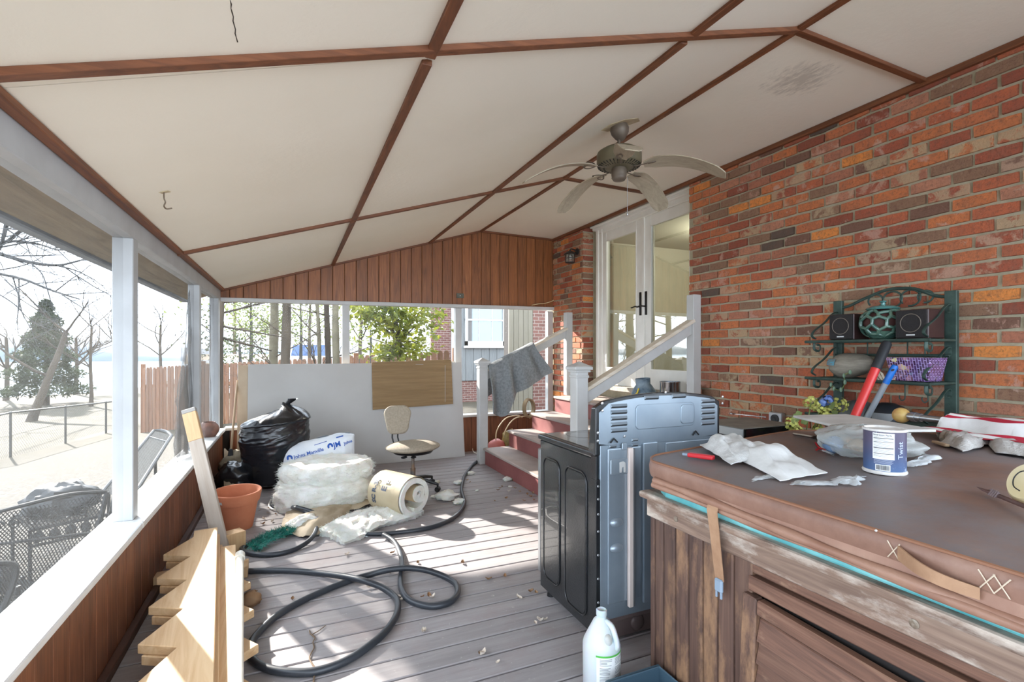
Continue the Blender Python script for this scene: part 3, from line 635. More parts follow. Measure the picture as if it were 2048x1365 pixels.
# ---- chain-link fence
GALV = mat('galvanised_steel', S(88, 86, 82), rough=.5, metal=.6)
cf = thing('chain_link_fence', 'low galvanised chain-link fence crossing the lawn in front of the lake', 'fence')
cp = []
for px, d, yt, yb_ in ((-75, 12.2, 846, 935), (21, 12.6, 826, 922), (131, 14.2, 814, 884), (212, 15.6, 805, 862), (268, 17, 798, 852)):
    a = at_d(px, yt, d); b = at_d(px, yb_, d); cp.append((a, b)); MB().tube([b - Vector((0, 0, .1)), a], .028, 8).ball(a, .04, 8, 6).build('fence_post', GALV, cf)
MB().tube([a for a, b in cp], .024, 8).build('top_rail', GALV, cf)
m = MB()
for (a0, b0_), (a1, b1_) in zip(cp, cp[1:]):
    nn = 26
    for k in range(-12, nn):
        for s_ in (0, 1):
            u0, u1 = k / nn, (k + 12) / nn; v0, v1 = (0, 1) if s_ else (1, 0)
            if u0 < 0: v0 += (v1 - v0) * (-u0) * nn / 12; u0 = 0
            if u1 > 1: v1 -= (v1 - v0) * (u1 - 1) / max(1e-6, u1 - u0); u1 = 1
            P = lambda u, v: (b0_.lerp(b1_, u)).lerp(a0.lerp(a1, u), v)
            m.tube([P(u0, v0), P(u1, v1)], .0018, 3, cap=False)
m.build('wire_mesh', GALV, cf)['kind'] = 'stuff'
# ---- wrought-iron furniture on the patio
IRON = mat('black_iron', S(14, 15, 17), S(24, 25, 27), .5, sc=8, metal=.3)
def wire_panel(m, P, nu, nv, r=.003):
    for s_ in (1, -1):
        for k in range(-nv, nu):
            a, b = k / nu, (k + nv) / nu; v0, v1 = (0, 1) if s_ > 0 else (1, 0)
            if a < 0: v0 += (v1 - v0) * (0 - a) / (b - a); a = 0
            if b > 1: v1 = v0 + (v1 - v0) * (1 - a) / (b - a); b = 1
            m.tube([P(a, v0), P((a + b) / 2, (v0 + v1) / 2), P(b, v1)], r, 3, cap=False)
def quad(px4, d4):
    c = [at_d(px, py, d) for (px, py), d in zip(px4, d4)]
    return lambda u, v: c[0].lerp(c[1], u).lerp(c[3].lerp(c[2], u), v) + Vector((0, 0, 0))
ct = thing('patio_loveseat', 'black wrought-iron loveseat with mesh back on the patio behind the sill', 'bench')
B = quad([(-60, 1185), (165, 1190), (214, 985), (-60, 1040)], [2.75, 2.95, 3.1, 2.7])
m = MB(); wire_panel(m, B, 34, 20); m.build('mesh_back', IRON, ct)['kind'] = 'stuff'
MB().tube(spline([B(0, 1), B(.3, 1.04), B(.7, 1.06), B(1, 1)], 4), .012, 8).tube([B(1, 1), B(1, 0)], .014, 8).tube([B(0, 0), B(1, 0)], .01, 8).tube([B(0, .62), B(1, .60)], .009, 8).tube([B(1, 1) + Vector((.03, .05, 0)), B(1, 0) + Vector((.03, .05, -.1))], .012, 8).build('back_frame', IRON, ct)
m = MB(); sq = lambda u, v: B(u, 0) + Vector((-.42 * v, .40 * v, .0)); wire_panel(m, sq, 30, 12); m.build('mesh_seat', IRON, ct)['kind'] = 'stuff'
for u, v in ((0, 0), (1, 0), (0, 1), (1, 1)):
    p = sq(u, v); MB().tube([p + Vector((0, 0, .02)), Vector((p.x, p.y, -.24))], .012, 8).build('leg', IRON, ct)
sc_ = MB(); rn = random.Random(4)
for k in range(7):
    c = B(.05 + .13 * k, .84); r = .035
    sc_.tube([c + Vector((r * math.cos(a * .5) * (1 - a / 22), 0, r * math.sin(a * .5) * (1 - a / 22))) for a in range(20)], .005, 5)
sc_.build('scrollwork', IRON, ct)
ac = thing('patio_armchair', 'black iron patio chair with curved arm, lowest in the first bay', 'chair')
A = quad([(-70, 1235), (10, 1225), (36, 1130), (-70, 1140)], [2.15, 2.2, 2.25, 2.1])
m = MB(); wire_panel(m, A, 14, 12); m.build('mesh_back', IRON, ac)['kind'] = 'stuff'
MB().tube(spline([A(0, 1), A(.6, 1.06), A(.95, .95), A(1, .5), A(.9, 0), A(.7, -.5)], 5), .014, 8).build('back_frame', IRON, ac)
m = MB(); sa = lambda u, v: A(u, -.1) + Vector((-.1 * v, .4 * v - .02, -.05)); wire_panel(m, sa, 12, 12); m.build('mesh_seat', IRON, ac)['kind'] = 'stuff'
for u, v in ((0, 0), (1, 0), (0, 1), (1, 1)): p = sa(u, v); MB().tube([p + Vector((0, 0, .04)), Vector((p.x, p.y, -.24))], .012, 8).build('leg', IRON, ac)
lc = thing('chaise_longue', 'reclined grey mesh chaise longue tilted up on the leaf litter beyond the second bay', 'sun lounger')
Cq = quad([(205, 985), (262, 1000), (343, 872), (308, 862)], [4.6, 4.5, 5.6, 5.7])
m = MB(); wire_panel(m, Cq, 12, 44, .005); m.build('mesh_sling', mat('grey_mesh', S(112, 108, 102), rough=.6), lc)['kind'] = 'stuff'
MB().tube([Cq(0, 0), Cq(0, 1), Cq(.3, 1.04), Cq(.7, 1.04), Cq(1, 1), Cq(1, 0)], .018, 8).tube([Cq(0, .88), Cq(1, .88)], .012, 8).build('tube_frame', mat('grey_tube', S(80, 80, 79), rough=.5, metal=.4), lc)
for u, v in ((0, .1), (1, .1), (0, .55), (1, .55)): p = Cq(u, v); MB().tube([p, Vector((p.x, p.y, gz(p.x, p.y)))], .014, 8).build('leg', IRON, lc)
pt = thing('patio_table', 'long low black iron table with leaf scrollwork at the patio edge', 'table')
T0, T1 = at_d(60, 1062, 4.0), at_d(215, 1030, 4.4)
MB().tube([T0, T1], .014, 8).tube([T0 - Vector((0, 0, .13)), T1 - Vector((0, 0, .13))], .012, 8).tube([T0 + Vector((-.3, .5, 0)), T1 + Vector((-.3, .5, 0))], .014, 8).build('rim_frame', IRON, pt)
m = MB(); wire_panel(m, lambda u, v: T0.lerp(T1, u) + Vector((-.3 * v, .5 * v, 0)), 26, 14, .0025); m.build('mesh_top', IRON, pt)['kind'] = 'stuff'
for k in range(5):
    p = T0.lerp(T1, .1 + .2 * k) - Vector((0, 0, .065)); MB().ball(p, (.04, .012, .045), 10, 6, lambda d: 1 + .35 * math.sin(6 * math.atan2(d.z, d.x))).build('iron_leaf', IRON, pt)
for q in (T0, T1, T0 + Vector((-.3, .5, 0)), T1 + Vector((-.3, .5, 0))): MB().tube([q, Vector((q.x, q.y, gz(q.x, q.y)))], .013, 8).build('leg', IRON, pt)
c = T0.lerp(T1, .45) + Vector((-.1, .22, .145)); gb = lambda d: 1 + .28 * fbm(d, 2.2, 3)
tag(MB().ball(c, (.26, .2, .15), 28, 18, gb).build('crumpled_tarp', mat('black_plastic', S(10, 11, 13), rough=.45)), 'crumpled black plastic tarp on the iron table outside the first bay', 'tarp')
# ---- the house wing seen through the far openings
hw = thing('house_wing', 'brick and grey-sided wing of the house seen through the far screens', 'building')
HB = NT('wing_brick'); _t = HB; _t.set(Roughness=.9); _v = _t.new('ShaderNodeNewGeometry').outputs['Position']
_sp = _t.new('ShaderNodeSeparateXYZ'); _t.ln(_v, _sp.inputs[0]); _cb = _t.new('ShaderNodeCombineXYZ'); _t.ln(_sp.outputs['X'], _cb.inputs[0]); _t.ln(_sp.outputs['Z'], _cb.inputs[1])
_bk = _t.new('ShaderNodeTexBrick'); _t.ln(_cb.outputs[0], _bk.inputs['Vector']); _bk.inputs['Color1'].default_value = S(116, 78, 70); _bk.inputs['Color2'].default_value = S(94, 60, 54); _bk.inputs['Mortar'].default_value = S(140, 128, 120)
_bk.inputs['Scale'].default_value = 1; _bk.inputs['Brick Width'].default_value = .22; _bk.inputs['Row Height'].default_value = .078; _bk.inputs['Mortar Size'].default_value = .008
_t.ln(_bk.outputs['Color'], _t.b.inputs['Base Color']); HBM = _t.m
SID = wood('grey_siding', S(92, 96, 98), S(112, 116, 116), S(124, 128, 128), axis=2, var=.05)
YW = 17.0
def wx(px, y=YW): return at_y(px, 700, y).x
MB().box(wx(862), wx(908), YW, YW + .5, -.8, 5).build('brick_wall', HBM, hw)
MB().box(wx(908), wx(925) + .4, YW + .1, YW + .5, -.8, 5).box(wx(908), wx(1075), YW, YW + .5, -.8, .32).build('brick_base', HBM, hw)
a, b = wx(915), wx(1075); n = int((b - a) / .3)
for k in range(n): MB().box(a + k * .3, a + k * .3 + .286, YW - .03, YW + .1, .32, 5).build('siding_board', SID, hw)
MB().box(a, b, YW, YW + .1, .3, 5).build('siding_backing', DARK, hw)
MB().tube([(wx(856), YW - .1, -.7), (wx(856), YW - .1, 5)], .055, 8).build('downspout', WHITE, hw)
MB().box(wx(902), wx(907), YW - .05, YW, -.8, 5).build('corner_board', WHITE, hw)
wa, wb_ = wx(929), wx(1009); f = MB(); zt = at_y(970, 590, YW).z; zb0 = at_y(970, 692, YW).z
f.box(wa, wb_, YW - .1, YW - .02, zb0, zb0 + .16).box(wa, wa + .1, YW - .1, YW - .02, zb0, zt).box(wb_ - .1, wb_, YW - .1, YW - .02, zb0, zt).box(wa - .05, wb_ + .05, YW - .13, YW - .02, zb0 - .08, zb0).box(wa, wb_, YW - .09, YW - .03, (zb0 + zt) / 2 - .03, (zb0 + zt) / 2 + .03)
for k in (1, 2): f.box(wa + (wb_ - wa) * k / 3 - .015, wa + (wb_ - wa) * k / 3 + .015, YW - .07, YW - .03, zb0, zt)
wf = f.build('window_frame', WHITE, hw)
MB().box(wa + .05, wb_ - .05, YW - .055, YW - .045, zb0, zt).build('window_pane', mat('sky_glass', S(120, 134, 138), rough=.04, spec=1.0, metal=.6), wf)
YN = 10.5; x0, x1 = wx(1018, YN), wx(1066, YN)
BEI = wood('beige_panel', S(104, 98, 84), S(116, 110, 96), axis=2, var=.03)
n = 5
for k in range(n): MB().box(x0 + (x1 - x0) * k / n, x0 + (x1 - x0) * (k + 1) / n - .008, YN, YN + .04, -.6, 4).build('panel_board', BEI, hw)
MB().box(x0, x1, YN + .04, YN + .3, -.6, 4).build('panel_backing', DARK, hw)
MB().box(x1, 8, YN, YN + .3, -.6, 4).build('brick_return', HBM, hw)
# ---- motorhome beyond the fence
x, y = gnd(618, 34); rv = thing('motorhome', 'white motorhome with a wide blue-tinted windscreen parked beyond the wooden fence', 'vehicle', (x, y, gz(x, y)), -.35)
WH2 = mat('white_gelcoat', S(226, 226, 226), rough=.3)
MB().add([(-1.35, 0, .5), (1.35, 0, .5), (1.35, 0, 1.7), (1.28, .35, 2.75), (-1.28, .35, 2.75), (-1.35, 0, 1.7), (-1.35, 7, .5), (1.35, 7, .5), (1.35, 7, 1.7), (1.28, 7, 2.75), (-1.28, 7, 2.75), (-1.35, 7, 1.7)], [(0, 1, 2, 5), (5, 2, 3, 4), (11, 8, 7, 6), (10, 9, 8, 11), (0, 6, 7, 1), (1, 7, 8, 2), (2, 8, 9, 3), (3, 9, 10, 4), (4, 10, 11, 5), (5, 11, 6, 0)]).build('body', WH2, rv, bev=.06, seg=2)
BLG = mat('blue_glass', S(40, 74, 120), rough=.08, spec=.9)
MB().add([(-1.2, -.012, 1.72), (-.03, -.012, 1.72), (-.03, .25, 2.45), (-1.14, .25, 2.45)], [(0, 1, 2, 3)]).build('windscreen_pane', BLG, rv); MB().add([(.03, -.012, 1.72), (1.2, -.012, 1.72), (1.14, .25, 2.45), (.03, .25, 2.45)], [(0, 1, 2, 3)]).build('windscreen_pane', BLG, rv)
MB().box(-.5, .5, 1.5, 2.4, 2.75, 2.98).build('roof_unit', WH2, rv, bev=.05)
for s_ in (-1, 1):
    for yy in (1.2, 5.4): MB().lathe([(.0, -.12), (.38, -.12), (.42, -.05), (.42, .05), (.38, .12), (0, .12)], 16, TR(1.2 * s_, yy, .42) @ RY(PI / 2)).build('wheel', DARK, rv)
x, y = gnd(760, 46); o = thing('pale_house', 'low pale house far off beyond the fence, behind the broad-leaved tree', 'building', (x, y, gz(x, y)))
MB().box(-5, 5, 0, 5, 0, 2.2).build('wall', WH2, o); MB().prism([(-5.3, 2.2), (5.3, 2.2), (4.4, 3.4), (-4.4, 3.4)], -.3, 5.3, RX(PI / 2) @ TR(0, 0, -5)).build('roof', mat('pale_roof', S(190, 186, 180), rough=.9), o)
x, y = gnd(492, 27); o = thing('tan_roofed_shed', 'low shed with a tan roof beyond the wooden fence, left of the paired trunks', 'building', (x, y, gz(x, y)), .1)
MB().box(-2.6, 1.6, 0, 3, 0, 1.75).build('wall', WH2, o); MB().add([(-2.8, -.2, 1.55), (1.8, -.2, 1.55), (1.8, 1.6, 2.05), (-2.8, 1.6, 2.05), (1.8, 3.3, 1.55), (-2.8, 3.3, 1.55)], [(0, 1, 2, 3), (3, 2, 4, 5), (0, 3, 5), (1, 4, 2)]).build('roof', mat('tan_roof', S(150, 132, 110), S(168, 150, 128), .9, sc=6), o)
# ================================================================ STAIRS AND RAILINGS
TREAD = mat('worn_grey_tread', S(150, 138, 130), S(168, 152, 144), .7, sc=3, bump=.1)
st = thing('porch_steps', 'four red-painted wooden steps with worn grey treads up to the french door', 'stairs')
SX = [2.15, 2.47, 2.79, 3.12]; SY0, SY1 = 3.59, 5.73
for i, x in enumerate(SX):
    z = .2 * (i + 1); xe = XR - .004 if i == 3 else SX[i + 1] + .02
    MB().box(x, x + .022, SY0, SY1, .2 * i, z - .03).build('riser', RED, st, bev=.002)
    MB().box(x - .02, xe, SY0 - .01, SY1 + .01, z - .03, z).build('tread', TREAD, st, bev=.006)
    MB().box(x + .022, xe, SY1 - .03, SY1, .2 * i, z - .03).box(x + .022, xe, SY0, SY0 + .03, .2 * i, z - .03).build('side_panel', RED, st)
MB().box(XR + .012, XR + .16, 3.80, 5.745, .77, .80).build('landing_board', TREAD, dr)
def railing(y, label, s0, s1):
    t = thing('stair_railing', label, 'railing')
    x0 = 2.14
    MB().box(x0 - .055, x0 + .055, y - .055, y + .055, 0, 1.22).build('newel_post', WHITE, t, bev=.006)
    MB().box(x0 - .06, x0 + .06, y - .06, y + .06, 1.17, 1.19).box(x0 - .068, x0 + .068, y - .068, y + .068, 1.215, 1.235).box(x0 - .082, x0 + .082, y - .082, y + .082, 1.235, 1.262).add([(x0 - .078, y - .078, 1.262), (x0 + .078, y - .078, 1.262), (x0 + .078, y + .078, 1.262), (x0 - .078, y + .078, 1.262), (x0, y, 1.305)], [(0, 1, 4), (1, 2, 4), (2, 3, 4), (3, 0, 4), (3, 2, 1, 0)]).build('newel_cap', WHITE, t, bev=.003)
    MB().box(3.31, 3.40, y - .045, y + .045, .80, 1.90).build('top_post', WHITE, t, bev=.004)
    MB().bar((x0 + .04, y, s0), (3.325, y, s1), .04, .10).build('rail', WHITE, t, bev=.004)
    MB().bar((x0 + .04, y, s0 + .065), (3.33, y, s1 + .065), .095, .03).build('rail_cap', mat('bare_rail_cap', S(206, 192, 170), S(226, 216, 200), .6, sc=5, stretch=(.3, 6, 6)), t, bev=.004)
    return t
railing(5.80, 'far white stair railing, with the grey blanket over it', 1.08, 1.62)
railing(3.52, 'near white stair railing in front of the door, behind the stove', 1.00, 1.60)
# grey blanket over the far rail
YB_, = (5.80,)
def rz(x): return 1.08 + (1.62 - 1.08) * (x - 2.18) / (3.325 - 2.18) + .083
FELT = mat('grey_felt', S(120, 124, 126), S(142, 146, 148), .95, sc=40, bump=.5, bsc=120)
def blanket(u, v):
    x = 2.20 + .62 * u
    L = .44 + .20 * math.exp(-((u - .16) / .2) ** 2) - .10 * max(0, u - .55) / .45; Lb = .36
    s = (v - .42) / .58
    w_ = .035 * math.sin(17 * u + 1.2 + 2 * s) + .018 * math.sin(31 * u + 2)
    if v < .36: q = (.36 - v) / .36; return (x + .02 * q, YB_ + .068 + .03 * q + w_ * q, rz(x) - .02 - Lb * q)
    if v < .48: a = (v - .36) / .12 * PI; return (x, YB_ + .068 * math.cos(a), rz(x) + .012 + .012 * math.sin(a))
    q = (v - .48) / .52; xx = x + q * (.16 * u + .03 * math.sin(9 * u)) + .05 * q * q * u
    if u < .45: xx += .07 * q * (.45 - u)
    return (xx, YB_ - .068 - .05 * q - w_ * min(1, q * 2.2), rz(x) - .0 - L * q)
tag(MB().grid(blanket, 48, 40, .012).build('blanket', FELT, ang=60), 'grey felt blanket draped over the far stair railing', 'blanket')
# jug and metal can on the landing
BLUEG = mat('paint_smeared_plastic', S(84, 104, 120), S(140, 158, 170), .5, sc=9, lo=.42, hi=.62)
p = at_x(1293, 780, 3.42); t = thing('plastic_jug', 'cut-off blue-grey paint-smeared plastic jug on the top step by the door', 'jug', (3.40, p.y, .80)); M_ = RY(-.1)
MB().lathe([(.0, .0), (.13, 0), (.14, .02), (.14, .10), (.125, .16), (.09, .22), (.075, .24), (.078, .30), (.074, .30), (.07, .24), (.1, .17), (.125, .1), (.12, .01), (0, .01)], 24, M_).build('body', BLUEG, t)
MB().grid(lambda u, v: M_ @ Vector((.143 * math.cos(3.4 + .5 * u), .143 * math.sin(3.4 + .5 * u), .02 + .1 * v)), 6, 4, .002).tube([M_ @ Vector((-.1, -.05, .21)), M_ @ Vector((-.125, -.055, .17)), M_ @ Vector((-.15, -.05, .15))], .008, 6).build('yellow_paint_run', mat('yellow_paint', S(236, 206, 70), rough=.4), t)
p = at_x(1345, 780, 3.46); t = thing('metal_can', 'shiny metal can on the top step by the door, beside the plastic jug', 'can', (3.43, p.y, .80))
CHR = mat('bright_tin', S(200, 202, 204), S(176, 178, 182), .18, metal=1, sc=4)
MB().lathe([(0, 0), (.1, 0), (.1, .006), (.097, .01), (.097, .27), (.1, .275), (.1, .285), (.094, .285), (.093, .02), (0, .02)], 28).build('body', CHR, t)
p = at_x(1382, 780, 3.46); o = thing('metal_sheet', 'bent silver metal sheet standing on the top step against the brick', 'sheet', (3.47, p.y, .80))
MB().grid(lambda u, v: (-.02 * math.sin(PI * u), -.09 + .16 * u, .27 * v), 8, 3, .002).build('bent_panel', CHR, o)
# ================================================================ BOARDS AT THE FAR WALL
DRY = mat('drywall_white', S(196, 195, 192), S(188, 186, 182), .85, sc=1.5)
KRAFT = mat('kraft_cardboard', S(140, 114, 80), S(154, 127, 91), .85, sc=2, stretch=(1, 1, 14))
def leaning(name, label, cat, x0, x1, yb, yt, H, th, mt, zb=0.0, group=None):
    a = math.atan2(yt - yb, H); o = MB().box(x0, x1, 0, th, 0, H).build(name, mt, None, bev=.002, loc=(0, yb, zb), rot=(-a, 0, 0)); return tag(o, label, cat, group)
leaning('drywall_sheet', 'large white drywall sheet leaning on the far wall, behind the office chair', 'board', -.47, 2.07, 6.27, 6.44, 1.245, .0125, DRY)
leaning('backing_board', 'tan-edged board leaning behind the white drywall sheet, showing at its left end', 'board', -.575, 1.9, 6.31, 6.465, 1.235, .012, mat('kraft_paper', S(190, 168, 142), S(200, 180, 154), .8))
leaning('hardboard_sheet', 'pale hardboard sheet showing past the right end of the brown cardboard', 'board', 1.3, 2.0, 6.425, 6.485, .62, .006, mat('cream_board', S(222, 214, 198), rough=.7), .63)
ca = thing('cardboard_sheet', 'brown corrugated cardboard sheet hung on the upper right of the drywall', 'cardboard')
m = MB().grid(lambda u, v: (.90 + 1.03 * u, 6.338 + .085 * v - .004 * (1 + math.sin(v * 95)) * .5, .66 + .585 * v + .03 * u), 2, 90, .004)
m.build('corrugated_face', KRAFT, ca)
MB().bar((1.82, 6.33, .72), (1.84, 6.40, 1.2), .004, .002).bar((1.45, 6.41, 1.215), (1.55, 6.41, 1.212), .004, .003).build('tape_strip', WHITE, ca)
p = at_z(472, 958, 0); 
t = thing('broom', 'narrow-handled tool with a black rubber end standing in the corner by the black bag', 'broom', (-.60, 5.98, 0))
MB().tube([(0, 0, .30), (.02, .5, 1.05)], .012, 8).build('handle', mat('tan_handle', S(176, 150, 120), rough=.6), t)
MB().add([(-.035, -.03, .22), (.035, -.03, .22), (.035, .03, .22), (-.035, .03, .22), (-.016, -.01, .36), (.02, -.01, .36), (.02, .02, .36), (-.016, .02, .36)], [(0, 3, 2, 1), (4, 5, 6, 7), (0, 1, 5, 4), (1, 2, 6, 5), (2, 3, 7, 6), (3, 0, 4, 7)]).build('rubber_end', mat('black_rubber', S(30, 32, 36), rough=.6), t, bev=.006)
# ================================================================ BAGS, INSULATION
BAGM = mat('black_bag_film', S(16, 18, 23), S(24, 27, 33), .24, sc=4, bump=.22, bsc=26, spec=.7)
def bagfn(seed, amp):
    def f(d):
        k = 1 + amp * fbm(d, 1.6, seed) + amp * .55 * abs(nz((d.x, d.y, d.z * 3.2), 2.6, seed + 3)) + amp * .35 * nz((d.x * .8, d.y * .8, d.z * 3), 6, seed)
        return k
    return f
bx = thing('trash_bag', 'tall stuffed black trash bag with a tied top, against the drywall', 'trash bag', (-.17, 5.68, 0))
def tb_(u, v):
    a = 2 * PI * u; z = .86 * v
    if v < .07: r = .24 * (v / .07) ** .5
    elif v < .80: q = (v - .07) / .73; r = .24 + .085 * math.sin(min(1, q * 1.25) * PI / 2) - .03 * max(0, q - .7)
    else: q = (v - .80) / .20; r = .316 * (1 - q ** 1.8) + .015
    ca, sa = math.cos(a), math.sin(a)
    r *= 1 + .05 * fbm((ca, sa, v * 2), 1.2, 4) + .04 * abs(nz((ca * 1.2, sa * 1.2, v * 9 - .9 * math.cos(a - .6)), 1.6, 9)) + .018 * nz((ca * 2.2, sa * 2.2, v * 24 - 2.5 * math.cos(a - .6)), 1.8, 2)
    zt = z - (.09 + .05 * nz((ca * 2, sa * 2, 1), 1, 5)) * max(0, v - .55) / .45 * (.5 - .5 * math.cos(a - .2 + 0)) * 1.2 if ca < .6 else z
    zt = z - .20 * max(0, v - .5) * (1 - ca) * .5 + .012 * nz((ca * 3, sa * 3, v * 6), 2, 8)
    return (r * ca + .26 * max(0, v - .78), r * sa * .88, max(0, zt))
MB().grid(tb_, 84, 84).build('bag_body', BAGM, bx, ang=80)
MB().grid(lambda u, v: (.075 + (.012 + .040 * v * (1 + .4 * math.sin(9 * u))) * math.cos(2 * PI * u) + .08 * v, .0 + (.012 + .03 * v) * math.sin(2 * PI * u), .80 + .09 * v), 24, 6).build('tied_top', BAGM, bx, ang=80)
sb = thing('trash_bag', 'small crumpled black bag on the deck in the left corner, beside the tall one', 'trash bag', (-.51, 5.70, .0), group=None)
MB().ball((0, 0, .13), (.19, .17, .14), 40, 26, lambda d: max(.3, bagfn(7, .2)(d)) if d.z > -.85 else 1).build('bag_body', BAGM, sb, ang=80)
tag(MB().ball((-.53, 6.03, .155), (.17, .13, .17), 32, 20, bagfn(12, .2)).build('cloth_bundle', mat('dirty_cream_cloth', S(176, 164, 142), S(140, 128, 108), .95, sc=9, bump=.3), ang=80), 'dirty cream cloth bundle in the left corner behind the small black bag', 'cloth')
FLUFF = NT('fibreglass'); _t = FLUFF; _t.set(Roughness=1, Subsurface_Weight=.15, Subsurface_Scale=.03); _v = _t.new('ShaderNodeNewGeometry').outputs['Position']
_t.ln(_t.ramp(_t.noise(_v, 9, 5, .65), [(.3, S(224, 222, 210)), (.6, S(240, 240, 234))]), _t.b.inputs['Base Color']); _t.bump(_t.noise(_v, 70, 6, .75), .9, .012); FLM = _t.m
def tufts(m, n, fn, L, rn):
    for i in range(n * 5):
        p, d = fn(rn); d = (d + Vector((rn.gauss(0, .8), rn.gauss(0, .8), rn.gauss(0, .6)))).normalized() * L * rn.uniform(.4, 1.0); c = Vector((rn.gauss(0, .4), rn.gauss(0, .4), rn.gauss(0, .4))) * L
        b = d.orthogonal().normalized() * .0016; q = p + d * .55; e = p + d + c * .6
        m.add([p + b, p - b, q + b * .8, q - b * .8, e], [(0, 1, 3, 2), (2, 3, 4)], None, True)
def batt(r, h, seed, z0):
    def fn(u, v):
        a = 2 * PI * u
        if v < .5: q = v / .5; rr = r * (1 + .07 * math.sin(q * PI)); z = h * q
        elif v < .62: q = (v - .5) / .12; rr = r * (1 - .16 * q * q); z = h * (1 + .07 * math.sin(q * PI / 2))
        else: q = (v - .62) / .38; rr = r * .84 * (1 - q); z = h * (1.07 + .06 * math.sin(q * 9))
        d = Vector((math.cos(a), math.sin(a), z * 3 + seed)); k = 1 + .10 * fbm(d, 1.3, seed) + .05 * fbm(d, 5, seed + 2) + .025 * nz(d, 16, seed)
        return (rr * k * math.cos(a), rr * k * math.sin(a) * .82, z0 + z + (.022 * fbm((rr * math.cos(a) * 4, rr * math.sin(a) * 4, seed), 2, 3) if v > .5 else 0))
    return fn
def roll_pile(label, x, y, r, h, z0, seed, group=None):
    o = thing('insulation_roll', label, 'insulation', (x, y, z0)); b = batt(r, h, seed, 0)
    MB().grid(b, 96, 56).build('batt', FLM, o, ang=80)
    m = MB(); tufts(m, 300, lambda rn: (lambda u, v: (Vector(b(u, v)), Vector((math.cos(2 * PI * u), math.sin(2 * PI * u), .1))))(rn.random(), rn.uniform(.02, .6)), .035, random.Random(seed)); m.build('loose_fibre', FLM, o)['kind'] = 'stuff'
roll_pile('lower white fibreglass insulation roll of the fluffy pile, on the deck', .27, 4.90, .41, .21, 0, 3)
roll_pile('upper white fibreglass insulation roll of the fluffy pile, under the printed bag', .29, 4.93, .37, .15, .215, 8)
# printed plastic bag
PB = mat('white_film_blue', S(218, 226, 236), S(236, 240, 244), .3, sc=3, bump=.5, bsc=18)
pb = thing('insulation_bag', 'white plastic insulation bag with blue lettering, behind the fluffy pile', 'bag', (.245, 5.48, 0))
PA, PBY, PH = .345, .17, .50
def pb_y(x, z):
    zt = PH * (1 + .13 * x / PA - .10 * (x / PA) ** 4); zz = max(0, min(1, z / zt)); k = max(0, 1 - abs(x / PA) ** 3.5) ** .4 * max(0, 1 - zz ** 4) ** .45
    return -PBY * k * (1 + .10 * nz((x * 6, z * 6, 1), 1) + .09 * abs(nz((x * 14, z * 9, 4), 1)) - .25 * zz ** 2)
def pb_sheet(sg):
    def fn(u, v):
        x = PA * math.sin((u - .5) * PI) * (1 + .03 * nz((v * 5, 0, 1), 1)); zt = PH * (1 + .13 * x / PA - .10 * (x / PA) ** 4); z = zt * math.sin(v * PI / 2)
        return (x, pb_y(x, z) * sg, z + .012 * nz((x * 9, z * 7, sg), 1) * (v > .9))
    return fn
MB().grid(pb_sheet(1), 60, 40).grid(lambda u, v: pb_sheet(-1)(1 - u, v), 40, 30).build('bag_film', PB, pb, ang=80)
BLUEINK = mat('blue_ink', S(30, 84, 172), rough=.4)
def text_mesh(txt, size, bold=0.0, ext=0.0, shear=0):
    c = bpy.data.curves.new('lettering', 'FONT'); c.body = txt; c.size = size; c.offset = bold; c.align_x = 'LEFT'; c.shear = shear; c.resolution_u = 3
    o = bpy.data.objects.new('lettering', c); COL.objects.link(o); dg = bpy.context.evaluated_depsgraph_get(); me = bpy.data.meshes.new_from_object(o.evaluated_get(dg)); vs = [v.co.copy() for v in me.vertices]; fs = [list(p.vertices) for p in me.polygons]
    bpy.data.objects.remove(o); bpy.data.curves.remove(c); bpy.data.meshes.remove(me); return vs, fs
def wrap_text(txt, size, place, mt, name='lettering', parent=None, bold=.0, cuts=True):
    vs, fs = text_mesh(txt, size, bold); bm = bmesh.new(); bv = [bm.verts.new(v) for v in vs]
    for f in fs:
        try: bm.faces.new([bv[i] for i in f])
        except ValueError: pass
    bmesh.ops.triangulate(bm, faces=bm.faces[:])
    if cuts: bmesh.ops.subdivide_edges(bm, edges=[e for e in bm.edges if e.calc_length() > size * .25], cuts=1)
    for v in bm.verts: v.co = Vector(place(v.co.x, v.co.y))
    me = bpy.data.meshes.new(name); bm.to_mesh(me); bm.free(); me.materials.append(mt); return link(name, me, parent)
def on_bag(x, z): return Vector((x, pb_y(x, z) - .005, z))
TX = math.radians(13)
def bagtext(txt, size, x0, z0, bold=.0008):
    wrap_text(txt, size, lambda x, y: on_bag(x0 + x * math.cos(TX) - y * math.sin(TX), z0 + x * math.sin(TX) + y * math.cos(TX)), BLUEINK, 'lettering', pb, bold)
bagtext('Johns Manville', .049, -.235, .325); bagtext('Insulation', .026, -.19, .300, .0); bagtext('JM', .07, .135, .405, .0015); bagtext('Johns', .04, .235, .425, .001)
for cx, cz in ((-.275, .325), (.10, .415)):
    MB().grid(lambda u, v: on_bag(cx + .028 * (.35 + .65 * v) * math.cos(-.5 + 4.6 * u), cz + .01 + .028 * (.35 + .65 * v) * math.sin(-.5 + 4.6 * u)), 12, 2).build('emblem', BLUEINK, pb)
MB().grid(lambda u, v: on_bag(-.05 + .12 * u, .44 + .03 * u + .005 * v), 8, 1).grid(lambda u, v: on_bag(.16 + .07 * u, .495 + .012 * u + .010 * v), 6, 1).build('printed_band', BLUEINK, pb)
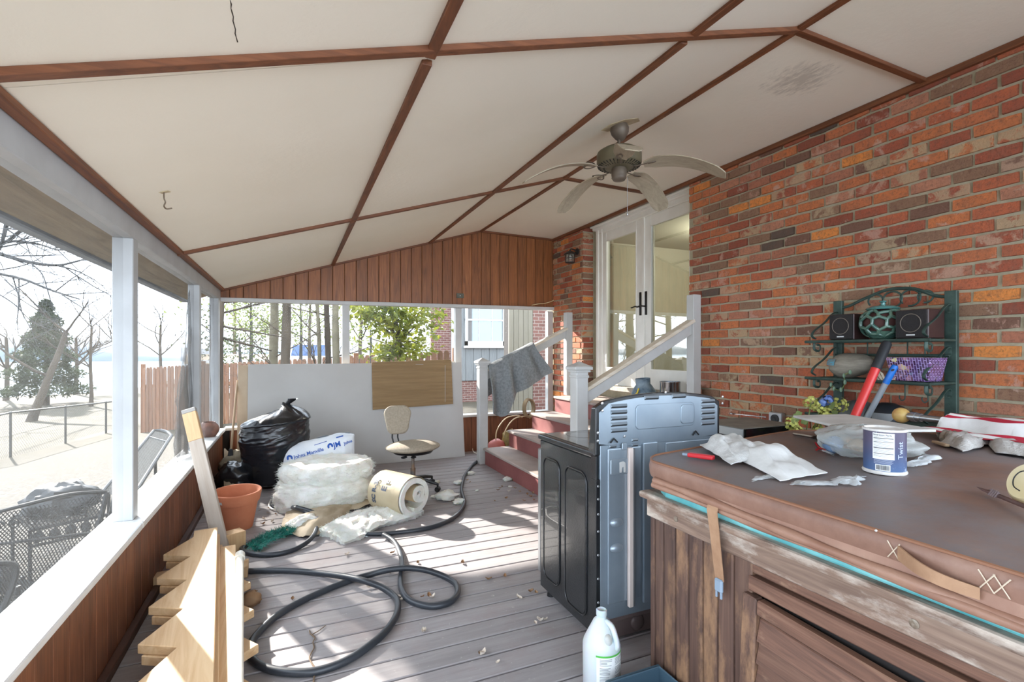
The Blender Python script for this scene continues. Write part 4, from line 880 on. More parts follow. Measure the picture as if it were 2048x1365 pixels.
# roll of faced insulation with a spiral end and an unrolled tail
rl = thing('faced_insulation_roll', 'paper-faced insulation roll with spiral end and unrolled tail, in front of the pile', 'insulation', (.83, 4.30, 0))
ax = Vector((.50, -.866, 0)); bt = Vector((-.866, -.50, 0)); up = Vector((0, 0, 1)); WR = .40; R0 = .175
cen = up * R0
def spi(s):   # outer face of the outer turn: s 0 (floor) .. 1, closing in on itself
    th = -PI / 2 - s * 2 * PI * 1.02; r = R0 - .030 * s ** 2; return cen + bt * (-r * math.cos(th)) + up * (r * math.sin(th) * .985)
CC = cen + bt * (-.045) + up * .022
def core(s):
    th = -.6 - s * 2 * PI * 1.35; r = .082 - .040 * s; return CC + bt * (-r * math.cos(th)) + up * (r * math.sin(th))
def layer(m, f, c, s0, s1, t0, t1, n, wob, w0=-.5, w1=.5):
    def fn(u, v):
        q = f(s0 + (s1 - s0) * u); d = (q - c); d = d.normalized() if d.length > 1e-4 else up
        e = wob * nz((u * 9, v * 5, 3), 2); return q - d * t0 + ax * (WR * (w0 + (w1 - w0) * v)) + d * e
    m.grid(fn, n, 10, t0 - t1)
PAPER = mat('facing_paper', S(164, 148, 118), S(180, 166, 138), .6, sc=2, bump=.35, bsc=12, stretch=(1, 1, 1))
m = MB(); layer(m, spi, cen, .0, .80, -.001, .0015, 60, .002, -.5, .47); m.build('paper_facing', PAPER, rl, ang=60)
m = MB(); layer(m, spi, cen, -.03, 1.0, .010, .052, 70, .003, -.5, .512); m.build('fluffy_winding', FLM, rl, ang=60)
m = MB(); layer(m, core, CC, 0, 1.0, 0, .040, 44, .003, -.5, .52); m.build('core_winding', FLM, rl, ang=60)
m = MB(); layer(m, core, CC, 0, .9, -.003, -.001, 44, .002, -.5, .49); m.build('core_paper', mat('brown_facing', S(170, 150, 120), rough=.8), rl, ang=60)
def tailf(u, v):
    q = bt * (-.10 + .80 * u) + ax * (WR * (v - .5) * (1 + .10 * u) + .02 * math.sin(9 * u)); k = .088 * (1 - .45 * u ** 3) * (math.sin(PI * min(.98, max(.02, v))) ** .35); return q + up * (.004 + k + .016 * fbm((u * 5, v * 5, 2), 1.5, 4) + .01 * nz((u * 30, v * 26, 1), 1) - (.05 if u < .2 else 0) * (0)) + bt * (.05 * nz((v * 9, 2, 1), 1) if u > .9 else 0)
m = MB(); m.grid(tailf, 40, 26, .06); tufts(m, 120, lambda rn: (lambda u, v: (Vector(tailf(u, v)), bt if u > .85 else up))(rn.choice((rn.uniform(.9, 1), rn.random())), rn.random()), .03, random.Random(2)); m.build('unrolled_tail', FLM, rl, ang=70)
GINK = mat('grey_ink', S(70, 80, 96), rough=.6)
# print on the facing that shows toward the left front of the roll
def front(th, w_): return cen + bt * ((R0 + .004) * math.cos(th)) + up * ((R0 + .004) * .985 * math.sin(th)) + ax * (w_ - WR / 2)
for txt, w0, th0, sz in (('SC R-30', .045, -.35, .062), ('E F', .17, .30, .085)):
    wrap_text(txt, sz, (lambda w0, th0: lambda x, y: front(th0 + x / R0, w0 + .06 - y))(w0, th0), GINK, 'lettering', rl, .003)
def fluff_bit(label, p, s, seed, group=None):
    o = MB().ball(p + Vector((0, 0, s * .36)), (s, s * .75, s * .45), 26, 16, lambda d: 1 + .38 * fbm(d, 1.5, seed) + .14 * fbm(d, 5, seed)).build('insulation_tuft', FLM, ang=80); return tag(o, label, 'insulation', group)
fluff_bit('largest torn white insulation tuft, on the deck right of the spiral roll', at_z(893, 1000, 0), .105, 1); fluff_bit('torn insulation tuft touching the black hose, right of the spiral roll', at_z(918, 1008, 0), .055, 2)
for px, py, s, lb in ((917, 969, .05, 'flat white insulation tuft just left of the black hose near the far newel'), (942, 950, .045, 'white insulation tuft just right of the black hose near the far newel'), (1015, 962, .05, 'white insulation tuft against the first step, among dry leaves'), (954, 983, .018, 'tiny white insulation speck on open deck before the steps'), (1064, 975, .022, 'tiny white insulation tuft at the near end of the first step'), (868, 996, .03, 'small white insulation tuft touching the right end of the spiral roll'), (872, 967, .04, 'small white insulation tuft behind the spiral roll by the chair base'), (1020, 975, .02, 'tiny insulation crumb in the leaf drift at the first step')): fluff_bit(lb, at_z(px, py, 0), s, px, 'small insulation tufts on the deck')
# torn paper facing and fluff between pot and roll
tag(MB().grid(lambda u, v: at_z(560 + 130 * u + 20 * v, 1062 - 55 * v + 14 * math.sin(4 * u), .012) + Vector((0, 0, .012 + .075 * math.sin(PI * u) * math.sin(PI * v) ** .7 + .022 * nz((u * 5, v * 5, 0), 1) + .012 * abs(nz((u * 14, v * 11, 3), 1)))), 34, 26, .002).build('torn_paper', mat('brown_paper', S(160, 144, 120), S(184, 168, 144), .8, sc=6, bump=.4, bsc=14), ang=60), 'torn brown facing paper on the deck between the clay pot and the faced roll', 'paper')
fluff_bit('white insulation piece spilling under the torn brown paper, by the teal garland', at_z(612, 1058, 0), .13, 21)
tag(MB().grid(lambda u, v: at_z(668 + 80 * u, 1020 - 22 * v + 6 * math.sin(5 * u), .01) + Vector((0, 0, .008 + .02 * abs(math.sin(5 * u + 3 * v)))), 14, 8, .003).build('torn_paper', mat('brown_paper', S(0, 0, 0)), ang=60), 'flat torn brown paper at the front foot of the fluffy pile', 'paper')
tag(MB().grid(lambda u, v: at_z(448 + 30 * u, 1006 - 50 * v, .0) + Vector((0, 0, .02 + .3 * v * (1 - .35 * u) + .02 * nz((u * 5, v * 5, 0), 1))), 10, 14, .004).build('torn_paper', mat('brown_paper', S(0, 0, 0)), ang=60), 'brown paper sack standing behind the clay pot, against the knee wall', 'paper')
# ================================================================ OFFICE CHAIR
FAB = mat('tan_tweed', S(146, 136, 120), S(162, 151, 134), .95, sc=60, bump=.35, bsc=160)
oc = thing('office_chair', 'tan fabric office chair with a small back, in front of the drywall', 'chair', (1.10, 4.98, 0), .25)
BLK = mat('black_plastic', S(28, 30, 34), rough=.4)
def seatf(d): return 1
MB().ball((0, 0, .432), (.275, .235, .056), 44, 22, lambda d: 1 + .02 * nz(d, 2, 1)).build('seat', FAB, oc, ang=80)
MB().lathe([(.19, .375), (.21, .40), (.2, .405)], 24).build('seat_pan', BLK, oc)
def rrect(w_, h, r, n=5, cx=0, cz=0):
    o = []
    for i, (sx, sz) in enumerate(((1, 1), (-1, 1), (-1, -1), (1, -1))):
        for k in range(n + 1): a = PI / 2 * (i + k / n); o.append((cx + sx * (w_ / 2 - r) + r * math.cos(a), cz + sz * (h / 2 - r) + r * math.sin(a)))
    return o
bk = TR(-.075, .19, .685) @ RZ(-.25) @ RX(PI / 2 - .10)
bp = [(x * (1.0 if y > 0 else .82), y) for x, y in rrect(.275, .29, .085, 6)]
MB().prism(bp, -.03, .02, bk).build('backrest', FAB, oc, bev=.018, seg=3)
MB().prism([(x * .98, y * .98) for x, y in bp], -.045, -.03, bk).build('back_shell', BLK, oc, bev=.005)
for dx in (-.03, .03): MB().tube([(-.085 + dx, .225, .62), (-.085 + dx, .235, .50), (-.07 + dx, .20, .395), (-.03, .08, .38)], .008, 8).build('back_stem', BLK, oc)
MB().tube([(0, 0, .10), (0, 0, .22)], .026, 12).tube([(0, 0, .22), (0, 0, .39)], .015, 12).build('gas_column', mat('rusty_steel', S(150, 124, 100), S(120, 118, 116), .4, metal=.6, sc=14), oc)
MB().box(-.07, .07, -.06, .06, .36, .385).tube([(-.05, -.03, .37), (-.14, -.10, .362)], .006, 6).ball((-.15, -.11, .36), (.035, .02, .012), 10, 6).tube([(-.03, -.05, .37), (-.07, -.15, .362)], .006, 6).ball((-.075, -.16, .36), (.03, .018, .012), 10, 6).build('tilt_lever', BLK, oc)
for k in range(5):
    a = 2 * PI * k / 5 + .3; d = Vector((math.cos(a), math.sin(a), 0)); MB().tube([d * .03 + Vector((0, 0, .115)), d * .16 + Vector((0, 0, .10)), d * .27 + Vector((0, 0, .075))], [.022, .018, .013], 8).build('base_arm', BLK, oc)
    cM = TR(*(d * .27)) @ RZ(a); MB().lathe([(0, -.022), (.024, -.022), (.026, -.01), (.026, .01), (.024, .022), (0, .022)], 14, cM @ TR(0, 0, .026) @ RX(PI / 2)).tube([d * .27 + Vector((0, 0, .05)), d * .27 + Vector((0, 0, .08))], .01, 8).build('caster', BLK, oc)
# ================================================================ POTS
TERR = mat('terracotta', S(176, 104, 72), S(192, 122, 88), .85, sc=4, bump=.1)
p = at_z(474, 1064, 0); t = thing('clay_pot', 'large empty terracotta flowerpot on the deck behind the stringers', 'flowerpot', (p.x - .01, p.y + .10, .004))
MB().lathe([(0, .0), (.112, 0), (.15, .205), (.162, .21), (.178, .285), (.174, .293), (.160, .293), (.150, .28), (.138, .20), (.10, .02), (0, .02)], 40, RX(.05)).build('pot_body', TERR, t, ang=50)
MB().lathe([(0, .17), (.13, .165)], 24, RX(.05)).build('soil', mat('dry_soil', S(120, 92, 76), S(96, 74, 62), .95, sc=12), t)
MB().grid(lambda u, v: RX(.05) @ Vector((.1735 * math.cos(4.02 + .2 * u) * (1 + .045 * v), .1735 * math.sin(4.02 + .2 * u) * (1 + .045 * v), .235 + .022 * v)), 4, 2, .001).build('price_sticker', WHITE, t)
tag(MB().lathe([(0, 0), (.062, 0), (.088, .04), (.098, .075), (.088, .11), (.060, .145), (.054, .15), (.050, .146), (.07, .11), (.08, .07), (.05, .02), (0, .02)], 32).build('round_clay_pot', mat('burnished_clay', S(150, 108, 92), S(112, 84, 74), .5, sc=6, lo=.45, hi=.6), loc=(-.79, 5.93, .512), ang=60), 'small round brown clay pot on the white sill in the far left corner', 'pot')
# teal tinsel garland
gp = spline([at_z(x, y, .035) for x, y in ((505, 1092), (522, 1079), (548, 1066), (575, 1058), (594, 1050), (585, 1062), (560, 1072), (530, 1086), (512, 1098))], 5)
m = MB(); m.tube(gp, .012, 6); rn = random.Random(6)
for i in range(2600):
    q = gp[rn.randrange(len(gp))] + Vector((rn.gauss(0, .012), rn.gauss(0, .012), rn.gauss(0, .004))); d = Vector((rn.gauss(0, 1), rn.gauss(0, 1), rn.gauss(.3, .8))).normalized() * rn.uniform(.025, .055); e = d.orthogonal().normalized() * .0022
    q2 = q + d; q2.z = max(.003, q2.z); m.add([q + e, q - e, q2], [(0, 1, 2)])
tag(m.build('tinsel_garland', mat('teal_tinsel', S(10, 92, 84), S(30, 128, 112), .35, sc=20)), 'teal green tinsel garland on the deck in front of the clay pot', 'garland')
# ================================================================ LUMBER ON THE LEFT
PINEW = wood('yellow_pine', S(190, 150, 106), S(208, 174, 132), S(216, 188, 148), axis=1, sc=2.6, var=.05, bump=.08, rough=.6)
PINEX = wood('yellow_pine_z', S(178, 140, 98), S(196, 162, 120), S(204, 174, 134), axis=2, sc=2.6, var=.05, bump=.08, rough=.6)
def stringer_poly(n, flip=1):
    # along +y, teeth to -x*flip ; pitch .335
    P = .335; w_ = .13; dpt = .135; pts = [(w_, -.35), (w_, n * P + .12), (-.0, n * P + .12)]
    for k in range(n, 0, -1): pts += [(0, k * P - .005), (-dpt * 1.0, k * P - .235 - .005), (0, (k - 1) * P)]
    return [(x * flip, y) for x, y in pts] + [(0, -.35)]
A0 = at_z(428, 1365, .23); A1 = at_z(435, 1055, .23); dirA = math.atan2(A1.x - A0.x, A1.y - A0.y)
def lumber(name, label, cat, poly, th, loc, rz_, mt, rx=0, ry=0):
    o = MB().prism(poly, 0, th).build(name, mt, None, bev=.003, loc=loc, rot=(rx, ry, rz_)); return tag(o, label, cat)
dA = (A1 - A0).normalized(); nA = Vector((dA.y, -dA.x, 0)); rzA = -math.atan2(dA.x, dA.y)
sA = stringer_poly(6)
def along(edge, off, back): return edge - dA * back - nA * off
oA = along(A1, .13, 6 * .335 + .12)
lumber('stair_stringer', 'upper new pine stair stringer with saw-tooth edge toward the knee wall', 'lumber', sA, .038, (oA.x, oA.y, .192), rzA, PINEW)
o2 = oA + nA * .014 - dA * .02
lumber('stair_stringer', 'second pine stair stringer just below the upper saw-toothed one', 'lumber', sA, .038, (o2.x, o2.y, .153), rzA, PINEW)
sB = [(-x, y) for x, y in stringer_poly(5)][::-1]
tB = at_z(520, 1290, .12); oB = tB - nA * .135 - dA * (2 * .335 - .24)
lumber('stair_stringer', 'lowest pine stair stringer, one cut tooth showing past the white pipe', 'lumber', sB, .038, (oB.x - .004, oB.y, .085), rzA, PINEW)
c0 = at_z(456, 1092, .16); c1 = at_z(447, 1365, .16)
o = MB().bar((0, 0, 0), c1 + (c1 - c0) * .25 - c0, .085, .038).build('pine_plank', PINEW, None, bev=.003, loc=c0 + Vector((0, .0, -.019))); tag(o, 'long narrow pine plank lying beside the upper stringer', 'lumber')
for yy, nm in ((2.1, 'nearer'), (3.5, 'farther')): tag(MB().box(-.16, .33, -.045, .045, 0, .084).build('support_block', PINEX, None, bev=.003, loc=(A0.x + (yy - 2) * math.tan(dirA) - .16, yy, 0)), nm + ' short pine block under the stack of stringers', 'lumber')
tag(MB().box(-.10, .10, -.045, .045, 0, .028).build('support_block', PINEX, None, bev=.003, loc=(-.40, 2.75, .124)), 'middle short pine block between the stringers of the stack', 'lumber')
q = at_z(462, 1075, .12); tag(MB().box(-.07, .07, -.05, .05, 0, .13).build('wood_offcut', PINEX, None, bev=.003, loc=(q.x, q.y + .08, 0), rot=(0, 0, .5)), 'square pine offcut standing at the far end of the stringers', 'lumber')
LB = wood('weathered_two_by_four', S(196, 160, 122), S(216, 186, 150), S(206, 190, 172), axis=2, sc=2.4, var=.02, bump=.08)
b0 = Vector((-.43, 3.86, .0)); b1 = Vector((-.690, 4.25, .955)); dd = b1 - b0; L = dd.length; dd.normalize(); fx = Vector((.94, -.2, 0)); fx = (fx - dd * fx.dot(dd)).normalized(); fy = dd.cross(fx)
o = thing('leaning_board', 'weathered two-by-four leaning on the left sill, beside the clay pot', 'lumber', (0, 0, 0)); o.matrix_world = frame(b0 + Vector((0, 0, .012)), fx, fy, dd)
MB().box(-.045, .045, -.019, .019, 0, L - .24).build('bleached_length', mat('bleached_pine', S(172, 160, 148), S(156, 142, 128), .75, sc=4, stretch=(6, 6, .5), bump=.1), o, bev=.003)
MB().box(-.045, .045, -.019, .019, L - .24, L - .03).build('yellow_length', PINEX, o, bev=.003)
MB().box(-.045, .045, -.019, .019, L - .03, L).build('grey_end', mat('grey_paint', S(150, 146, 140), rough=.7), o, bev=.003)
PVC = mat('pvc_white', S(226, 222, 210), rough=.35)
p0 = at_z(480, 1112, .15); p1 = at_z(475, 1365, .15); p1 = p1 + (p1 - p0) * .7
t = thing('pvc_pipe', 'white plastic pipe with an end coupling lying beside the lumber', 'pipe'); MB().tube([p0, p1], .021, 14).build('tube', PVC, t); MB().tube([p0 - (p1 - p0).normalized() * .012, p0 + (p1 - p0).normalized() * .055], .028, 14).build('coupling', PVC, t)
# ================================================================ HOSES
RUB = mat('black_hose_rubber', S(40, 44, 50), S(54, 58, 64), .38, sc=3)
H1 = [(962, 918), (956, 922), (947, 929), (939, 938.5), (929, 952.5), (925, 966.6), (923, 981), (926, 994), (929, 1007), (918.6, 1026), (897.5, 1042), (859, 1056), (802.6, 1065), (746, 1068.6), (690, 1066), (627, 1063), (577.5, 1067), (532, 1075.6), (500, 1086), (484, 1098.4), (496.7, 1107), (528, 1110.7), (563.5, 1107), (598.6, 1095), (623, 1077), (633, 1056), (628.5, 1035), (612.7, 1024.6), (592, 1017), (575, 1014), (540, 1012)]
Z1 = {25: .05, 26: .07, 27: .09, 28: .10, 24: .035}
hz_ = lambda pts, zz: spline([at_z(x, y, zz.get(i, .018)) for i, (x, y) in enumerate(pts)], 4)
tag(MB().tube(hz_(H1, Z1), .0165, 10).build('garden_hose', RUB), 'black hose from the far newel, looping in front of the clay pot', 'hose')
H2 = [(767, 1070), (788.5, 1084), (801, 1109), (805, 1133.6), (801, 1154.7), (803, 1179), (817, 1200), (845, 1211), (873, 1212.7), (901, 1204), (915, 1187), (911.6, 1169), (890.5, 1154.7), (855, 1142), (817, 1137), (781.5, 1140), (743, 1149), (711, 1158), (672.5, 1172), (627, 1191.6), (584.6, 1212.7), (549.4, 1235.6), (521, 1262), (503, 1285), (500, 1309), (514, 1327), (539, 1339), (584.6, 1346), (634, 1343), (690, 1323.5), (739, 1292), (771, 1263.7), (792, 1232), (795.5, 1207), (785, 1190), (760, 1174), (725, 1161.7), (683, 1153), (627, 1146), (577.5, 1142), (528, 1141.7), (488, 1143)]
Z2 = {0: .03, 3: .018, 14: .052, 15: .045, 13: .04, 35: .03, 36: .052, 37: .035}
tag(MB().tube(hz_(H2, Z2), .0175, 10).build('garden_hose', RUB), 'black hose in two large open loops on the near deck', 'hose')
tag(MB().tube(spline([at_z(x, y, .03 + z) for x, y, z in ((592, 1014, .1), (620, 1022, .07), (648, 1033, .03), (668, 1040, .0), (700, 1047, 0))], 5), .014, 8).build('hose_offcut', RUB), 'short straight black hose piece pointing under the tail of the faced roll', 'hose')
tag(MB().tube(spline([at_z(x, y, .012) for x, y in ((542, 1000), (538, 1012), (548, 1020), (570, 1016), (592, 1015))], 5), .008, 8).build('curled_cord', PVC), 'white cord curled on the deck right of the clay pot', 'cord')
tag(MB().tube(spline([(p.x, p.y, p.z) for p in (at_z(958, 908, .02), at_z(948, 905, .03), at_z(946, 897, .03), at_z(960, 893, .02))], 5), .006, 6).build('white_cable_loop', PVC), 'thin white cable loop at the foot of the far newel post', 'cord')
yc = 6.05; cp_ = [Vector((2.42, yc, .22)), Vector((2.44, yc, .36)), Vector((2.56, yc, .50)), Vector((2.72, yc, .53)), Vector((2.80, yc, .50))]
tag(MB().tube(spline(cp_, 5), .008, 6).tube(spline([p_ + Vector((.13, .03, -.02)) for p_ in cp_], 5), .008, 6).build('tan_cable', mat('tan_cable', S(200, 180, 140), rough=.5)), 'tan cable arching from the deck up behind the steps at the far knee wall', 'cord')
for k in range(4): tag(MB().tube([Vector((2.90 + .07 * math.cos(a * .33) , 6.02 + .025 * k, .62 + .12 * math.sin(a * .33))) for a in range(20)], .012, 6).build('coiled_hose', mat('tan_hose', S(150, 132, 100), S(128, 112, 86), .6)), 'tan hose coil standing beside the third step at the far wall', 'hose', 'tan hose coils beside the steps')
tag(MB().ball((2.44, 6.08, .12), (.12, .1, .12), 20, 12, bagfn(3, .12)).build('pink_sack', mat('pink_plastic', S(200, 120, 112), rough=.5)), 'pink plastic sack on the deck behind the first step', 'bag')
tag(MB().ball((2.66, 6.08, .17), (.13, .1, .17), 22, 14, bagfn(9, .2)).build('yellow_sack', mat('ochre_sack', S(150, 132, 70), S(110, 96, 56), .6, sc=14), ang=80), 'ochre crumpled sack on the deck behind the second step', 'bag')
# ================================================================ DRY LEAVES
LEAFM = mat('dead_leaf', S(120, 84, 54), S(172, 138, 104), .8, sc=3, var=.25); PALE = mat('pale_leaf', S(186, 172, 156), S(208, 196, 182), .8, sc=3, var=.15)
def leaf_mesh(seed, mt):
    r = random.Random(seed); cu = r.uniform(.5, 1.3)
    return MB().grid(lambda u, v: ((u - .5) * .055, (v - .5) * .034 * math.sin(PI * min(.97, max(.03, u))) ** .7, .003 + .014 * cu * (abs(v - .5) * 2) ** 1.5 + .012 * (u - .5) ** 2 * 4 + .003 * math.sin(9 * u + seed)), 6, 4).mesh('leaf', mt, 80)
lms = [leaf_mesh(i, LEAFM if i % 2 else PALE) for i in range(6)]
LP = [(548, 1082, 0), (585, 1070, 2), (614, 1069, 2), (645, 1068, 2), (660, 1068, 2), (556, 1110, 2), (562, 1108, 2), (694, 1112, 0), (785, 1108, 3), (780, 1148, 3), (585, 1200, 1), (740, 1177, 2), (800, 1197, 2), (803, 1202, 2), (836, 1128, 1), (925, 1128, 1), (845, 1196, 3), (858, 1194, 3), (866, 1197, 0), (1038, 1198, 2), (1062, 1185, 0), (1073, 1188, 3), (1080, 1244, 0), (1092, 1242, 2), (1072, 1249, 2), (962, 1310, 3), (966, 1312, 1), (849, 1264, 0), (996, 1328, 2), (978, 1161, 1), (1010, 1155, 1), (845, 1266, 2), (500, 1190, 1), (505, 1202, 3), (495, 1215, 2), (512, 1185, 1), (498, 1182, 3), (1000, 978, 1), (1004, 975, 3), (1018, 985, 1), (996, 982, 1), (1040, 985, 3), (1055, 990, 1), (1062, 995, 3), (1048, 1003, 1), (1066, 988, 1), (1030, 978, 1), (1058, 983, 3), (1012, 998, 1), (990, 1004, 0), (1045, 975, 1), (1068, 1001, 1), (940, 966, 3), (934, 962, 1), (528, 1040, 1), (536, 1028, 3), (545, 1045, 1), (552, 1030, 1), (520, 1022, 3), (540, 1018, 1), (1028, 962, 3), (1037, 960, 0), (525, 1050, 1), (447, 1040, 1), (440, 1062, 2), (450, 1055, 3)]
rn = random.Random(12)
for px, py, k in LP:
    p = at_z(px, py, 0); kk = k if rn.random() < .7 else rn.randrange(6); o = link('dry_leaf', lms[kk], None, (p.x, p.y, .002), (rn.uniform(-.2, .2), rn.uniform(-.2, .2), rn.uniform(0, 6.28))); s_ = rn.uniform(.4, .8); o.scale = (s_, s_, s_)
    wh = 'drifted against the first porch step' if py < 1010 and px > 900 else ('on the deck beside the clay pot' if px < 560 and py < 1070 else ('along the hose before the torn paper' if py < 1120 and px < 800 else ('between the white pipe and big hose loop' if px < 600 else ('at the small hose loop' if px < 930 else 'on bare deck near the stove side'))))
    c_ = 'small brown curled dry leaf ' if kk % 2 else 'small pale curled dry leaf '
    tag(o, c_ + wh, 'leaf', ('brown' if kk % 2 else 'pale') + ' leaves ' + wh)
tw = spline([at_z(x, y, .006) for x, y in ((627, 1365), (630, 1340), (625, 1330), (619, 1318), (622, 1308), (628, 1297), (626, 1286), (630, 1276), (625, 1270), (638, 1262), (651, 1252))], 4)
tag(MB().tube(tw, [.004 - .002 * i / len(tw) for i in range(len(tw))], 5).tube([at_z(630, 1276, .006), at_z(620, 1268, .01), at_z(619, 1262, .006)], .003, 5).build('dry_twig', mat('twig_brown', S(120, 100, 80), rough=.9)), 'crooked dry twig on the deck inside the big hose loop', 'twig')
pc = at_z(502, 1200, .03); tag(MB().ball(pc, (.05, .05, .04), 16, 10, bagfn(5, .35)).build('crumpled_leaf', mat('dead_leaf', S(0, 0, 0)), ang=80), 'large crumpled brown leaf beside the white pipe', 'leaf')
# ================================================================ STOVE (seen from behind)
BLKE = mat('black_enamel', S(22, 24, 27), S(34, 36, 38), .3, sc=5, bump=.12, bsc=140, coat=.3)
GALVP = mat('zinc_sheet', S(160, 172, 182), S(140, 154, 166), .40, metal=.6, sc=3, var=.0)
SLOT = mat('slot_black', S(26, 28, 30), rough=.8)
PX0, PY0 = 1.67, 1.97
stv = thing('kitchen_range', 'black electric range turned around, its zinc back panel toward the hot tub', 'stove', (PX0, PY0, 0))
def sp(px, py, dy=0):
    p = at_y(px, py, PY0 + dy); return p.x - PX0, p.z
MB().box(-.378, .378, .035, .58, .05, .885).build('body', BLKE, stv, bev=.006)
for y0, y1, z0, z1 in ((.35, .53, .13, .80), (.085, .29, .10, .80)):
    m = MB(); pr = [Vector((-.381, a, b)) for a, b in rrect(y1 - y0, z1 - z0, .05, 5, (y0 + y1) / 2, (z0 + z1) / 2)]; m.tube(pr, .0035, 6, closed=True).build('pressed_ridge', BLKE, stv)
    MB().prism([(a, b) for a, b in rrect(y1 - y0 - .02, z1 - z0 - .02, .04, 5, (y0 + y1) / 2, (z0 + z1) / 2)], 0, .002, frame((-.3795, 0, 0), (0, 1, 0), (0, 0, 1), (-1, 0, 0))).build('pressed_panel', BLKE, stv, bev=.001)
MB().box(-.376, .376, .58, .615, .12, .83).build('oven_door', mat('stainless_edge', S(150, 152, 154), rough=.3, metal=.8), stv, bev=.006)
MB().tube([(-.30, .65, .79), (.30, .65, .79)], .012, 8).tube([(-.30, .61, .79), (-.30, .65, .79)], .009, 6).tube([(.30, .61, .79), (.30, .65, .79)], .009, 6).build('oven_handle', mat('stainless_edge', S(0, 0, 0)), stv)
MB().box(-.384, .384, .015, .60, .885, .915).build('cooktop_rim', BLKE, stv, bev=.008, seg=2)
MB().box(-.355, .355, .10, .565, .913, .9185).build('cooktop_glass', mat('ceramic_glass', S(44, 40, 34), rough=.12, coat=.6), stv, bev=.002)
for x, y, r in ((-.18, .22, .075), (.18, .22, .095), (-.18, .44, .095), (.18, .44, .075)):
    MB().lathe([(r - .003, .9187), (r, .9190)], 28, TR(x, y, 0), cap=False).build('burner_ring', mat('ring_grey', S(110, 106, 100), rough=.4), stv)
# backguard with arched top
def arch(x, h0=1.145, h1=1.185): return h0 + (h1 - h0) * (1 - (x / .385) ** 2)
bp = [(-.385, .90), (.385, .90)] + [(.385 - .77 * k / 14, arch(.385 - .77 * k / 14) - (.02 if k in (0, 14) else 0)) for k in range(15)]
m = MB(); n = len(bp); m.add([(x, .0, z) for x, z in bp] + [(x * .985, .075 if z < 1.0 else .045, z - .004) for x, z in bp], [list(range(n)), list(range(n, 2 * n))[::-1]] + [(i, n + i, n + (i + 1) % n, (i + 1) % n) for i in range(n)])
m.build('backguard', BLKE, stv, bev=.006, seg=2)
MB().add([(-.36, .05, 1.12), (.36, .05, 1.12), (.36, .085, .96), (-.36, .085, .96)], [(0, 3, 2, 1)]).build('control_panel', mat('ceramic_glass', S(0, 0, 0)), stv)
up_ = [(-.366, .955), (-.25, .935), (.2, .94), (.366, .955)] + [(.366 - .732 * k / 14, arch(.366 - .732 * k / 14) - .016 - (.03 if k in (0, 14) else 0)) for k in range(15)]
FB = frame((0, 0, 0), (1, 0, 0), (0, 0, 1), (0, -1, 0))
MB().prism(up_, -.001, .004, FB).build('upper_back_plate', GALVP, stv, bev=.001)
(x0, z0), (x1, z1) = sp(1269.5, 860), sp(1387, 804)
for (a, b), th, r in ((((x0, z0), (x1, z1)), .009, .025), ((sp(1358, 848), sp(1385, 808)), .014, .02)):
    MB().prism(rrect(b[0] - a[0], b[1] - a[1], r, 5, (a[0] + b[0]) / 2, (a[1] + b[1]) / 2), .003, th, FB).build('pressed_plate', GALVP, stv, bev=.004, seg=2)
def louver(px0, px1, py, h=.011):
    (a, z), (b, _) = sp(px0, py), sp(px1, py); w2 = (b - a) / 2; cx = (a + b) / 2
    o = MB().add([(cx - w2, -.004, z), (cx + w2, -.004, z), (cx + w2 - .004, -.013, z + h * .7), (cx - w2 + .004, -.013, z + h * .7), (cx - w2, -.004, z + h * 1.7), (cx + w2, -.004, z + h * 1.7)], [(3, 2, 5, 4), (0, 3, 4), (1, 5, 2)]).build('louver', GALVP, stv)
    MB().add([(cx - w2 + .002, -.0052, z - .001), (cx + w2 - .002, -.0052, z - .001), (cx + w2 - .002, -.0052, z + h * .75), (cx - w2 + .002, -.0052, z + h * .75)], [(0, 1, 2, 3)]).build('vent_slot', SLOT, o)
for k in range(5): louver(1220, 1253, 817 + 12.2 * k); louver(1400.5, 1428, 807 + 11 * k)
louver(1287, 1316, 800); louver(1342, 1370, 797)
# main back plate, in relief
MB().box(-.360, .366, -.002, .035, .125, .948).build('back_plate', GALVP, stv, bev=.003)
(a, z), (b, z2) = sp(1213, 1160), sp(1280, 875); MB().box(a, b, -.012, -.002, .20, .93).build('raised_plate', GALVP, stv, bev=.008, seg=2)
(a, _), (b, _) = sp(1283, 900), sp(1312, 900); MB().box(a, b, -.016, -.002, .17, .945).build('duct_cover', GALVP, stv, bev=.005, seg=2)
MB().box(.02, .34, -.010, -.002, .30, .935).build('raised_plate', GALVP, stv, bev=.008, seg=2)
for (p0, p1) in (((1217, 950), (1262, 914)), ((1240, 900), (1250, 884))):
    (a, z0), (b, z1) = sp(*p0), sp(*p1); MB().prism(rrect(b - a, z1 - z0, .008, 4, (a + b) / 2, (z0 + z1) / 2), .012, .018, FB).build('pressed_square', GALVP, stv, bev=.003)
(a, z0) = sp(1240, 931); MB().prism([(a - .016, z0 - .03), (a - .004, z0 - .03), (a - .002, z0 - .006), (a + .006, z0 - .006), (a + .008, z0 - .03), (a + .018, z0 - .03), (a + .018, z0 + .014), (a + .004, z0 + .022), (a - .016, z0 + .018)], .018, .020, FB).build('white_mark', WHITE, stv)
for py in (1044, 1095):
    (a, z0) = sp(1230, py); MB().ball((a, -.012, z0), (.036, .016, .022), 18, 10).build('pressed_dimple', GALVP, stv)
for k in range(5): louver(1289, 1305, 905 + 13.2 * k, .009)
for py in (1097, 1109, 1121, 1165, 1175): louver(1288, 1304, py, .008)
for py in (896, 907): louver(1217, 1232, py, .008)
for py in (883, 893, 903): louver(1262, 1275, py, .008)
(a, _), (b, _) = sp(1251, 900), sp(1259, 900)
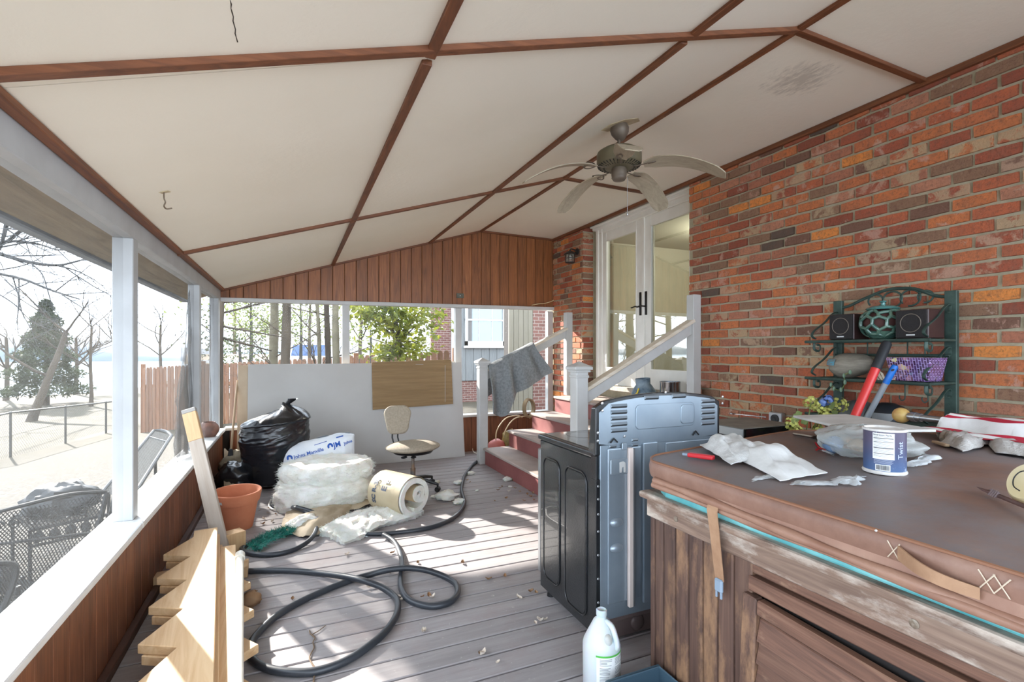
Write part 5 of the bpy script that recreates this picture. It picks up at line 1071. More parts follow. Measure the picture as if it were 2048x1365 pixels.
MB().box(a, b, -.032, -.013, .175, .93).build('wiring_conduit', mat('pinkish_conduit', S(214, 200, 192), rough=.5), stv, bev=.002)
MB().box(b, b + .012, -.03, -.012, .175, .925).build('conduit_side', mat('dull_zinc', S(120, 122, 126), rough=.5, metal=.5), stv, bev=.002)
for px, py in ((1225, 880), (1388, 865)):
    (a, z0) = sp(px, py); MB().tube([(a - .02, -.012, z0 - .012), (a, -.012, z0 + .008), (a + .02, -.012, z0 - .012)], .004, 5).build('arrow_mark', SLOT, stv)
MB().box(-.384, -.360, -.004, .04, .045, .79).box(-.384, -.372, -.004, .04, .79, .90).build('side_flange', BLKE, stv, bev=.002)
SCREW = mat('screw_zinc', S(200, 202, 204), rough=.3, metal=.8)
for z in (.12, .22, .33, .44, .55, .63, .70, .76): MB().lathe([(0, 0), (.006, 0), (.005, .003), (0, .004)], 8, TR(-.372, -.004, z) @ RX(PI / 2)).build('screw', SCREW, stv)
for px, py in ((1202.5, 807), (1443, 794), (1203, 822), (1442.5, 807), (1194, 866), (1194, 882), (1247, 873), (1329, 785)):
    (a, z0) = sp(px, py); MB().lathe([(0, 0), (.007, 0), (.006, .004), (0, .005)], 8, TR(a, -.006, z0) @ RX(PI / 2)).build('screw', SCREW, stv)
BRP = mat('brownish_panel', S(92, 78, 76), S(112, 96, 92), .5, metal=.2, sc=4)
MB().box(-.345, .37, .0, .03, .105, .15).build('lower_bar', BRP, stv, bev=.004)
MB().box(-.35, .37, .02, .05, .015, .112).build('lower_panel', BRP, stv, bev=.003)
MB().ball((-.13, .02, .065), (.04, .014, .04), 18, 10).build('round_dimple', BRP, stv)
for x in (-.33, .33):
    for y in (.08, .54): MB().lathe([(0, 0), (.022, 0), (.02, .02), (.008, .025), (.008, .06), (0, .06)], 12, TR(x, y, 0)).build('leg', BLK, stv)
# ================================================================ JUG AND TUB ON THE DECK
p = Vector((1.165, 1.74, 0)); jg = thing('plastic_gallon_jug', 'dusty translucent white jug with a green-banded label, on the deck behind the stove', 'jug', p)
JUGM = NT('milky_plastic'); _t = JUGM; _t.set(Roughness=.35, Subsurface_Weight=.35, Subsurface_Scale=.05, Transmission_Weight=.15); _t.b.inputs['Base Color'].default_value = S(214, 220, 222); JUGM = _t.m
MB().lathe([(0, .0), (.066, 0), (.076, .012), (.077, .185), (.073, .2), (.056, .235), (.032, .282), (.020, .292), (.0195, .30), (.022, .302), (.022, .322), (.018, .325), (.016, .32), (.015, .29), (0, .288)], 36).build('bottle', JUGM, jg, ang=50)
jd = Vector((.35, -.94, 0)); jp = jd.cross(Vector((0, 0, 1)))
MB().tube(spline([jd * .022 + Vector((0, 0, .282)), jd * .05 + Vector((0, 0, .272)), jd * .068 + Vector((0, 0, .235)), jd * .075 + Vector((0, 0, .205)), jd * .068 + Vector((0, 0, .19))], 5), .0115, 10).build('grip_handle', JUGM, jg)
MB().ball(jd * .045 + jp * .022 + Vector((0, 0, .222)), (.02, .02, .026), 14, 10).build('handle_hollow', mat('milky_shade', S(190, 194, 192), S(170, 168, 160), .4, sc=20), jg)
def jug_face(a0, a1, z0, z1, r=.0778, n=14): return lambda u, v: (r * math.cos(a0 + (a1 - a0) * u), r * math.sin(a0 + (a1 - a0) * u), z0 + (z1 - z0) * v)
LBLM = mat('label_paper', S(226, 228, 228), rough=.5); GRN = mat('green_print', S(84, 178, 74), rough=.45); INK = mat('grey_print', S(120, 124, 128), rough=.6)
MB().grid(jug_face(-2.42, -.55, .02, .172, .0776), 20, 2).build('label', LBLM, jg)
MB().grid(jug_face(-2.45, -.52, .168, .1755, .0781), 20, 1).build('green_band', GRN, jg); MB().grid(jug_face(-.62, -.52, .03, .17, .0781), 3, 2).build('green_edge', GRN, jg)
m = MB(); rn = random.Random(2)
for k in range(22):
    z = .160 - k * .0058; L_ = rn.uniform(.5, .95)
    for a0, a1 in ((-2.25, -1.55), (-1.42, -.72)):
        if k % 6 != 5: m.grid(jug_face(a0, a0 + (a1 - a0) * L_, z, z + .002, .0783), 8, 1)
m.build('printed_lines', INK, jg)['kind'] = 'stuff'
GB = mat('slate_plastic', S(62, 84, 98), rough=.45)
bn = MB(); x0, x1, y0, y1 = 1.10, 1.345, 1.26, 1.60
bn.box(x0, x1, y1 - .008, y1, 0, .13).box(x0, x1, y0, y0 + .008, 0, .13).box(x0, x0 + .008, y0, y1, 0, .13).box(x1 - .008, x1, y0, y1, 0, .13).box(x0, x1, y0, y1, 0, .006).box(x0 - .008, x1 + .002, y1 - .01, y1 + .008, .12, .13)
tag(bn.build('storage_tub', GB, None, bev=.004), 'open slate-blue plastic tub on the deck at the foot of the hot tub', 'tub')
# ================================================================ HOT TUB
def ty(px): # y on the tub's left face for pixel column
    u = (px - 1024) / FPX; return 1.37 * (_c - u * _s) / (_s + u * _c)
WW = (S(176, 156, 136), .52, .66)
TUBW = wood('worn_cedar', S(62, 43, 37), S(90, 66, 55), S(112, 86, 70), axis=2, sc=3, var=.16, rough=.6, wear=(S(142, 108, 80), .50, .64), bump=.25)
TUBR = wood('weathered_rail', S(96, 74, 62), S(136, 112, 96), S(160, 138, 120), axis=1, sc=3, var=.06, rough=.7, wear=(S(206, 194, 180), .46, .62), bump=.35)
TUBS = wood('worn_slat', S(72, 48, 38), S(108, 76, 60), S(134, 102, 82), axis=1, sc=3, var=.14, rough=.65, wear=(S(158, 128, 102), .54, .7), bump=.3)
TX0, TX1, TY0, TY1 = 1.37, 3.15, -.42, 1.69
ht = thing('hot_tub', 'square hot tub in a worn cedar cabinet, standing along the brick wall', 'hot tub')
MB().box(TX0 + .03, TX1, TY0, TY1 - .03, .04, .76).build('inner_frame', DARK, ht)
ed = [1.69, 1.658, 1.606, 1.537, 1.467, 1.394, 1.325, 1.253]
for a, b in zip(ed, ed[1:]): MB().box(TX0, TX0 + .03, b + .0015 - (a + b) / 2, a - .0015 - (a + b) / 2, -.335, .335).build('cabinet_board', TUBW, ht, bev=.009, seg=2, loc=(0, (a + b) / 2, .365))
for k in range(25):
    x = TX0 + .015 + k * .071
    if x + .07 < TX1: MB().box(-.034, .034, -.015, .015, -.335, .335).build('cabinet_board', TUBW, ht, bev=.006, loc=(x + .034, TY1 - .015, .365))
MB().box(TX1 - .03, TX1, TY0, TY1 - .03, .03, .70).build('side_panel', TUBW, ht)
MB().box(TX0 - .012, TX0 + .018, TY0, TY1 + .005, .70, .776).build('face_rail', TUBR, ht, bev=.004); MB().box(TX0, TX1, TY1 - .02, TY1 + .012, .70, .776).build('face_rail', TUBR, ht, bev=.004)
MB().box(TX0 - .035, TX0 + .10, TY0, TY1 + .03, .774, .802).build('top_rail', TUBR, ht, bev=.01, seg=2); MB().box(TX0 + .1, TX1 + .03, TY1 - .1, TY1 + .03, .774, .801).build('top_rail', TUBR, ht, bev=.01, seg=2)
MB().box(TX0 - .015, TX0 + .02, TY0, TY1 + .01, .0, .055).build('base_trim', TUBR, ht, bev=.004)
for px, py in ((1352, 1043), (1829, 1251)):
    q = at_x(px, py, TX0 - .012); MB().lathe([(0, -.002), (.011, -.002), (.011, .002), (.006, .0035), (0, .002)], 14, TR(q.x, q.y, .738) @ RY(-PI / 2)).build('bolt_head', mat('rusty_bolt', S(112, 92, 74), S(150, 140, 126), .5, metal=.5, sc=60), ht)
SHELL = mat('teal_acrylic', S(84, 160, 164), S(132, 196, 196), .35, sc=5)
m = MB(); sh = [(TX0 + .035, .80), (TX0 + .03, .845), (TX0 + .055, .862), (TX0 + .2, .862), (TX0 + .25, .5)]
pl = [(TX0 - .002, TY0), (TX1 - .03, TY0), (TX1 - .03, TY1 - .10), (TX1 - .10, TY1 - .03), (TX0 + .10, TY1 - .01), (TX0 + .03, TY1 - .03), (TX0 - .002, TY1 - .10)]
m.prism(pl, .795, .868).build('shell_rim', SHELL, ht, bev=.012, seg=2)
# access door and headers on the long side
MB().box(TX0, TX0 + .03, 1.18, 1.25, .03, .70).build('door_post', TUBW, ht, bev=.004)
for z0, z1, dx in ((.664, .698, .004), (.608, .657, -.008)): MB().box(TX0 + dx, TX0 + .03, TY0, 1.19, z0, z1).build('header_slat', TUBS, ht, bev=.005)
dT = Matrix.Translation(Vector((TX0, 1.20, .60))) @ RX(math.radians(2.6))
do = link('access_door', None, ht); do.matrix_world = dT
MB().box(-.022, .014, -.055, .0, -.56, .0).build('door_stile', TUBW, do, bev=.005); MB().box(-.022, .014, -1.55, -.055, -.05, .0).build('door_rail', TUBS, do, bev=.006)
for k in range(7):
    z = -.062 - k * .072
    MB().add([(-.016, -1.5, z - .075), (.012, -1.5, z - .062), (.012, -1.5, z), (-.002, -1.5, z), (-.016, -.055, z - .075), (.012, -.055, z - .062), (.012, -.055, z), (-.002, -.055, z)], [(0, 1, 2, 3), (7, 6, 5, 4), (0, 3, 7, 4), (3, 2, 6, 7), (2, 1, 5, 6), (1, 0, 4, 5)]).build('door_slat', TUBS, do, bev=.003)
q = at_x(1770, 1345, TX0 - .03); MB().box(-.02, .01, -.06, .06, -.03, .03).build('loose_block', TUBS, ht, bev=.004, loc=(TX0 + .01, q.y, .53))
# ---- vinyl cover
def zc(x): return .937 + .055 * min(1, max(0, (x - 1.345) / .90)) if x < 2.25 else .992 - .055 * (x - 2.25) / .94
VIN = NT('brown_vinyl'); _t = VIN; _t.set(Roughness=.48); _v = _t.new('ShaderNodeNewGeometry').outputs['Position']
_col = _t.ramp(_t.noise(_v, 4, 6, .65), [(.3, S(112, 80, 66)), (.55, S(138, 104, 88)), (.75, S(160, 128, 110))])
_mp = _t.new('ShaderNodeMapping'); _mp.inputs['Scale'].default_value = (1, 1.2, 6); _t.ln(_v, _mp.inputs['Vector'])
_sp = _t.new('ShaderNodeNewGeometry'); _sx = _t.new('ShaderNodeSeparateXYZ'); _t.ln(_sp.outputs['Normal'], _sx.inputs[0])
_dn = _t.ramp(_t.noise(_mp.outputs[0], 1.6, 7, .7), [(.36, (.15, .15, .15)), (.56, (.9, .9, .9))])
_mu = _t.new('ShaderNodeMath', operation='MULTIPLY'); _up = _t.ramp(_sx.outputs['Z'], [(.6, (0, 0, 0)), (.95, (1, 1, 1))]); _t.ln(_dn, _mu.inputs[0]); _t.ln(_up, _mu.inputs[1])
_t.ln(_t.mix(_mu.outputs[0], _col, S(118, 113, 114)), _t.b.inputs['Base Color']); _t.bump(_t.noise(_v, 34, 6, .65), .25, .004); VINM = _t.m
cv = thing('hot_tub_cover', 'dusty brown vinyl hot tub cover with drooping skirt and straps, lying on the tub', 'cover')
CX0, CX1, CY0, CY1 = 1.345, 3.19, -.45, 1.715
pl = []
for (cx, cy_, a0, r) in ((CX0 + .10, CY1 - .10, PI, .10), (CX1 - .10, CY1 - .10, PI / 2, .10)):
    for k in range(7): a = a0 - PI / 2 * k / 6; pl.append((cx + r * math.cos(a), cy_ + r * math.sin(a)))
left = [(CX0, y) for y in [CY0 + (CY1 - .10 - CY0) * k / 20 for k in range(20)]]
top_far = [pl[6][0] + (pl[7][0] - pl[6][0]) * k / 12 for k in range(1, 12)]
ring = left + pl[:7] + [(x, CY1) for x in top_far] + pl[7:] + [(CX1, CY0)]
n = len(ring); m = MB(); lv = [(.0, -.0, .872), (.006, 0, .885), (.008, .0, .91), (.004, 0, .93), (-.004, 0, .938)]
cxm, cym = 2.27, .6
vs = []
for off, _, z in lv:
    for x, y in ring:
        d = Vector((x - cxm, y - cym, 0)).normalized(); zz = z + (zc(x) - .937) * (z - .872) / .066; vs.append((x + d.x * off, y + d.y * off, zz))
fs = [(i * n + k, i * n + (k + 1) % n, (i + 1) * n + (k + 1) % n, (i + 1) * n + k) for i in range(4) for k in range(n)]
# top as strips in x, so the cover can crown
m.add(vs, fs, None, True)
m.grid(lambda u, v: (lambda x: (x, CY0 + ((CY1 - (0 if CX0 + .1 < x < CX1 - .1 else .10 - math.sqrt(max(0, .01 - (min(abs(x - CX0 - .1), abs(x - CX1 + .1))) ** 2)))) - CY0) * v, zc(x) + .004 * nz((x * 3, v * 6, 0), 1) * min(1, v * (1 - v) * 20)))(CX0 + .002 + (CX1 - CX0 - .004) * u), 60, 30)
m.build('padded_slab', VINM, cv, ang=50)
rim = [Vector((x, y, zc(x) + .001)) for x, y in ring]
MB().tube(rim, .005, 6).build('piping', mat('vinyl_piping', S(138, 96, 72), rough=.5), cv)
SK = mat('vinyl_skirt', S(136, 98, 80), S(160, 124, 104), .5, sc=6, bump=.15)
def skirt(off, z, r, seed): return [Vector((CX0 - .008 + off + .004 * math.sin(y * 5 + seed), y, z - .008 * math.sin(y * 2.2 + seed) ** 2 - .026 * max(0, 1.5 - y) / 1.5)) for y in [TY0 + (1.62 - TY0) * k / 40 for k in range(41)]]
MB().tube(skirt(0, .866, 0, 0), [.012 + .005 * math.sin(k * .5) ** 2 for k in range(41)], 10).build('skirt_roll', SK, cv)
MB().tube(skirt(-.002, .853, 0, 2), [.008 + .005 * math.sin(k * .33 + 1) ** 2 for k in range(41)], 10).build('skirt_roll', SK, cv)
_fz = skirt(0, .866, 0, 0)
MB().grid(lambda u, v: (lambda q: (CX0 - .003 - .008 * v, q.y, .879 + (q.z - .879) * v))(_fz[int(u * 40 + .5)]), 40, 3, .003).build('skirt_flap', SK, cv)
STR = mat('tan_webbing', S(148, 112, 84), S(168, 132, 102), .7, sc=14, bump=.2)
q = at_x(1418, 1010, 1.31); ya = q.y
def strap(u, v):
    P_ = [(1.345, .872), (1.328, .862), (1.318, .84), (1.322, .80), (1.325, .77), (1.338, .66), (1.345, .60)]; s_ = v * (len(P_) - 1); i = min(len(P_) - 2, int(s_)); f_ = s_ - i
    x = P_[i][0] * (1 - f_) + P_[i + 1][0] * f_; z = P_[i][1] * (1 - f_) + P_[i + 1][1] * f_; return (x, ya + (u - .5) * (.050 - .012 * v) - .012 * v, z)
MB().grid(strap, 2, 18, .003).build('hanging_strap', STR, cv)
sb_ = link('strap_buckle', None, cv); 
MB().cbox((1.343, ya - .012, .582), (.014, .034, .045)).build('buckle_body', mat('grey_buckle', S(130, 146, 162), rough=.4), sb_, bev=.005)
MB().cbox((1.343, ya - .022, .553), (.008, .008, .03)).cbox((1.343, ya - .002, .553), (.008, .008, .03)).build('buckle_prongs', mat('grey_buckle', S(0, 0, 0)), sb_, bev=.002)
ya2, yb2 = at_x(1800, 1085, 1.34).y, at_x(1965, 1190, 1.34).y
MB().grid(lambda u, v: (1.330 - .03 * math.sin(PI * u), ya2 + (yb2 - ya2) * u, .905 - .03 * u + .034 * (v - .5) * (1 - .25 * u)), 16, 3, .004).build('carry_handle', STR, cv)
THR = mat('pale_thread', S(206, 190, 168), rough=.8)
for y_ in (ya2 + .01, yb2 - .035, yb2 - .01):
    MB().tube([(1.3345, y_ + .015, .925), (1.3335, y_ - .012, .885), (1.3345, y_ + .014, .885), (1.3335, y_ - .013, .925)], .0014, 5).build('stitching', THR, cv)
def at_cover(px, py, dz=0):
    z = .95 + dz
    for _ in range(12):
        p = at_z(px, py, z); z = zc(p.x) + dz
    return p
# ================================================================ THINGS ON THE COVER
RAG = mat('white_rag', S(220, 220, 218), S(206, 206, 204), .95, sc=7, bump=.15, bsc=60)
def patch(name, label, cat, cs, h, mt, n=26, th=.004, seed=0, fr=3.2, base=.004, fold=0, parent=None):
    P_ = [at_cover(x, y) for x, y in cs]
    def fn(u, v):
        q = P_[0].lerp(P_[1], u).lerp(P_[3].lerp(P_[2], u), v); e = min(1, 5 * min(u, 1 - u) + .1) * min(1, 5 * min(v, 1 - v) + .1)
        z = (.5 + .5 * fbm((u * fr * .6, v * fr * .6, seed), 1, seed, 2)) * h * .9 * e + .12 * h * nz((u * 9, v * 9, seed), 1) * e + h * .35 * math.sin(PI * u) * math.sin(PI * v)
        if fold: z += h * .6 * max(0, math.sin(v * fold + u * 2 + seed)) * e
        q = q + Vector((nz((u * 4, v * 4, seed), 1) * .02, nz((u * 4, v * 4, seed + 9), 1) * .02, 0)); return (q.x, q.y, zc(q.x) + base + th + z)
    o = MB().grid(fn, n, n, th).build(name, mt, parent, ang=70)
    return tag(o, label, cat) if label else o
patch('white_wiper', 'smooth white wiping cloth trailing along the cover toward the can', 'cloth', [(1418, 893), (1530, 896), (1655, 952), (1560, 968)], .040, RAG, 34, seed=2, fold=9)
patch('terry_rag', 'rough white terry rag crumpled at the cover corner, over the red tool', 'cloth', [(1400, 900), (1478, 885), (1535, 925), (1462, 940)], .05, mat('terry_white', S(214, 214, 212), S(196, 196, 194), .95, sc=30, bump=.4, bsc=150), 34, seed=5, base=.014, fr=4)
tag(MB().tube(spline([at_cover(1533, 893, .022), at_cover(1538, 904, .026), at_cover(1550, 917, .016), at_cover(1560, 925, .01)], 4), .011, 8).build('twisted_rag', RAG), 'short twisted white rag end beside the smooth white cloth', 'cloth')
p0, p1 = at_cover(1371, 909, .014), at_cover(1440, 918, .014); t = thing('utility_knife', 'red-handled utility tool under the rags at the cover corner', 'tool'); d = (p1 - p0).normalized()
MB().bar(p0 + d * .012, p0 + d * .12, .028, .018).build('red_handle', mat('red_plastic', S(196, 40, 48), rough=.35), t, bev=.006, seg=2); MB().bar(p0 - d * .012, p0 + d * .02, .016, .010).build('grey_tip', mat('grey_buckle', S(0, 0, 0)), t, bev=.002)
def film(name, tint, dens):
    t = NT(name); t.set(Roughness=.12); t.b.inputs['Base Color'].default_value = tint; t.b.inputs['Specular IOR Level'].default_value = .8; tr = t.new('ShaderNodeBsdfTransparent'); tr.inputs[0].default_value = (.97, .98, .98, 1); mx = t.new('ShaderNodeMixShader')
    lw = t.new('ShaderNodeLayerWeight'); lw.inputs[0].default_value = .45; mr = t.new('ShaderNodeMapRange'); mr.inputs['To Min'].default_value = dens; mr.inputs['To Max'].default_value = min(1, dens + .4); t.ln(lw.outputs['Facing'], mr.inputs['Value']); t.ln(mr.outputs[0], mx.inputs[0])
    t.ln(tr.outputs[0], mx.inputs[1]); t.ln(t.b.outputs[0], mx.inputs[2]); t.ln(mx.outputs[0], t.out.inputs[0]); t.bump(t.noise(t.coord((1, 1, 1)), 22, 4), .5, .01); return t.m
FILM = film('clear_film', S(222, 226, 228), .30); CLOUD = film('cloudy_film', S(206, 210, 208), .30)
patch('plastic_strip', 'short clear plastic strip on the cover under the white cloth', 'plastic', [(1503, 966), (1510, 958), (1560, 949), (1556, 958)], .006, FILM, 10, .001, 3)
patch('plastic_strip', 'long clear plastic strip on the cover in front of the can', 'plastic', [(1584, 974), (1590, 968), (1672, 966), (1668, 975)], .008, FILM, 12, .001, 4)
patch('plastic_strip', 'curled forked plastic strip on the cover just left of the can', 'plastic', [(1660, 972), (1672, 962), (1733, 957), (1715, 974)], .014, FILM, 12, .001, 6)
# drink-mix can
p = at_cover(1769, 945); cn = thing('drink_mix_can', 'purple and blue canister with a nutrition panel, dusted white, standing on the cover', 'can', (p.x, p.y, zc(p.x) + .002))
RC, HC = .061, .152
CANP = NT('can_label'); _t = CANP; _t.set(Roughness=.42); _v = _t.coord((1, 1, 1), False); _sx = _t.new('ShaderNodeSeparateXYZ'); _t.ln(_v, _sx.inputs[0])
_mr = _t.new('ShaderNodeMapRange'); _mr.inputs['From Max'].default_value = HC; _t.ln(_sx.outputs['Z'], _mr.inputs['Value']); _col = _t.ramp(_mr.outputs[0], [(.1, S(70, 96, 138)), (.45, S(66, 74, 108)), (.75, S(78, 70, 94)), (1, S(74, 66, 88))])
_ns = _t.ramp(_t.noise(_v, 60, 6, .75), [(.52, (0, 0, 0)), (.66, (.8, .8, .8))]); _ms = _t.ramp(_t.noise(_v, 11, 3), [(.5, (0, 0, 0)), (.62, (1, 1, 1))]); _mu = _t.new('ShaderNodeMath', operation='MULTIPLY'); _t.ln(_ns, _mu.inputs[0]); _t.ln(_ms, _mu.inputs[1])
_t.ln(_t.mix(_mu.outputs[0], _col, S(196, 206, 220)), _t.b.inputs['Base Color']); CANM = _t.m
MB().lathe([(RC, .010), (RC, HC - .008)], 40, cap=False).build('labelled_wall', CANM, cn)
CW = mat('can_white', S(216, 214, 210), S(196, 190, 184), .5, sc=30)
MB().lathe([(0, 0), (RC + .002, 0), (RC + .004, .005), (RC + .001, .011), (RC - .002, .012)], 40, cap=False).build('base_rim', CW, cn, ang=60)
MB().lathe([(RC - .001, HC - .009), (RC + .004, HC - .007), (RC + .004, HC), (RC - .002, HC + .001), (RC - .004, HC - .006), (0, HC - .006)], 40, cap=False).build('lid', CW, cn, ang=50)
ca0 = math.atan2(-p.y, -p.x)   # angle that faces the camera
def cang(s): return ca0 + s / RC     # s metres to the right as seen
def cface(s0, s1, z0, z1, r=.0005): return lambda u, v: ((RC + r) * math.cos(cang(s0 + (s1 - s0) * u)), (RC + r) * math.sin(cang(s0 + (s1 - s0) * u)), z0 + (z1 - z0) * v)
MB().grid(cface(-.034, .028, .052, .140), 12, 2).build('nutrition_panel', LBLM, cn)
BLKINK = mat('black_ink', S(36, 34, 40), rough=.6)
wrap_text('Nutrition Facts', .0085, lambda x, y: cface(0, 1, 0, 1, .001)(-.032 + x, .131 + y), BLKINK, 'lettering', cn, .0001, False)
m = MB()
for k, (z, th, L_) in enumerate(((.127, .0007, .056), (.1215, .0022, .056), (.118, .0007, .04), (.1135, .0007, .05), (.109, .0014, .056), (.105, .0006, .05), (.101, .0006, .045), (.097, .0006, .052), (.093, .0006, .04), (.0885, .0025, .056), (.084, .0006, .05), (.080, .0006, .044), (.076, .0006, .05), (.070, .0018, .056), (.065, .0006, .05), (.061, .0006, .042))): m.grid(cface(-.031, -.031 + L_, z, z + th, .001), 8, 1)
m.build('printed_lines', BLKINK, cn)['kind'] = 'stuff'
MB().grid(cface(-.026, .016, .013, .034), 10, 2).build('barcode_panel', LBLM, cn)
m = MB(); rn = random.Random(3); s_ = -.023
while s_ < .012: w_ = rn.choice((.0005, .001, .0015)); m.grid(cface(s_, s_ + w_, .016, .032, .001), 1, 1); s_ += w_ + rn.choice((.0007, .0012))
m.build('barcode', BLKINK, cn)['kind'] = 'stuff'
m = MB()
for k in range(5): m.grid(cface(-.03, .02 + .004 * (k % 2), .0375 + k * .003, .0385 + k * .003, .0008), 8, 1)
m.build('small_print', mat('pale_ink', S(170, 178, 196), rough=.6), cn)['kind'] = 'stuff'
wrap_text('Twist', .026, lambda x, y: cface(0, 1, 0, 1, .001)(.056 - y, .055 + x), mat('pale_ink', S(0, 0, 0)), 'lettering', cn, .0003, True)
# plastic bag behind the can
pb2 = at_cover(1770, 925); bz = zc(pb2.x)
bgt = thing('plastic_bag', 'cloudy clear plastic bag of odds and ends behind the can', 'bag', (pb2.x + .03, pb2.y + .10, bz))
MB().grid(lambda u, v: (lambda a, th: (lambda k: (.150 * k * math.sin(th) * math.cos(a) * (1 + .25 * max(0, math.cos(a)) ** 6), .14 * k * math.sin(th) * math.sin(a), max(.003, .058 + .062 * k * math.cos(th))))(1 + .16 * nz((math.cos(a), math.sin(a), th * 1.4), 1.6, 4) + .10 * abs(nz((math.cos(a) * 3, math.sin(a) * 3, th * 3), 1.6, 7)) + .05 * nz((math.cos(a) * 2, math.sin(a) * 2, th * 2), 2, 2)))(2 * PI * u - .6, PI * v), 56, 34, .0, M=RZ(-.95)).build('bag_film', CLOUD, bgt, ang=80)
for dx, dy, c, r in ((-.08, .06, S(96, 120, 150), .04), (-.03, .0, S(150, 128, 104), .035), (.05, -.06, S(150, 146, 138), .045), (.0, .05, S(176, 140, 112), .03)): MB().ball((dx, dy, .042), (r, r * .8, r * .8), 14, 10, bagfn(int(r * 1000), .2)).build('bag_contents', mat('content_%d' % int(r * 1000), c, rough=.7), bgt)
patch('zip_bag', 'flattened clear zip bag with a purple zip, right of the can', 'bag', [(1815, 938), (1840, 912), (1885, 920), (1840, 935)], .02, FILM, 14, .001, 8)
# white shelf board resting on the bag
WB = [Vector((2.461, 1.80, 1.095)), Vector((2.264, 1.405, 1.03)), Vector((2.62, 1.28, 1.03)), Vector((2.779, 1.70, 1.04))]
cs = [at_z(1586, 836, 1.075), at_z(1712, 866, 1.075), at_z(1873, 865, 1.075), at_z(1692, 833, 1.075)]
bwm = mat('dusty_white_laminate', S(206, 203, 198), S(176, 172, 166), .6, sc=5, lo=.3, hi=.7, stretch=(1, 2, 1))
m = MB(); m.add([c for c in cs] + [c + Vector((0, 0, .011)) for c in cs], [(0, 1, 2, 3)[::-1], (4, 5, 6, 7), (0, 1, 5, 4), (1, 2, 6, 5), (2, 3, 7, 6), (3, 0, 4, 7)])
tag(m.build('shelf_board', bwm, None, bev=.002), 'dusty white shelf board lying across the plastic bag behind the can', 'board')
for k, c in enumerate(((cs[0] + cs[3]) / 2 * .8 + cs[1] * .2, (cs[2] * .7 + cs[3] * .3))):
    c = (cs[0] * (.3, .1)[k] + cs[1] * (.35, .1)[k] + cs[2] * (.1, .45)[k] + cs[3] * (.25, .35)[k]); z0 = zc(c.x) + .001
    tag(MB().box(-.05, .05, -.035, .035, 0, 1.074 - z0).build('wood_block', TUBS, None, bev=.004, loc=(c.x, c.y, z0)), ('hidden wood block under the left half of the shelf board', 'hidden wood block under the right half of the shelf board')[k], 'block')
q0, q1 = at_cover(1587, 868, .008), at_cover(1653, 879, .008)
tag(MB().tube([q0, q0.lerp(q1, .8), q1], [.007, .007, .003], 8).build('chrome_rod', CHR), 'thin chrome rod lying on the cover left of the shelf board', 'rod')
q = at_cover(1667, 890); tag(MB().lathe([(0, .002), (.05, .002), (.085, .02), (.088, .021), (.086, .024), (.05, .007), (0, .007)], 28).build('dark_dish', mat('dark_pewter', S(66, 62, 60), rough=.5, metal=.2), None, loc=(q.x, q.y, zc(q.x))), 'shallow dark dish on the cover left of the plastic bag', 'dish')
rb = [at_cover(x, y, z) for x, y, z in ((1631, 886, .03), (1635, 893, .012), (1642, 898, .006), (1652, 900, .02), (1640, 897, .008), (1632, 901, .006))]
tag(MB().tube(spline(rb, 4), .004, 5, flat=.4).build('red_ribbon', mat('red_plastic', S(0, 0, 0))), 'red ribbon scrap on the cover beside the dark dish', 'ribbon')
patch('small_zip_bag', 'small clear zip bag on the cover under the dark dish', 'bag', [(1640, 904), (1648, 893), (1668, 897), (1668, 915)], .018, FILM, 12, .001, 5)
# flag on its pole
fg = thing('flag', 'rolled red and white striped flag on an aluminium pole, beside the wall', 'flag')
F0, F1 = at_z(1810, 832, 1.035), at_z(2110, 868, 1.035); fd_ = (F1 - F0).normalized(); fs_ = fd_.cross(Vector((0, 0, 1)))
if fs_.x > 0: fs_ = -fs_
ALU = mat('aluminium', S(186, 188, 190), rough=.3, metal=.9)
MB().tube([F0, F0 + fd_ * .85], .017, 12).build('pole', ALU, fg); MB().ball(F0 - fd_ * .02, (.042, .042, .042), 18, 12).build('finial', mat('aged_yellow', S(206, 176, 104), S(190, 140, 88), .4, sc=16), fg)
MB().tube([F0 + fd_ * .035, F0 + fd_ * .06], .026, 12).tube([F0 + fd_ * .06, F0 + fd_ * .085], .022, 12).build('pole_collar', ALU, fg)
FR, FW, FBL = mat('flag_red', S(186, 34, 58), rough=.85, bump=.2), mat('flag_white', S(232, 232, 230), rough=.85, bump=.2), mat('flag_blue', S(26, 62, 140), rough=.85)
NS = 8
for k in range(NS):
    def fn(u, v, k=k):
        s = max(0, min(1, (k + v) / NS + .10 * math.sin(5 * u + .6) * u)); L_ = .18 + .62 * u
        q = F0 + fd_ * (L_ + .05 * math.sin(s * 5)); a = PI * .22 + s * 3.4
        if s < .55: o_ = Vector((0, 0, 1)) * (.036 * math.sin(a)) + fs_ * (-.036 * math.cos(a)) ; rr = 1 + .5 * u + .15 * math.sin(11 * u + 8 * s); q = q + o_ * rr
        else: q = q + fs_ * (.036 + (s - .55) * (.20 + .16 * u)) + Vector((0, 0, -.03 - .03 * (s - .55)))
        q = q + Vector((0, 0, .012 * math.sin(16 * u + 10 * s) * u)) + fs_ * .015 * math.sin(13 * u + 4 * s); q.z = max(q.z, zc(q.x) + .006 + .001 * (NS - k)); return q
    MB().grid(fn, 26, 3, .0015).build('stripe', FR if k % 2 else FW, fg, ang=80)
p_ = at_cover(2046, 868, .02); MB().ball(p_, (.07, .05, .022), 20, 12, bagfn(4, .15)).build('canton', FBL, fg)
tag(MB().ball(at_cover(1803, 842, .02), (.045, .06, .014), 14, 8, bagfn(4, .2)).build('yellow_cloth', mat('lime_cloth', S(206, 208, 120), rough=.9)), 'lime yellow cloth scrap under the finial of the flag pole', 'cloth')
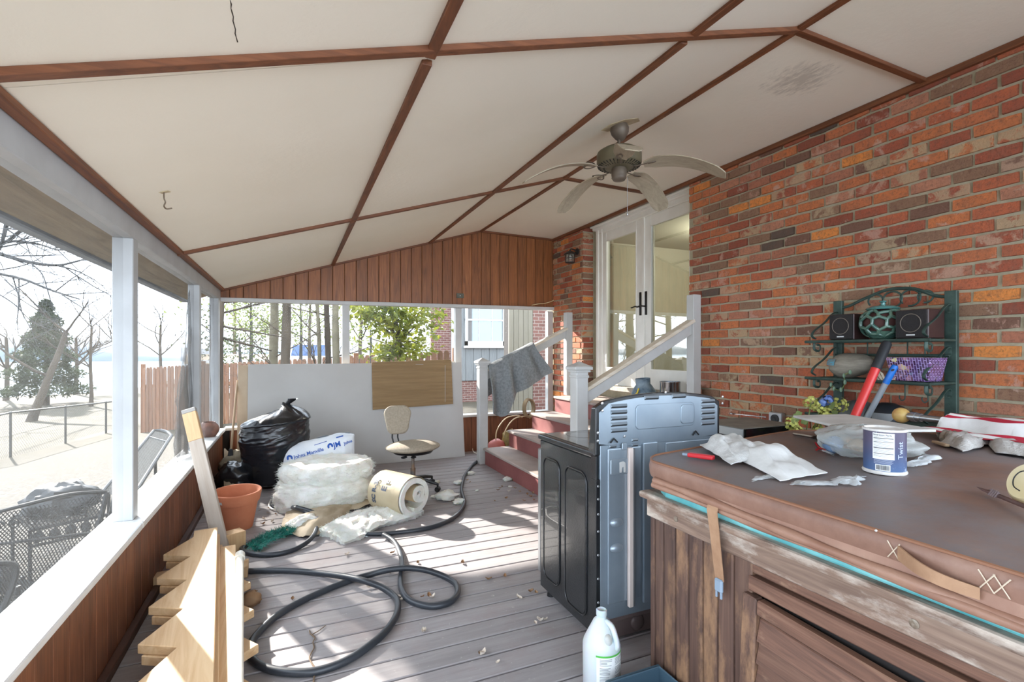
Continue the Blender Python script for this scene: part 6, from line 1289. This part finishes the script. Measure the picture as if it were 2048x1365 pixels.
tag(MB().box(-.015, .015, -.02, .02, 0, .035).build('pink_block', mat('pink_foam', S(222, 110, 128), rough=.6), None, bev=.004, loc=at_cover(1800, 830, .04)), 'small pink block standing beside the flag finial', 'block')
# gloves, towels
GLV = mat('grey_leather', S(170, 160, 146), S(130, 122, 110), .85, sc=12, bump=.4)
gl = thing('work_glove', 'dirty grey leather work glove lying in front of the flag', 'glove'); g0 = at_cover(1905, 868)
MB().ball(g0 + Vector((0, 0, .03)), (.06, .055, .028), 18, 12, bagfn(6, .16), mi=0).build('palm', GLV, gl, ang=80)
for k, (px, py, L_) in enumerate(((1878, 872, .07), (1884, 880, .075), (1896, 885, .07), (1912, 884, .06))):
    e = at_cover(px, py, .014); s_ = g0.lerp(e, .45) + Vector((0, 0, .022)); MB().tube(spline([s_, s_.lerp(e, .5) + Vector((0, 0, .012)), e], 4), [.016] * 6 + [.015, .013, .009], 9).build('finger', GLV, gl)
e = at_cover(1935, 874, .014); MB().tube([g0 + Vector((0, 0, .03)), g0.lerp(e, .6) + Vector((0, 0, .026)), e], [.02, .018, .01], 9).build('thumb', GLV, gl)
c_ = at_cover(1880, 850, .03); MB().tube([g0 + Vector((0, 0, .03)), c_], [.035, .045], 12, flat=.5, cap=False).build('cuff', GLV, gl)
TW = mat('grey_white_towel', S(206, 204, 200), S(190, 186, 180), .95, sc=24, bump=.8, bsc=130)
patch('shop_towel', 'folded whitish shop towel on the cover, its rounded fold nearest the plastic bag', 'towel', [(1880, 890), (1950, 868), (2000, 890), (1925, 908)], .05, TW, 30, seed=7, fr=2.4)
patch('shop_towel', 'larger whitish shop towel draped past the right edge, beyond the folded one', 'towel', [(1962, 872), (2085, 885), (2090, 925), (1990, 910)], .04, TW, 30, seed=11, fr=2.4)
q0, q1 = at_cover(1868, 884, .012), at_cover(1895, 892, .012); tag(MB().bar(q0, q1, .02, .012).build('scraper', mat('tan_handle', S(0, 0, 0)), None, bev=.003), 'small tan wooden scraper handle between the plastic bag and the towel', 'tool')
# stick with bound head and a pale disc
a0, a1 = at_cover(1955, 975, .012), at_cover(2110, 1038, .022); t = thing('bound_stick', 'dark carved stick with a bound head pointing at the can', 'stick'); DKW = mat('dark_carved_wood', S(70, 50, 44), S(104, 76, 70), .5, sc=14)
dv = a1 - a0; MB().tube([a0, a0 + dv * .12, a0 + dv * .22], [.002, .009, .008], 7, flat=.5).build('pointed_head', DKW, t); MB().tube([a0 + dv * .18, a1], .0065, 8).build('shaft', DKW, t)
for k in range(4): c = a0 + dv * (.20 + .03 * k); MB().tube([c + Vector((0, .0, .010 * 1)) , c + dv.normalized() * .004 + Vector((.006, -.006, -.004)), c + dv.normalized() * .008 + Vector((-.006, .006, -.004)), c + dv.normalized() * .010 + Vector((0, 0, .01))], .0035, 6).build('binding', mat('grey_cord', S(120, 104, 104), rough=.9), t)
dc = at_cover(2058, 1012); t = thing('hide_rattle', 'pale round hide disc leaning at the right edge behind the carved stick', 'disc', (dc.x, dc.y, zc(dc.x) + .062), -.5)
MB().lathe([(0, -.012), (.05, -.012), (.06, 0), (.05, .012), (0, .014)], 30, RY(-1.15)).build('disc_body', mat('pale_hide', S(214, 196, 150), S(228, 214, 176), .6, sc=6), t); MB().tube(spline([RY(-1.15) @ Vector((.03 * math.cos(a), .03 * math.sin(a), .014)) for a in (0, .8, 1.6, 2.4, 3.2)], 4), .0015, 5).build('dark_line', BLKINK, t)
tag(MB().ball(at_cover(1752, 1062, .004), (.004, .003, .003), 8, 6).build('white_crumb', WHITE), 'tiny white crumb on the near edge of the cover', 'crumb')
# ================================================================ BEHIND THE TUB
ms_ = thing('side_table', 'low wooden table hidden behind the hot tub, under the microwave', 'table', (2.74, 2.42, 0))
MB().box(-.27, .27, -.21, .21, .66, .69).build('tabletop', TUBS, ms_, bev=.004)
for x in (-.24, .24):
    for y in (-.18, .18): MB().box(x - .02, x + .02, y - .02, y + .02, 0, .66).build('leg', TUBS, ms_)
mw = thing('microwave_oven', 'black-fronted microwave with dusty top on the table between stove and brick wall', 'microwave', (2.72, 2.40, .692))
MB().box(-.22, .24, -.185, .19, .01, .222).build('case', mat('silver_case', S(176, 178, 178), rough=.4, metal=.4), mw, bev=.004)
MB().box(-.22, .24, -.185, .19, .222, .226).build('dusty_top', mat('grey_dust', S(112, 104, 94), S(128, 120, 108), .9, sc=9), mw)
MB().box(-.218, .238, -.20, -.185, .012, .222).build('door', mat('black_glass', S(16, 17, 20), rough=.15), mw, bev=.003)
MB().box(-.2225, -.22, -.12, .0, .05, .17).build('rear_grille', DARK, mw); MB().ball((-.224, -.06, .10), (.006, .03, .03), 10, 6).build('blue_cable_tie', mat('blue_print', S(70, 100, 160), rough=.4), mw)
for x in (-.19, .21):
    for y in (-.16, .16): MB().box(x - .012, x + .012, y - .012, y + .012, 0, .012).build('foot', BLK, mw)
w0, w1 = at_z(1465, 829, .926), at_z(1533, 836, .926)
MB_ = MB().bar(w0 + Vector((0, 0, .004)), w1 + Vector((0, 0, .004)), .012, .006); MB_.tube([w0 + Vector((.018 * math.cos(a), .018 * math.sin(a), .005)) for a in (0.6, 1.4, 2.2, 3.0, 3.8, 4.6, 5.4)], .005, 6); tag(MB_.build('wrench', CHR), 'steel wrench lying on the dusty microwave', 'wrench')
ou = thing('wall_outlet', 'metal outlet box with a round socket on the brick wall behind the microwave', 'outlet', (XR - .004, 2.80, .85))
MB().box(-.04, .006, -.06, .06, -.05, .05).build('box_body', ALU, ou, bev=.006); MB().lathe([(.034, 0), (.034, .008), (.02, .010), (0, .006)], 20, TR(-.04, 0, 0) @ RY(-PI / 2)).build('round_socket', BLK, ou)
# artificial flowers
fl_ = thing('artificial_flowers', 'faded artificial yellow-green and blue flowers behind the hot tub, below the rack', 'flowers', (2.95, 2.18, 0))
fo = Vector((2.95, 2.18, 0))
MB().lathe([(0, 0), (.10, 0), (.12, .42), (.125, .43), (.11, .43), (.095, .02), (0, .02)], 24).build('planter', mat('planter_grey', S(110, 112, 110), rough=.7), fl_)
YG = mat('yellow_green_petals', S(176, 178, 84), S(206, 204, 120), .8, sc=40); BP = mat('blue_petals', S(84, 112, 176), S(120, 144, 196), .8, sc=40); GL = mat('fabric_leaf', S(84, 104, 54), S(120, 130, 70), .7, sc=10)
for px, py, r, mt in ((1622, 806, .042, YG), (1642, 818, .045, YG), (1652, 826, .03, YG), (1678, 811, .05, YG), (1655, 801, .03, BP), (1645, 806, .022, BP), (1583, 848, .04, YG), (1592, 862, .035, YG), (1703, 828, .03, YG), (1660, 862, .03, YG), (1635, 858, .028, YG)):
    c = at_y(px, py, 2.02 + .08 * RN.random()) - fo; m = MB(); rn = random.Random(px)
    for k in range(46):
        d = Vector((rn.gauss(0, 1), rn.gauss(0, 1), rn.gauss(0, 1))).normalized(); q = c + d * r * rn.uniform(.75, 1); a_ = d.orthogonal().normalized() * .011; b_ = d.cross(a_); m.add([q - a_, q - b_, q + a_, q + b_], [(0, 1, 2, 3)]); m.add([q + d * .004 - a_ * .7 - b_ * .7, q + d * .004 + a_ * .7 - b_ * .7, q + d * .004 + a_ * .7 + b_ * .7, q + d * .004 - a_ * .7 + b_ * .7], [(0, 1, 2, 3)])
    m.build('flower_head', mt, fl_)['kind'] = 'stuff'
    MB().tube(spline([Vector((0, 0, .42)), Vector((c.x * .4, c.y * .4, .42 + (c.z - .42) * .55)), c], 4), .004, 5).build('stem', GL, fl_)
for px, py in ((1596, 832), (1662, 812), (1700, 815), (1610, 840), (1668, 830), (1650, 842), (1590, 838)):
    c = at_y(px, py, 2.05) - fo; MB().grid(lambda u, v: c + Vector((.05 * (u - .5), .02 * (v - .5), .045 * (u - .5) + .05 * (v - .5) * math.sin(PI * min(.97, max(.03, u))))), 5, 3, .001).build('leaf', GL, fl_)
# ---- green metal baker's rack
RKG = mat('verdigris_iron', S(46, 64, 58), S(66, 86, 78), .6, sc=14, metal=.2)
rk = thing('bakers_rack', 'dark green wrought-iron shelf rack against the brick wall, holding speakers and pots', 'shelf rack')
RY0, RY1, RXB, RXF = 1.62, 2.27, 3.47, 3.20
for y, s_ in ((RY0, -1), (RY1, 1)):
    MB().box(RXB - .014, RXB + .014, y - .03, y + .03, 0, 1.735).build('upright', RKG, rk, bev=.003)
    for z in (1.45, 1.205, .965): # scroll bracket below and above each shelf
        P_ = [(RXF + .02, z - .005), (RXF + .02, z - .05), (RXF + .07, z - .06), (RXF + .075, z - .025), (RXF + .045, z - .02)]
        Q_ = [(RXF + .03, z + .02), (RXF - .005, z + .04), (RXF + .02, z + .075), (RXF + .12, z + .13), (RXB - .07, z + .19), (RXB - .02, z + .205), (RXB - .015, z + .165), (RXB - .05, z + .16)]
        for W_ in (P_, Q_) if z > 1 else (Q_,): MB().tube(spline([(x, y, q) for x, q in W_], 5), .009, 6, flat=.5).build('scroll_bracket', RKG, rk)
    MB().tube(spline([(x, y, z) for x, z in ((RXB - .05, .93), (RXB - .1, .86), (RXB - .05, .83), (RXB - .03, .87), (RXB - .06, .885))], 5), .009, 6, flat=.5).build('scroll_bracket', RKG, rk)
for z in (1.45, 1.205, .965):
    m = MB(); m.tube([(RXF, RY0 - .03, z), (RXF, RY1 + .05, z)], .010, 8).tube([(RXB - .02, RY0, z), (RXB - .02, RY1, z)], .008, 8)
    for yy in (RY0 - .02, RY1 + .02): m.tube([(RXF, yy, z), (RXB, yy, z)], .008, 8)
    so = m.build('shelf_frame', RKG, rk)
    for k in range(9): MB().box(RXF + .012 + k * .028, RXF + .028 + k * .028, RY0 - .015, RY1 + .015, z - .004, z + .004).build('shelf_slat', RKG, so)
MB().tube([(RXB - .02, RY0, 1.362), (RXB - .02, RY1, 1.362)], .009, 8).build('cross_rail', RKG, rk)
MB().tube(spline([(RXB, y, z) for y, z in ((RY1, 1.685), (2.20, 1.695), (2.10, 1.735), (1.98, 1.775), (1.90, 1.78), (1.80, 1.765), (1.70, 1.715), (RY0, 1.70))], 6), .010, 8).build('arched_top', RKG, rk)
for y0_, r_ in ((2.03, .045), (1.93, .055), (1.83, .055), (1.75, .04)): MB().tube([(RXB, y0_ + r_ * math.cos(a * .35), 1.715 + r_ * .9 * math.sin(a * .35)) for a in range(-2, 15)], .006, 6).build('arch_scroll', RKG, rk)
for px in (1765, 1810, 1856):
    q = at_x(px, 770, RXF + .1); MB().tube(spline([(q.x, q.y, 1.20), (q.x, q.y, 1.13), (q.x + .002, q.y + .003, 1.105), (q.x, q.y + .018, 1.095), (q.x, q.y + .03, 1.11), (q.x, q.y + .028, 1.125)], 4), .0035, 6).build('hook', RKG, rk)
for px in (1673, 1735, 1815, 1850): q = at_x(px, 700, RXB - .02); MB().tube([(q.x, q.y, 1.36), (q.x, q.y, 1.45)], .004, 6).build('spindle', RKG, rk)
# vine tendril wound on the rack
m = [at_x(px, py, 3.19) for px, py in ((1700, 745), (1688, 752), (1690, 765), (1682, 780), (1668, 778), (1662, 770))]; t = thing('vine_garland', 'thin green leaf garland hanging from the second shelf of the rack', 'garland')
MB().tube(spline(m, 4), .003, 5).build('vine_stem', GL, t)
for q in m: MB().ball(q, (.012, .008, .016), 8, 6).build('leaf', mat('grey_green_foil', S(110, 134, 112), rough=.6), t)
# speakers
SPK = mat('speaker_black', S(34, 32, 34), rough=.6); SPW = mat('speaker_walnut', S(54, 36, 36), S(66, 44, 42), .4, sc=9); GRL = mat('speaker_grille', S(48, 44, 44), S(40, 37, 37), .95, sc=150, bump=.6, bsc=500)
def speaker(y, label, w_):
    t = thing('bookshelf_speaker', label, 'speaker', (3.235, y, 1.461), 0, 'pair of black speakers on the rack')
    MB().box(.012, .17, -w_ / 2, w_ / 2, 0, .165).build('cabinet', SPW, t, bev=.004); MB().box(0, .012, -w_ / 2 + .004, w_ / 2 - .004, .004, .161).build('grille', GRL, t, bev=.003)
    MB().tube([(-.001, .052 * math.cos(a), .088 + .052 * math.sin(a)) for a in [2 * PI * k / 32 for k in range(32)]], .0022, 5, closed=True).build('cone_ring', mat('ring_beige', S(120, 108, 98), rough=.6), t)
    MB().box(-.002, .0, -.022, .022, .016, .023).build('name_plate', mat('bright_plate', S(210, 210, 210), rough=.3), t)
speaker(2.105, 'black bookshelf speaker at the far end of the rack, left of the openwork jar', .155); speaker(1.705, 'black bookshelf speaker at the near end of the rack, right of the openwork jar', .165)
# openwork ceramic jar
TEAL = mat('teal_glaze', S(56, 92, 84), S(92, 120, 104), .18, sc=12, coat=.6)
jr = thing('openwork_jar', 'round green-glazed ceramic jar with cut-out swirls, between the speakers', 'jar', (3.33, 1.905, 1.458))
bm = bmesh.new(); bmesh.ops.create_icosphere(bm, subdivisions=2, radius=1); bm.verts.ensure_lookup_table(); rn = random.Random(4)
fc = {f: (f.calc_center_median().normalized() + Vector((rn.gauss(0, .05), rn.gauss(0, .05), rn.gauss(0, .05)))) for f in bm.faces}; m = MB(); ER = (.118, .118, .100)
tr_ = lambda d: Vector((d.x * ER[0], d.y * ER[1], .102 + d.z * ER[2]))
for e in bm.edges:
    if len(e.link_faces) == 2 and rn.random() < .93:
        a, b = fc[e.link_faces[0]].normalized(), fc[e.link_faces[1]].normalized()
        if max(abs(a.z), abs(b.z)) < .93: m.tube([tr_(a), tr_((a + b).normalized()), tr_(b)], .0105, 6)
bm.free(); m.build('openwork_wall', TEAL, jr, ang=80)
MB().ball((0, 0, .102), (.104, .104, .09), 24, 14).build('dark_inside', mat('jar_inside', S(74, 40, 36), rough=.8), jr)
MB().lathe([(0, 0), (.055, 0), (.075, .015), (.102, .05), (.096, .052), (.06, .012), (0, .012)], 32).build('foot', TEAL, jr, ang=60)
MB().lathe([(.05, .188), (.085, .186), (.09, .192), (.08, .202), (.05, .208), (.02, .212), (.012, .216), (.012, .228), (.02, .232), (.018, .24), (0, .242)], 32).build('lid', mat('turquoise_glaze', S(84, 140, 136), S(60, 106, 102), .15, sc=9, coat=.6), jr, ang=50)
# second shelf
q = at_x(1703, 733, 3.33); GRDM = mat('worn_grey_gourd', S(120, 112, 100), S(150, 142, 128), .7, sc=9, bump=.4, bsc=40, stretch=(1, 1, 4))
t = thing('painted_gourd', 'large grey gourd with a blue painted patch, on the second rack shelf', 'gourd', (3.33, q.y, 1.215))
MB().ball((0, 0, .08), (.10, .135, .082), 32, 20, lambda d: 1 + .05 * math.sin(d.y * 5) + .03 * fbm(d, 2, 3), M=RX(-.12)).build('shell', GRDM, t)
MB().grid(lambda u, v: (lambda a, b: Vector((-.111 * math.cos(a) * math.cos(b), .150 * math.sin(a) * math.cos(b), .083 + .090 * math.sin(b))))(.30 + .62 * u, -.05 + .50 * v), 8, 5, .001).build('blue_patch', mat('sky_blue_paint', S(84, 164, 190), S(120, 120, 110), .6, sc=22, stretch=(1, 1, 5)), t)
MOS = NT('mosaic'); _t = MOS; _t.set(Roughness=.12, Coat_Weight=.5); _v = _t.coord((1, 1, 1), False); _sx = _t.new('ShaderNodeSeparateXYZ'); _t.ln(_v, _sx.inputs[0]); _cb = _t.new('ShaderNodeCombineXYZ'); _xy = _t.new('ShaderNodeMath', operation='ADD'); _t.ln(_sx.outputs['X'], _xy.inputs[0]); _t.ln(_sx.outputs['Y'], _xy.inputs[1]); _t.ln(_sx.outputs['Z'], _cb.inputs[0]); _t.ln(_xy.outputs[0], _cb.inputs[1])
_bk = _t.new('ShaderNodeTexBrick'); _t.ln(_cb.outputs[0], _bk.inputs['Vector']); _bk.inputs['Scale'].default_value = 1; _bk.inputs['Brick Width'].default_value = .030; _bk.inputs['Row Height'].default_value = .0135; _bk.inputs['Mortar Size'].default_value = .0012; _bk.inputs['Mortar'].default_value = S(190, 170, 226); _bk.inputs['Color1'].default_value = S(60, 34, 66); _bk.inputs['Color2'].default_value = S(110, 80, 130)
_vo = _t.new('ShaderNodeTexVoronoi'); _vo.inputs['Scale'].default_value = 42; _t.ln(_v, _vo.inputs['Vector']); _rc = _t.ramp(_vo.outputs['Color'], [(.0, S(40, 24, 44)), (.5, S(96, 60, 100)), (.7, S(206, 150, 160)), (.84, S(226, 214, 140)), (.93, S(170, 200, 226))])
_gy = _t.new('ShaderNodeMapRange'); _gy.inputs['From Min'].default_value = -.03; _gy.inputs['From Max'].default_value = .02; _t.ln(_sx.outputs['Y'], _gy.inputs['Value'])
_ft = _t.new('ShaderNodeMath', operation='MULTIPLY'); _iv = _t.new('ShaderNodeMath', operation='SUBTRACT'); _iv.inputs[0].default_value = 1; _t.ln(_bk.outputs['Fac'], _iv.inputs[1]); _t.ln(_iv.outputs[0], _ft.inputs[0]); _t.ln(_gy.outputs[0], _ft.inputs[1])
_t.ln(_t.mix(_ft.outputs[0], _bk.outputs['Color'], _rc), _t.b.inputs['Base Color']); MOSM = _t.m
q = at_x(1828, 740, 3.30); t = thing('mosaic_planter', 'square tapering planter of purple and iridescent mosaic, on the second rack shelf', 'planter', (3.32, q.y, 1.215))
m = MB(); m.box(-.07, .07, -.092, .092, 0, .135, tz=(1.2, 1.26)); m.f.pop(1); m.sm.pop(); m.mi.pop(); m.build('tiled_wall', MOSM, t, bev=.003)
MB().box(-.075, .075, -.10, .10, .08, .1).build('inner_fill', DARK, t)
q = at_x(1755, 748, 3.24); m = MB(); rn = random.Random(9)
for k in range(26): a = rn.uniform(0, 6.28); m.tube(spline([(q.x + .01 * math.cos(a), q.y + .02 * math.cos(a), q.z + .02), (q.x + .02 * math.cos(a), q.y + .03 * math.sin(a), q.z), (q.x + .01, q.y + .035 * math.sin(a + .4), q.z - .035 - .02 * rn.random())], 3), .004, 5)
o = tag(m.build('cord_hank', mat('cream_cord', S(190, 176, 156), rough=.95)), 'frayed cream cord hank hanging at the front of the second shelf', 'cord')
# bottom shelf
for px, py, r, h, nm, lab, c in ((1718, 812, .11, .10, 'grey_basin', 'upturned grey enamel basin on the lowest rack shelf, behind the red pole', S(104, 108, 110)), (1775, 815, .115, .10, 'dark_wok', 'dark steel bowl on the lowest rack shelf, right of the blue-grip pole', S(46, 50, 56))):
    q = at_x(px, py, 3.32); tag(MB().lathe([(r, 0), (r * .98, h * .35), (r * .7, h * .8), (r * .3, h), (0, h * 1.02)], 28).build(nm, mat(nm + '_metal', c, rough=.4, metal=.4), None, loc=(3.32, q.y, .972)), lab, 'bowl')
q = at_x(1748, 828, 3.1); tag(MB().lathe([(.045, 0), (.075, .05), (.078, .05), (.05, .004), (0, .004)], 24).build('glass_bowl', FILM, None, loc=(3.235, q.y + .03, .972)), 'small clear glass bowl on the lowest rack shelf', 'bowl')
# poles
def pole(p0, p1, r, grip, c1, c2, label, base):
    d = (p1 - p0).normalized(); k = (p0.z - .0) / (p0.z - p1.z); e = p0 + (p1 - p0) * (p0.z - .003) / (p0.z - p1.z); t = thing('tool_handle', label, 'pole'); g = p0 + d * grip
    MB().tube([g, e], r, 12).build('shaft', c2, t); MB().tube([p0, p0 + d * .012, g], [r * .8, r * 1.12, r * 1.1], 12).build('grip', c1, t)
    if base: MB().lathe([(0, -.002), (r * .5, -.002), (r * .5, .002), (0, .002)], 10, frame(p0 + d * .03 + Vector((-.9, -.43, 0)) * r * 1.1, Vector((.43, -.9, 0)), d, Vector((-.9, -.43, 0)))).build('hang_hole', BLKINK, t)
pole(Vector((3.15, 1.778, 1.442)), Vector((2.963, 1.85, .998)), .024, .17, mat('black_rubber', S(0, 0, 0)), mat('pole_red', S(206, 52, 50), rough=.35), 'thick red pole with a black grip leaning on the rack', False)
pole(at_x(1791, 731, 3.13), at_y(1736, 832, 1.86), .016, .115, mat('grip_blue', S(20, 104, 190), rough=.4), mat('pole_grey', S(150, 158, 164), rough=.4, metal=.3), 'thinner grey pole with a blue grip leaning on the rack', True)
# ================================================================ CEILING FAN, LANTERN, SMALL FITTINGS
FANM = mat('fan_taupe_metal', S(104, 92, 80), S(118, 106, 92), .5, sc=6, metal=.2); FANG = mat('fan_green_grey', S(94, 88, 66), S(106, 98, 76), .5, sc=6)
fc_ = at_ceil(1238, 250); fn_ = thing('ceiling_fan', 'taupe ceiling fan with five drooping leaf-shaped blades, hung from the sloped ceiling', 'ceiling fan', (fc_.x, fc_.y, fc_.z))
sl = math.atan(.311)
MB().prism([(-.11, -.05), (-.02, -.10), (.10, -.09), (.17, -.02), (.10, .03), (.12, .09), (-.03, .10), (-.12, .05)], -.004, -.001, RY(-sl)).build('torn_patch', mat('bare_drywall_paper', S(178, 158, 124), S(200, 184, 152), .9, sc=12), fn_)
MB().lathe([(.058, -.005), (.066, -.03), (.060, -.06), (.036, -.095), (.018, -.11), (0, -.112)], 28, RY(-sl * .5)).build('canopy', FANM, fn_, ang=60)
MB().tube([(0, 0, -.09), (0, 0, -.19)], .012, 10).build('downrod', FANM, fn_)
MB().lathe([(0, -.155), (.05, -.157), (.11, -.172), (.148, -.195), (.155, -.21), (.155, -.275), (.150, -.285), (.12, -.30), (.05, -.305), (0, -.305)], 36).build('motor_housing', FANG, fn_, ang=40)
for k in range(36):
    a = 2 * PI * k / 36; MB().bar((.10 * math.cos(a), .10 * math.sin(a), -.302), (.148 * math.cos(a), .148 * math.sin(a), -.289), .004, .006).build('vent_rib', SLOT, fn_)
MB().lathe([(.045, -.30), (.053, -.315), (.053, -.35), (.05, -.365), (.052, -.372), (.04, -.39), (.0, -.395)], 28).build('switch_housing', FANM, fn_, ang=50)
BLD = wood('fan_blade_oak', S(150, 138, 118), S(172, 160, 138), S(184, 172, 152), axis=0, sc=2.4, var=.03, st=.12)
va = math.atan2(_c, _s)  # camera forward heading
RGT = -YAW
for k in range(5):
    th = RGT + math.radians(-96 + 72 * k); bo = link('blade', None, fn_, (0, 0, 0), (0, 0, th))
    def bl(u, v):
        s = .17 + .52 * u; wd = .058 + .012 * math.sin(PI * u * .8); wd *= min(1, (1 - u) * 9 + .35) ** .5 if u > .9 else 1; wd *= (.55 + .45 * min(1, u * 7)); y = (v - .5) * 2 * wd
        return (s, y, -.300 + .03 * math.sin(u * 2.4) - .17 * u ** 1.8 - .24 * y * (1 - .3 * u))
    MB().grid(bl, 22, 6, .006).build('blade_panel', BLD, bo, ang=50)
    ib = MB().tube(spline([(.06, 0, -.298), (.12, 0, -.305), (.17, .0, -.30), (.20, .03, -.297), (.235, .04, -.293), (.25, .02, -.296), (.225, .0, -.30), (.20, 0, -.302)], 4), .006, 6, flat=.6).tube(spline([(.17, 0, -.302), (.20, -.03, -.309), (.235, -.04, -.309), (.25, -.02, -.303), (.225, 0, -.30)], 4), .006, 6, flat=.6)
    ib.build('blade_iron', FANM, bo)
MB().tube([(.045, -.035, -.37), (.045, -.035, -.62)], .0016, 5).ball((.045, -.035, -.63), (.007, .007, .012), 8, 6).build('pull_chain', ALU, fn_)
# wall lantern
lz = at_x(1140, 515, XR - .12); ln_ = thing('wall_lantern', 'small black cage lantern on the brick beside the gable wall', 'wall lamp', (XR, lz.y, lz.z))
BKI = mat('lantern_black', S(36, 36, 36), S(52, 50, 46), .5, sc=12)
MB().lathe([(.045, 0), (.045, .012), (.03, .02), (0, .022)], 20, TR(0, 0, .085) @ RY(-PI / 2)).build('wall_plate', BKI, ln_)
MB().tube(spline([(-.01, 0, .085), (-.05, 0, .105), (-.10, 0, .115), (-.12, 0, .095)], 5), .009, 8).build('bracket_arm', BKI, ln_)
MB().lathe([(0, .10), (.012, .098), (.02, .085), (.05, .072), (.085, .045), (.088, .035), (.07, .035), (0, .04)], 16, TR(-.12, 0, 0)).build('hood', BKI, ln_, ang=30)
for k in range(8):
    a = 2 * PI * k / 8; MB().tube([(-.12 + .060 * math.cos(a), .060 * math.sin(a), .038), (-.12 + .062 * math.cos(a), .062 * math.sin(a), -.07)], .0035, 5).build('cage_bar', BKI, ln_)
for z in (-.07, -.015): MB().tube([(-.12 + .062 * math.cos(2 * PI * k / 24), .062 * math.sin(2 * PI * k / 24), z) for k in range(24)], .0045, 5, closed=True).build('cage_ring', BKI, ln_)
MB().lathe([(0, -.07), (.06, -.07), (.06, -.064), (0, -.064)], 20, TR(-.12, 0, 0)).build('cage_base', BKI, ln_)
MB().lathe([(.052, -.062), (.053, .035)], 20, TR(-.12, 0, 0), cap=False).build('glass_cylinder', film('lantern_glass', S(220, 216, 200), .25), ln_)
MB().ball((-.12, 0, .0), (.02, .02, .03), 12, 8).build('bulb', WHITE, ln_)
# gable junction box, loose cable, ceiling hook
q = at_y(920, 592, 6.575); jb = thing('junction_box', 'small dark metal junction plate on the stained gable boards', 'junction box', q)
MB().box(-.052, .052, -.012, .0, -.033, .033).build('cover_plate', mat('patinated_plate', S(84, 86, 76), S(104, 104, 92), .6, sc=20, metal=.3), jb, bev=.003); MB().lathe([(0, 0), (.008, 0), (.006, .004), (0, .004)], 8, TR(0, -.012, 0) @ RX(PI / 2)).build('screw', SCREW, jb)
tag(MB().tube(spline([at_y(1113, 598, 6.56), at_y(1103, 603, 6.555), at_y(1090, 607, 6.56), at_y(1078, 608, 6.56), at_y(1063, 611, 6.562)], 5), .006, 6).build('loose_cable', mat('tan_cable', S(0, 0, 0))), 'loose tan cable along the bottom of the gable boards at the brick corner', 'cable')
h0 = at_ceil(328, 384); hk = spline([h0, h0 + Vector((0, 0, -.03)), h0 + Vector((.006, -.004, -.05)), h0 + Vector((.0, 0, -.068)), h0 + Vector((.012, -.006, -.082)), h0 + Vector((.034, -.014, -.078))], 4)
t = thing('ceiling_hook', 'bent rusty screw hook in the sloped white ceiling near the eave', 'hook'); MB().tube(hk, .0035, 6).build('hook_wire', mat('rusty_bolt', S(0, 0, 0)), t)
MB().prism([(-.02, -.012), (.02, -.016), (.026, .01), (-.012, .016)], -.003, -.0005, TR(*h0) @ RY(-sl)).build('chipped_paint', mat('bare_drywall_paper', S(0, 0, 0)), t)
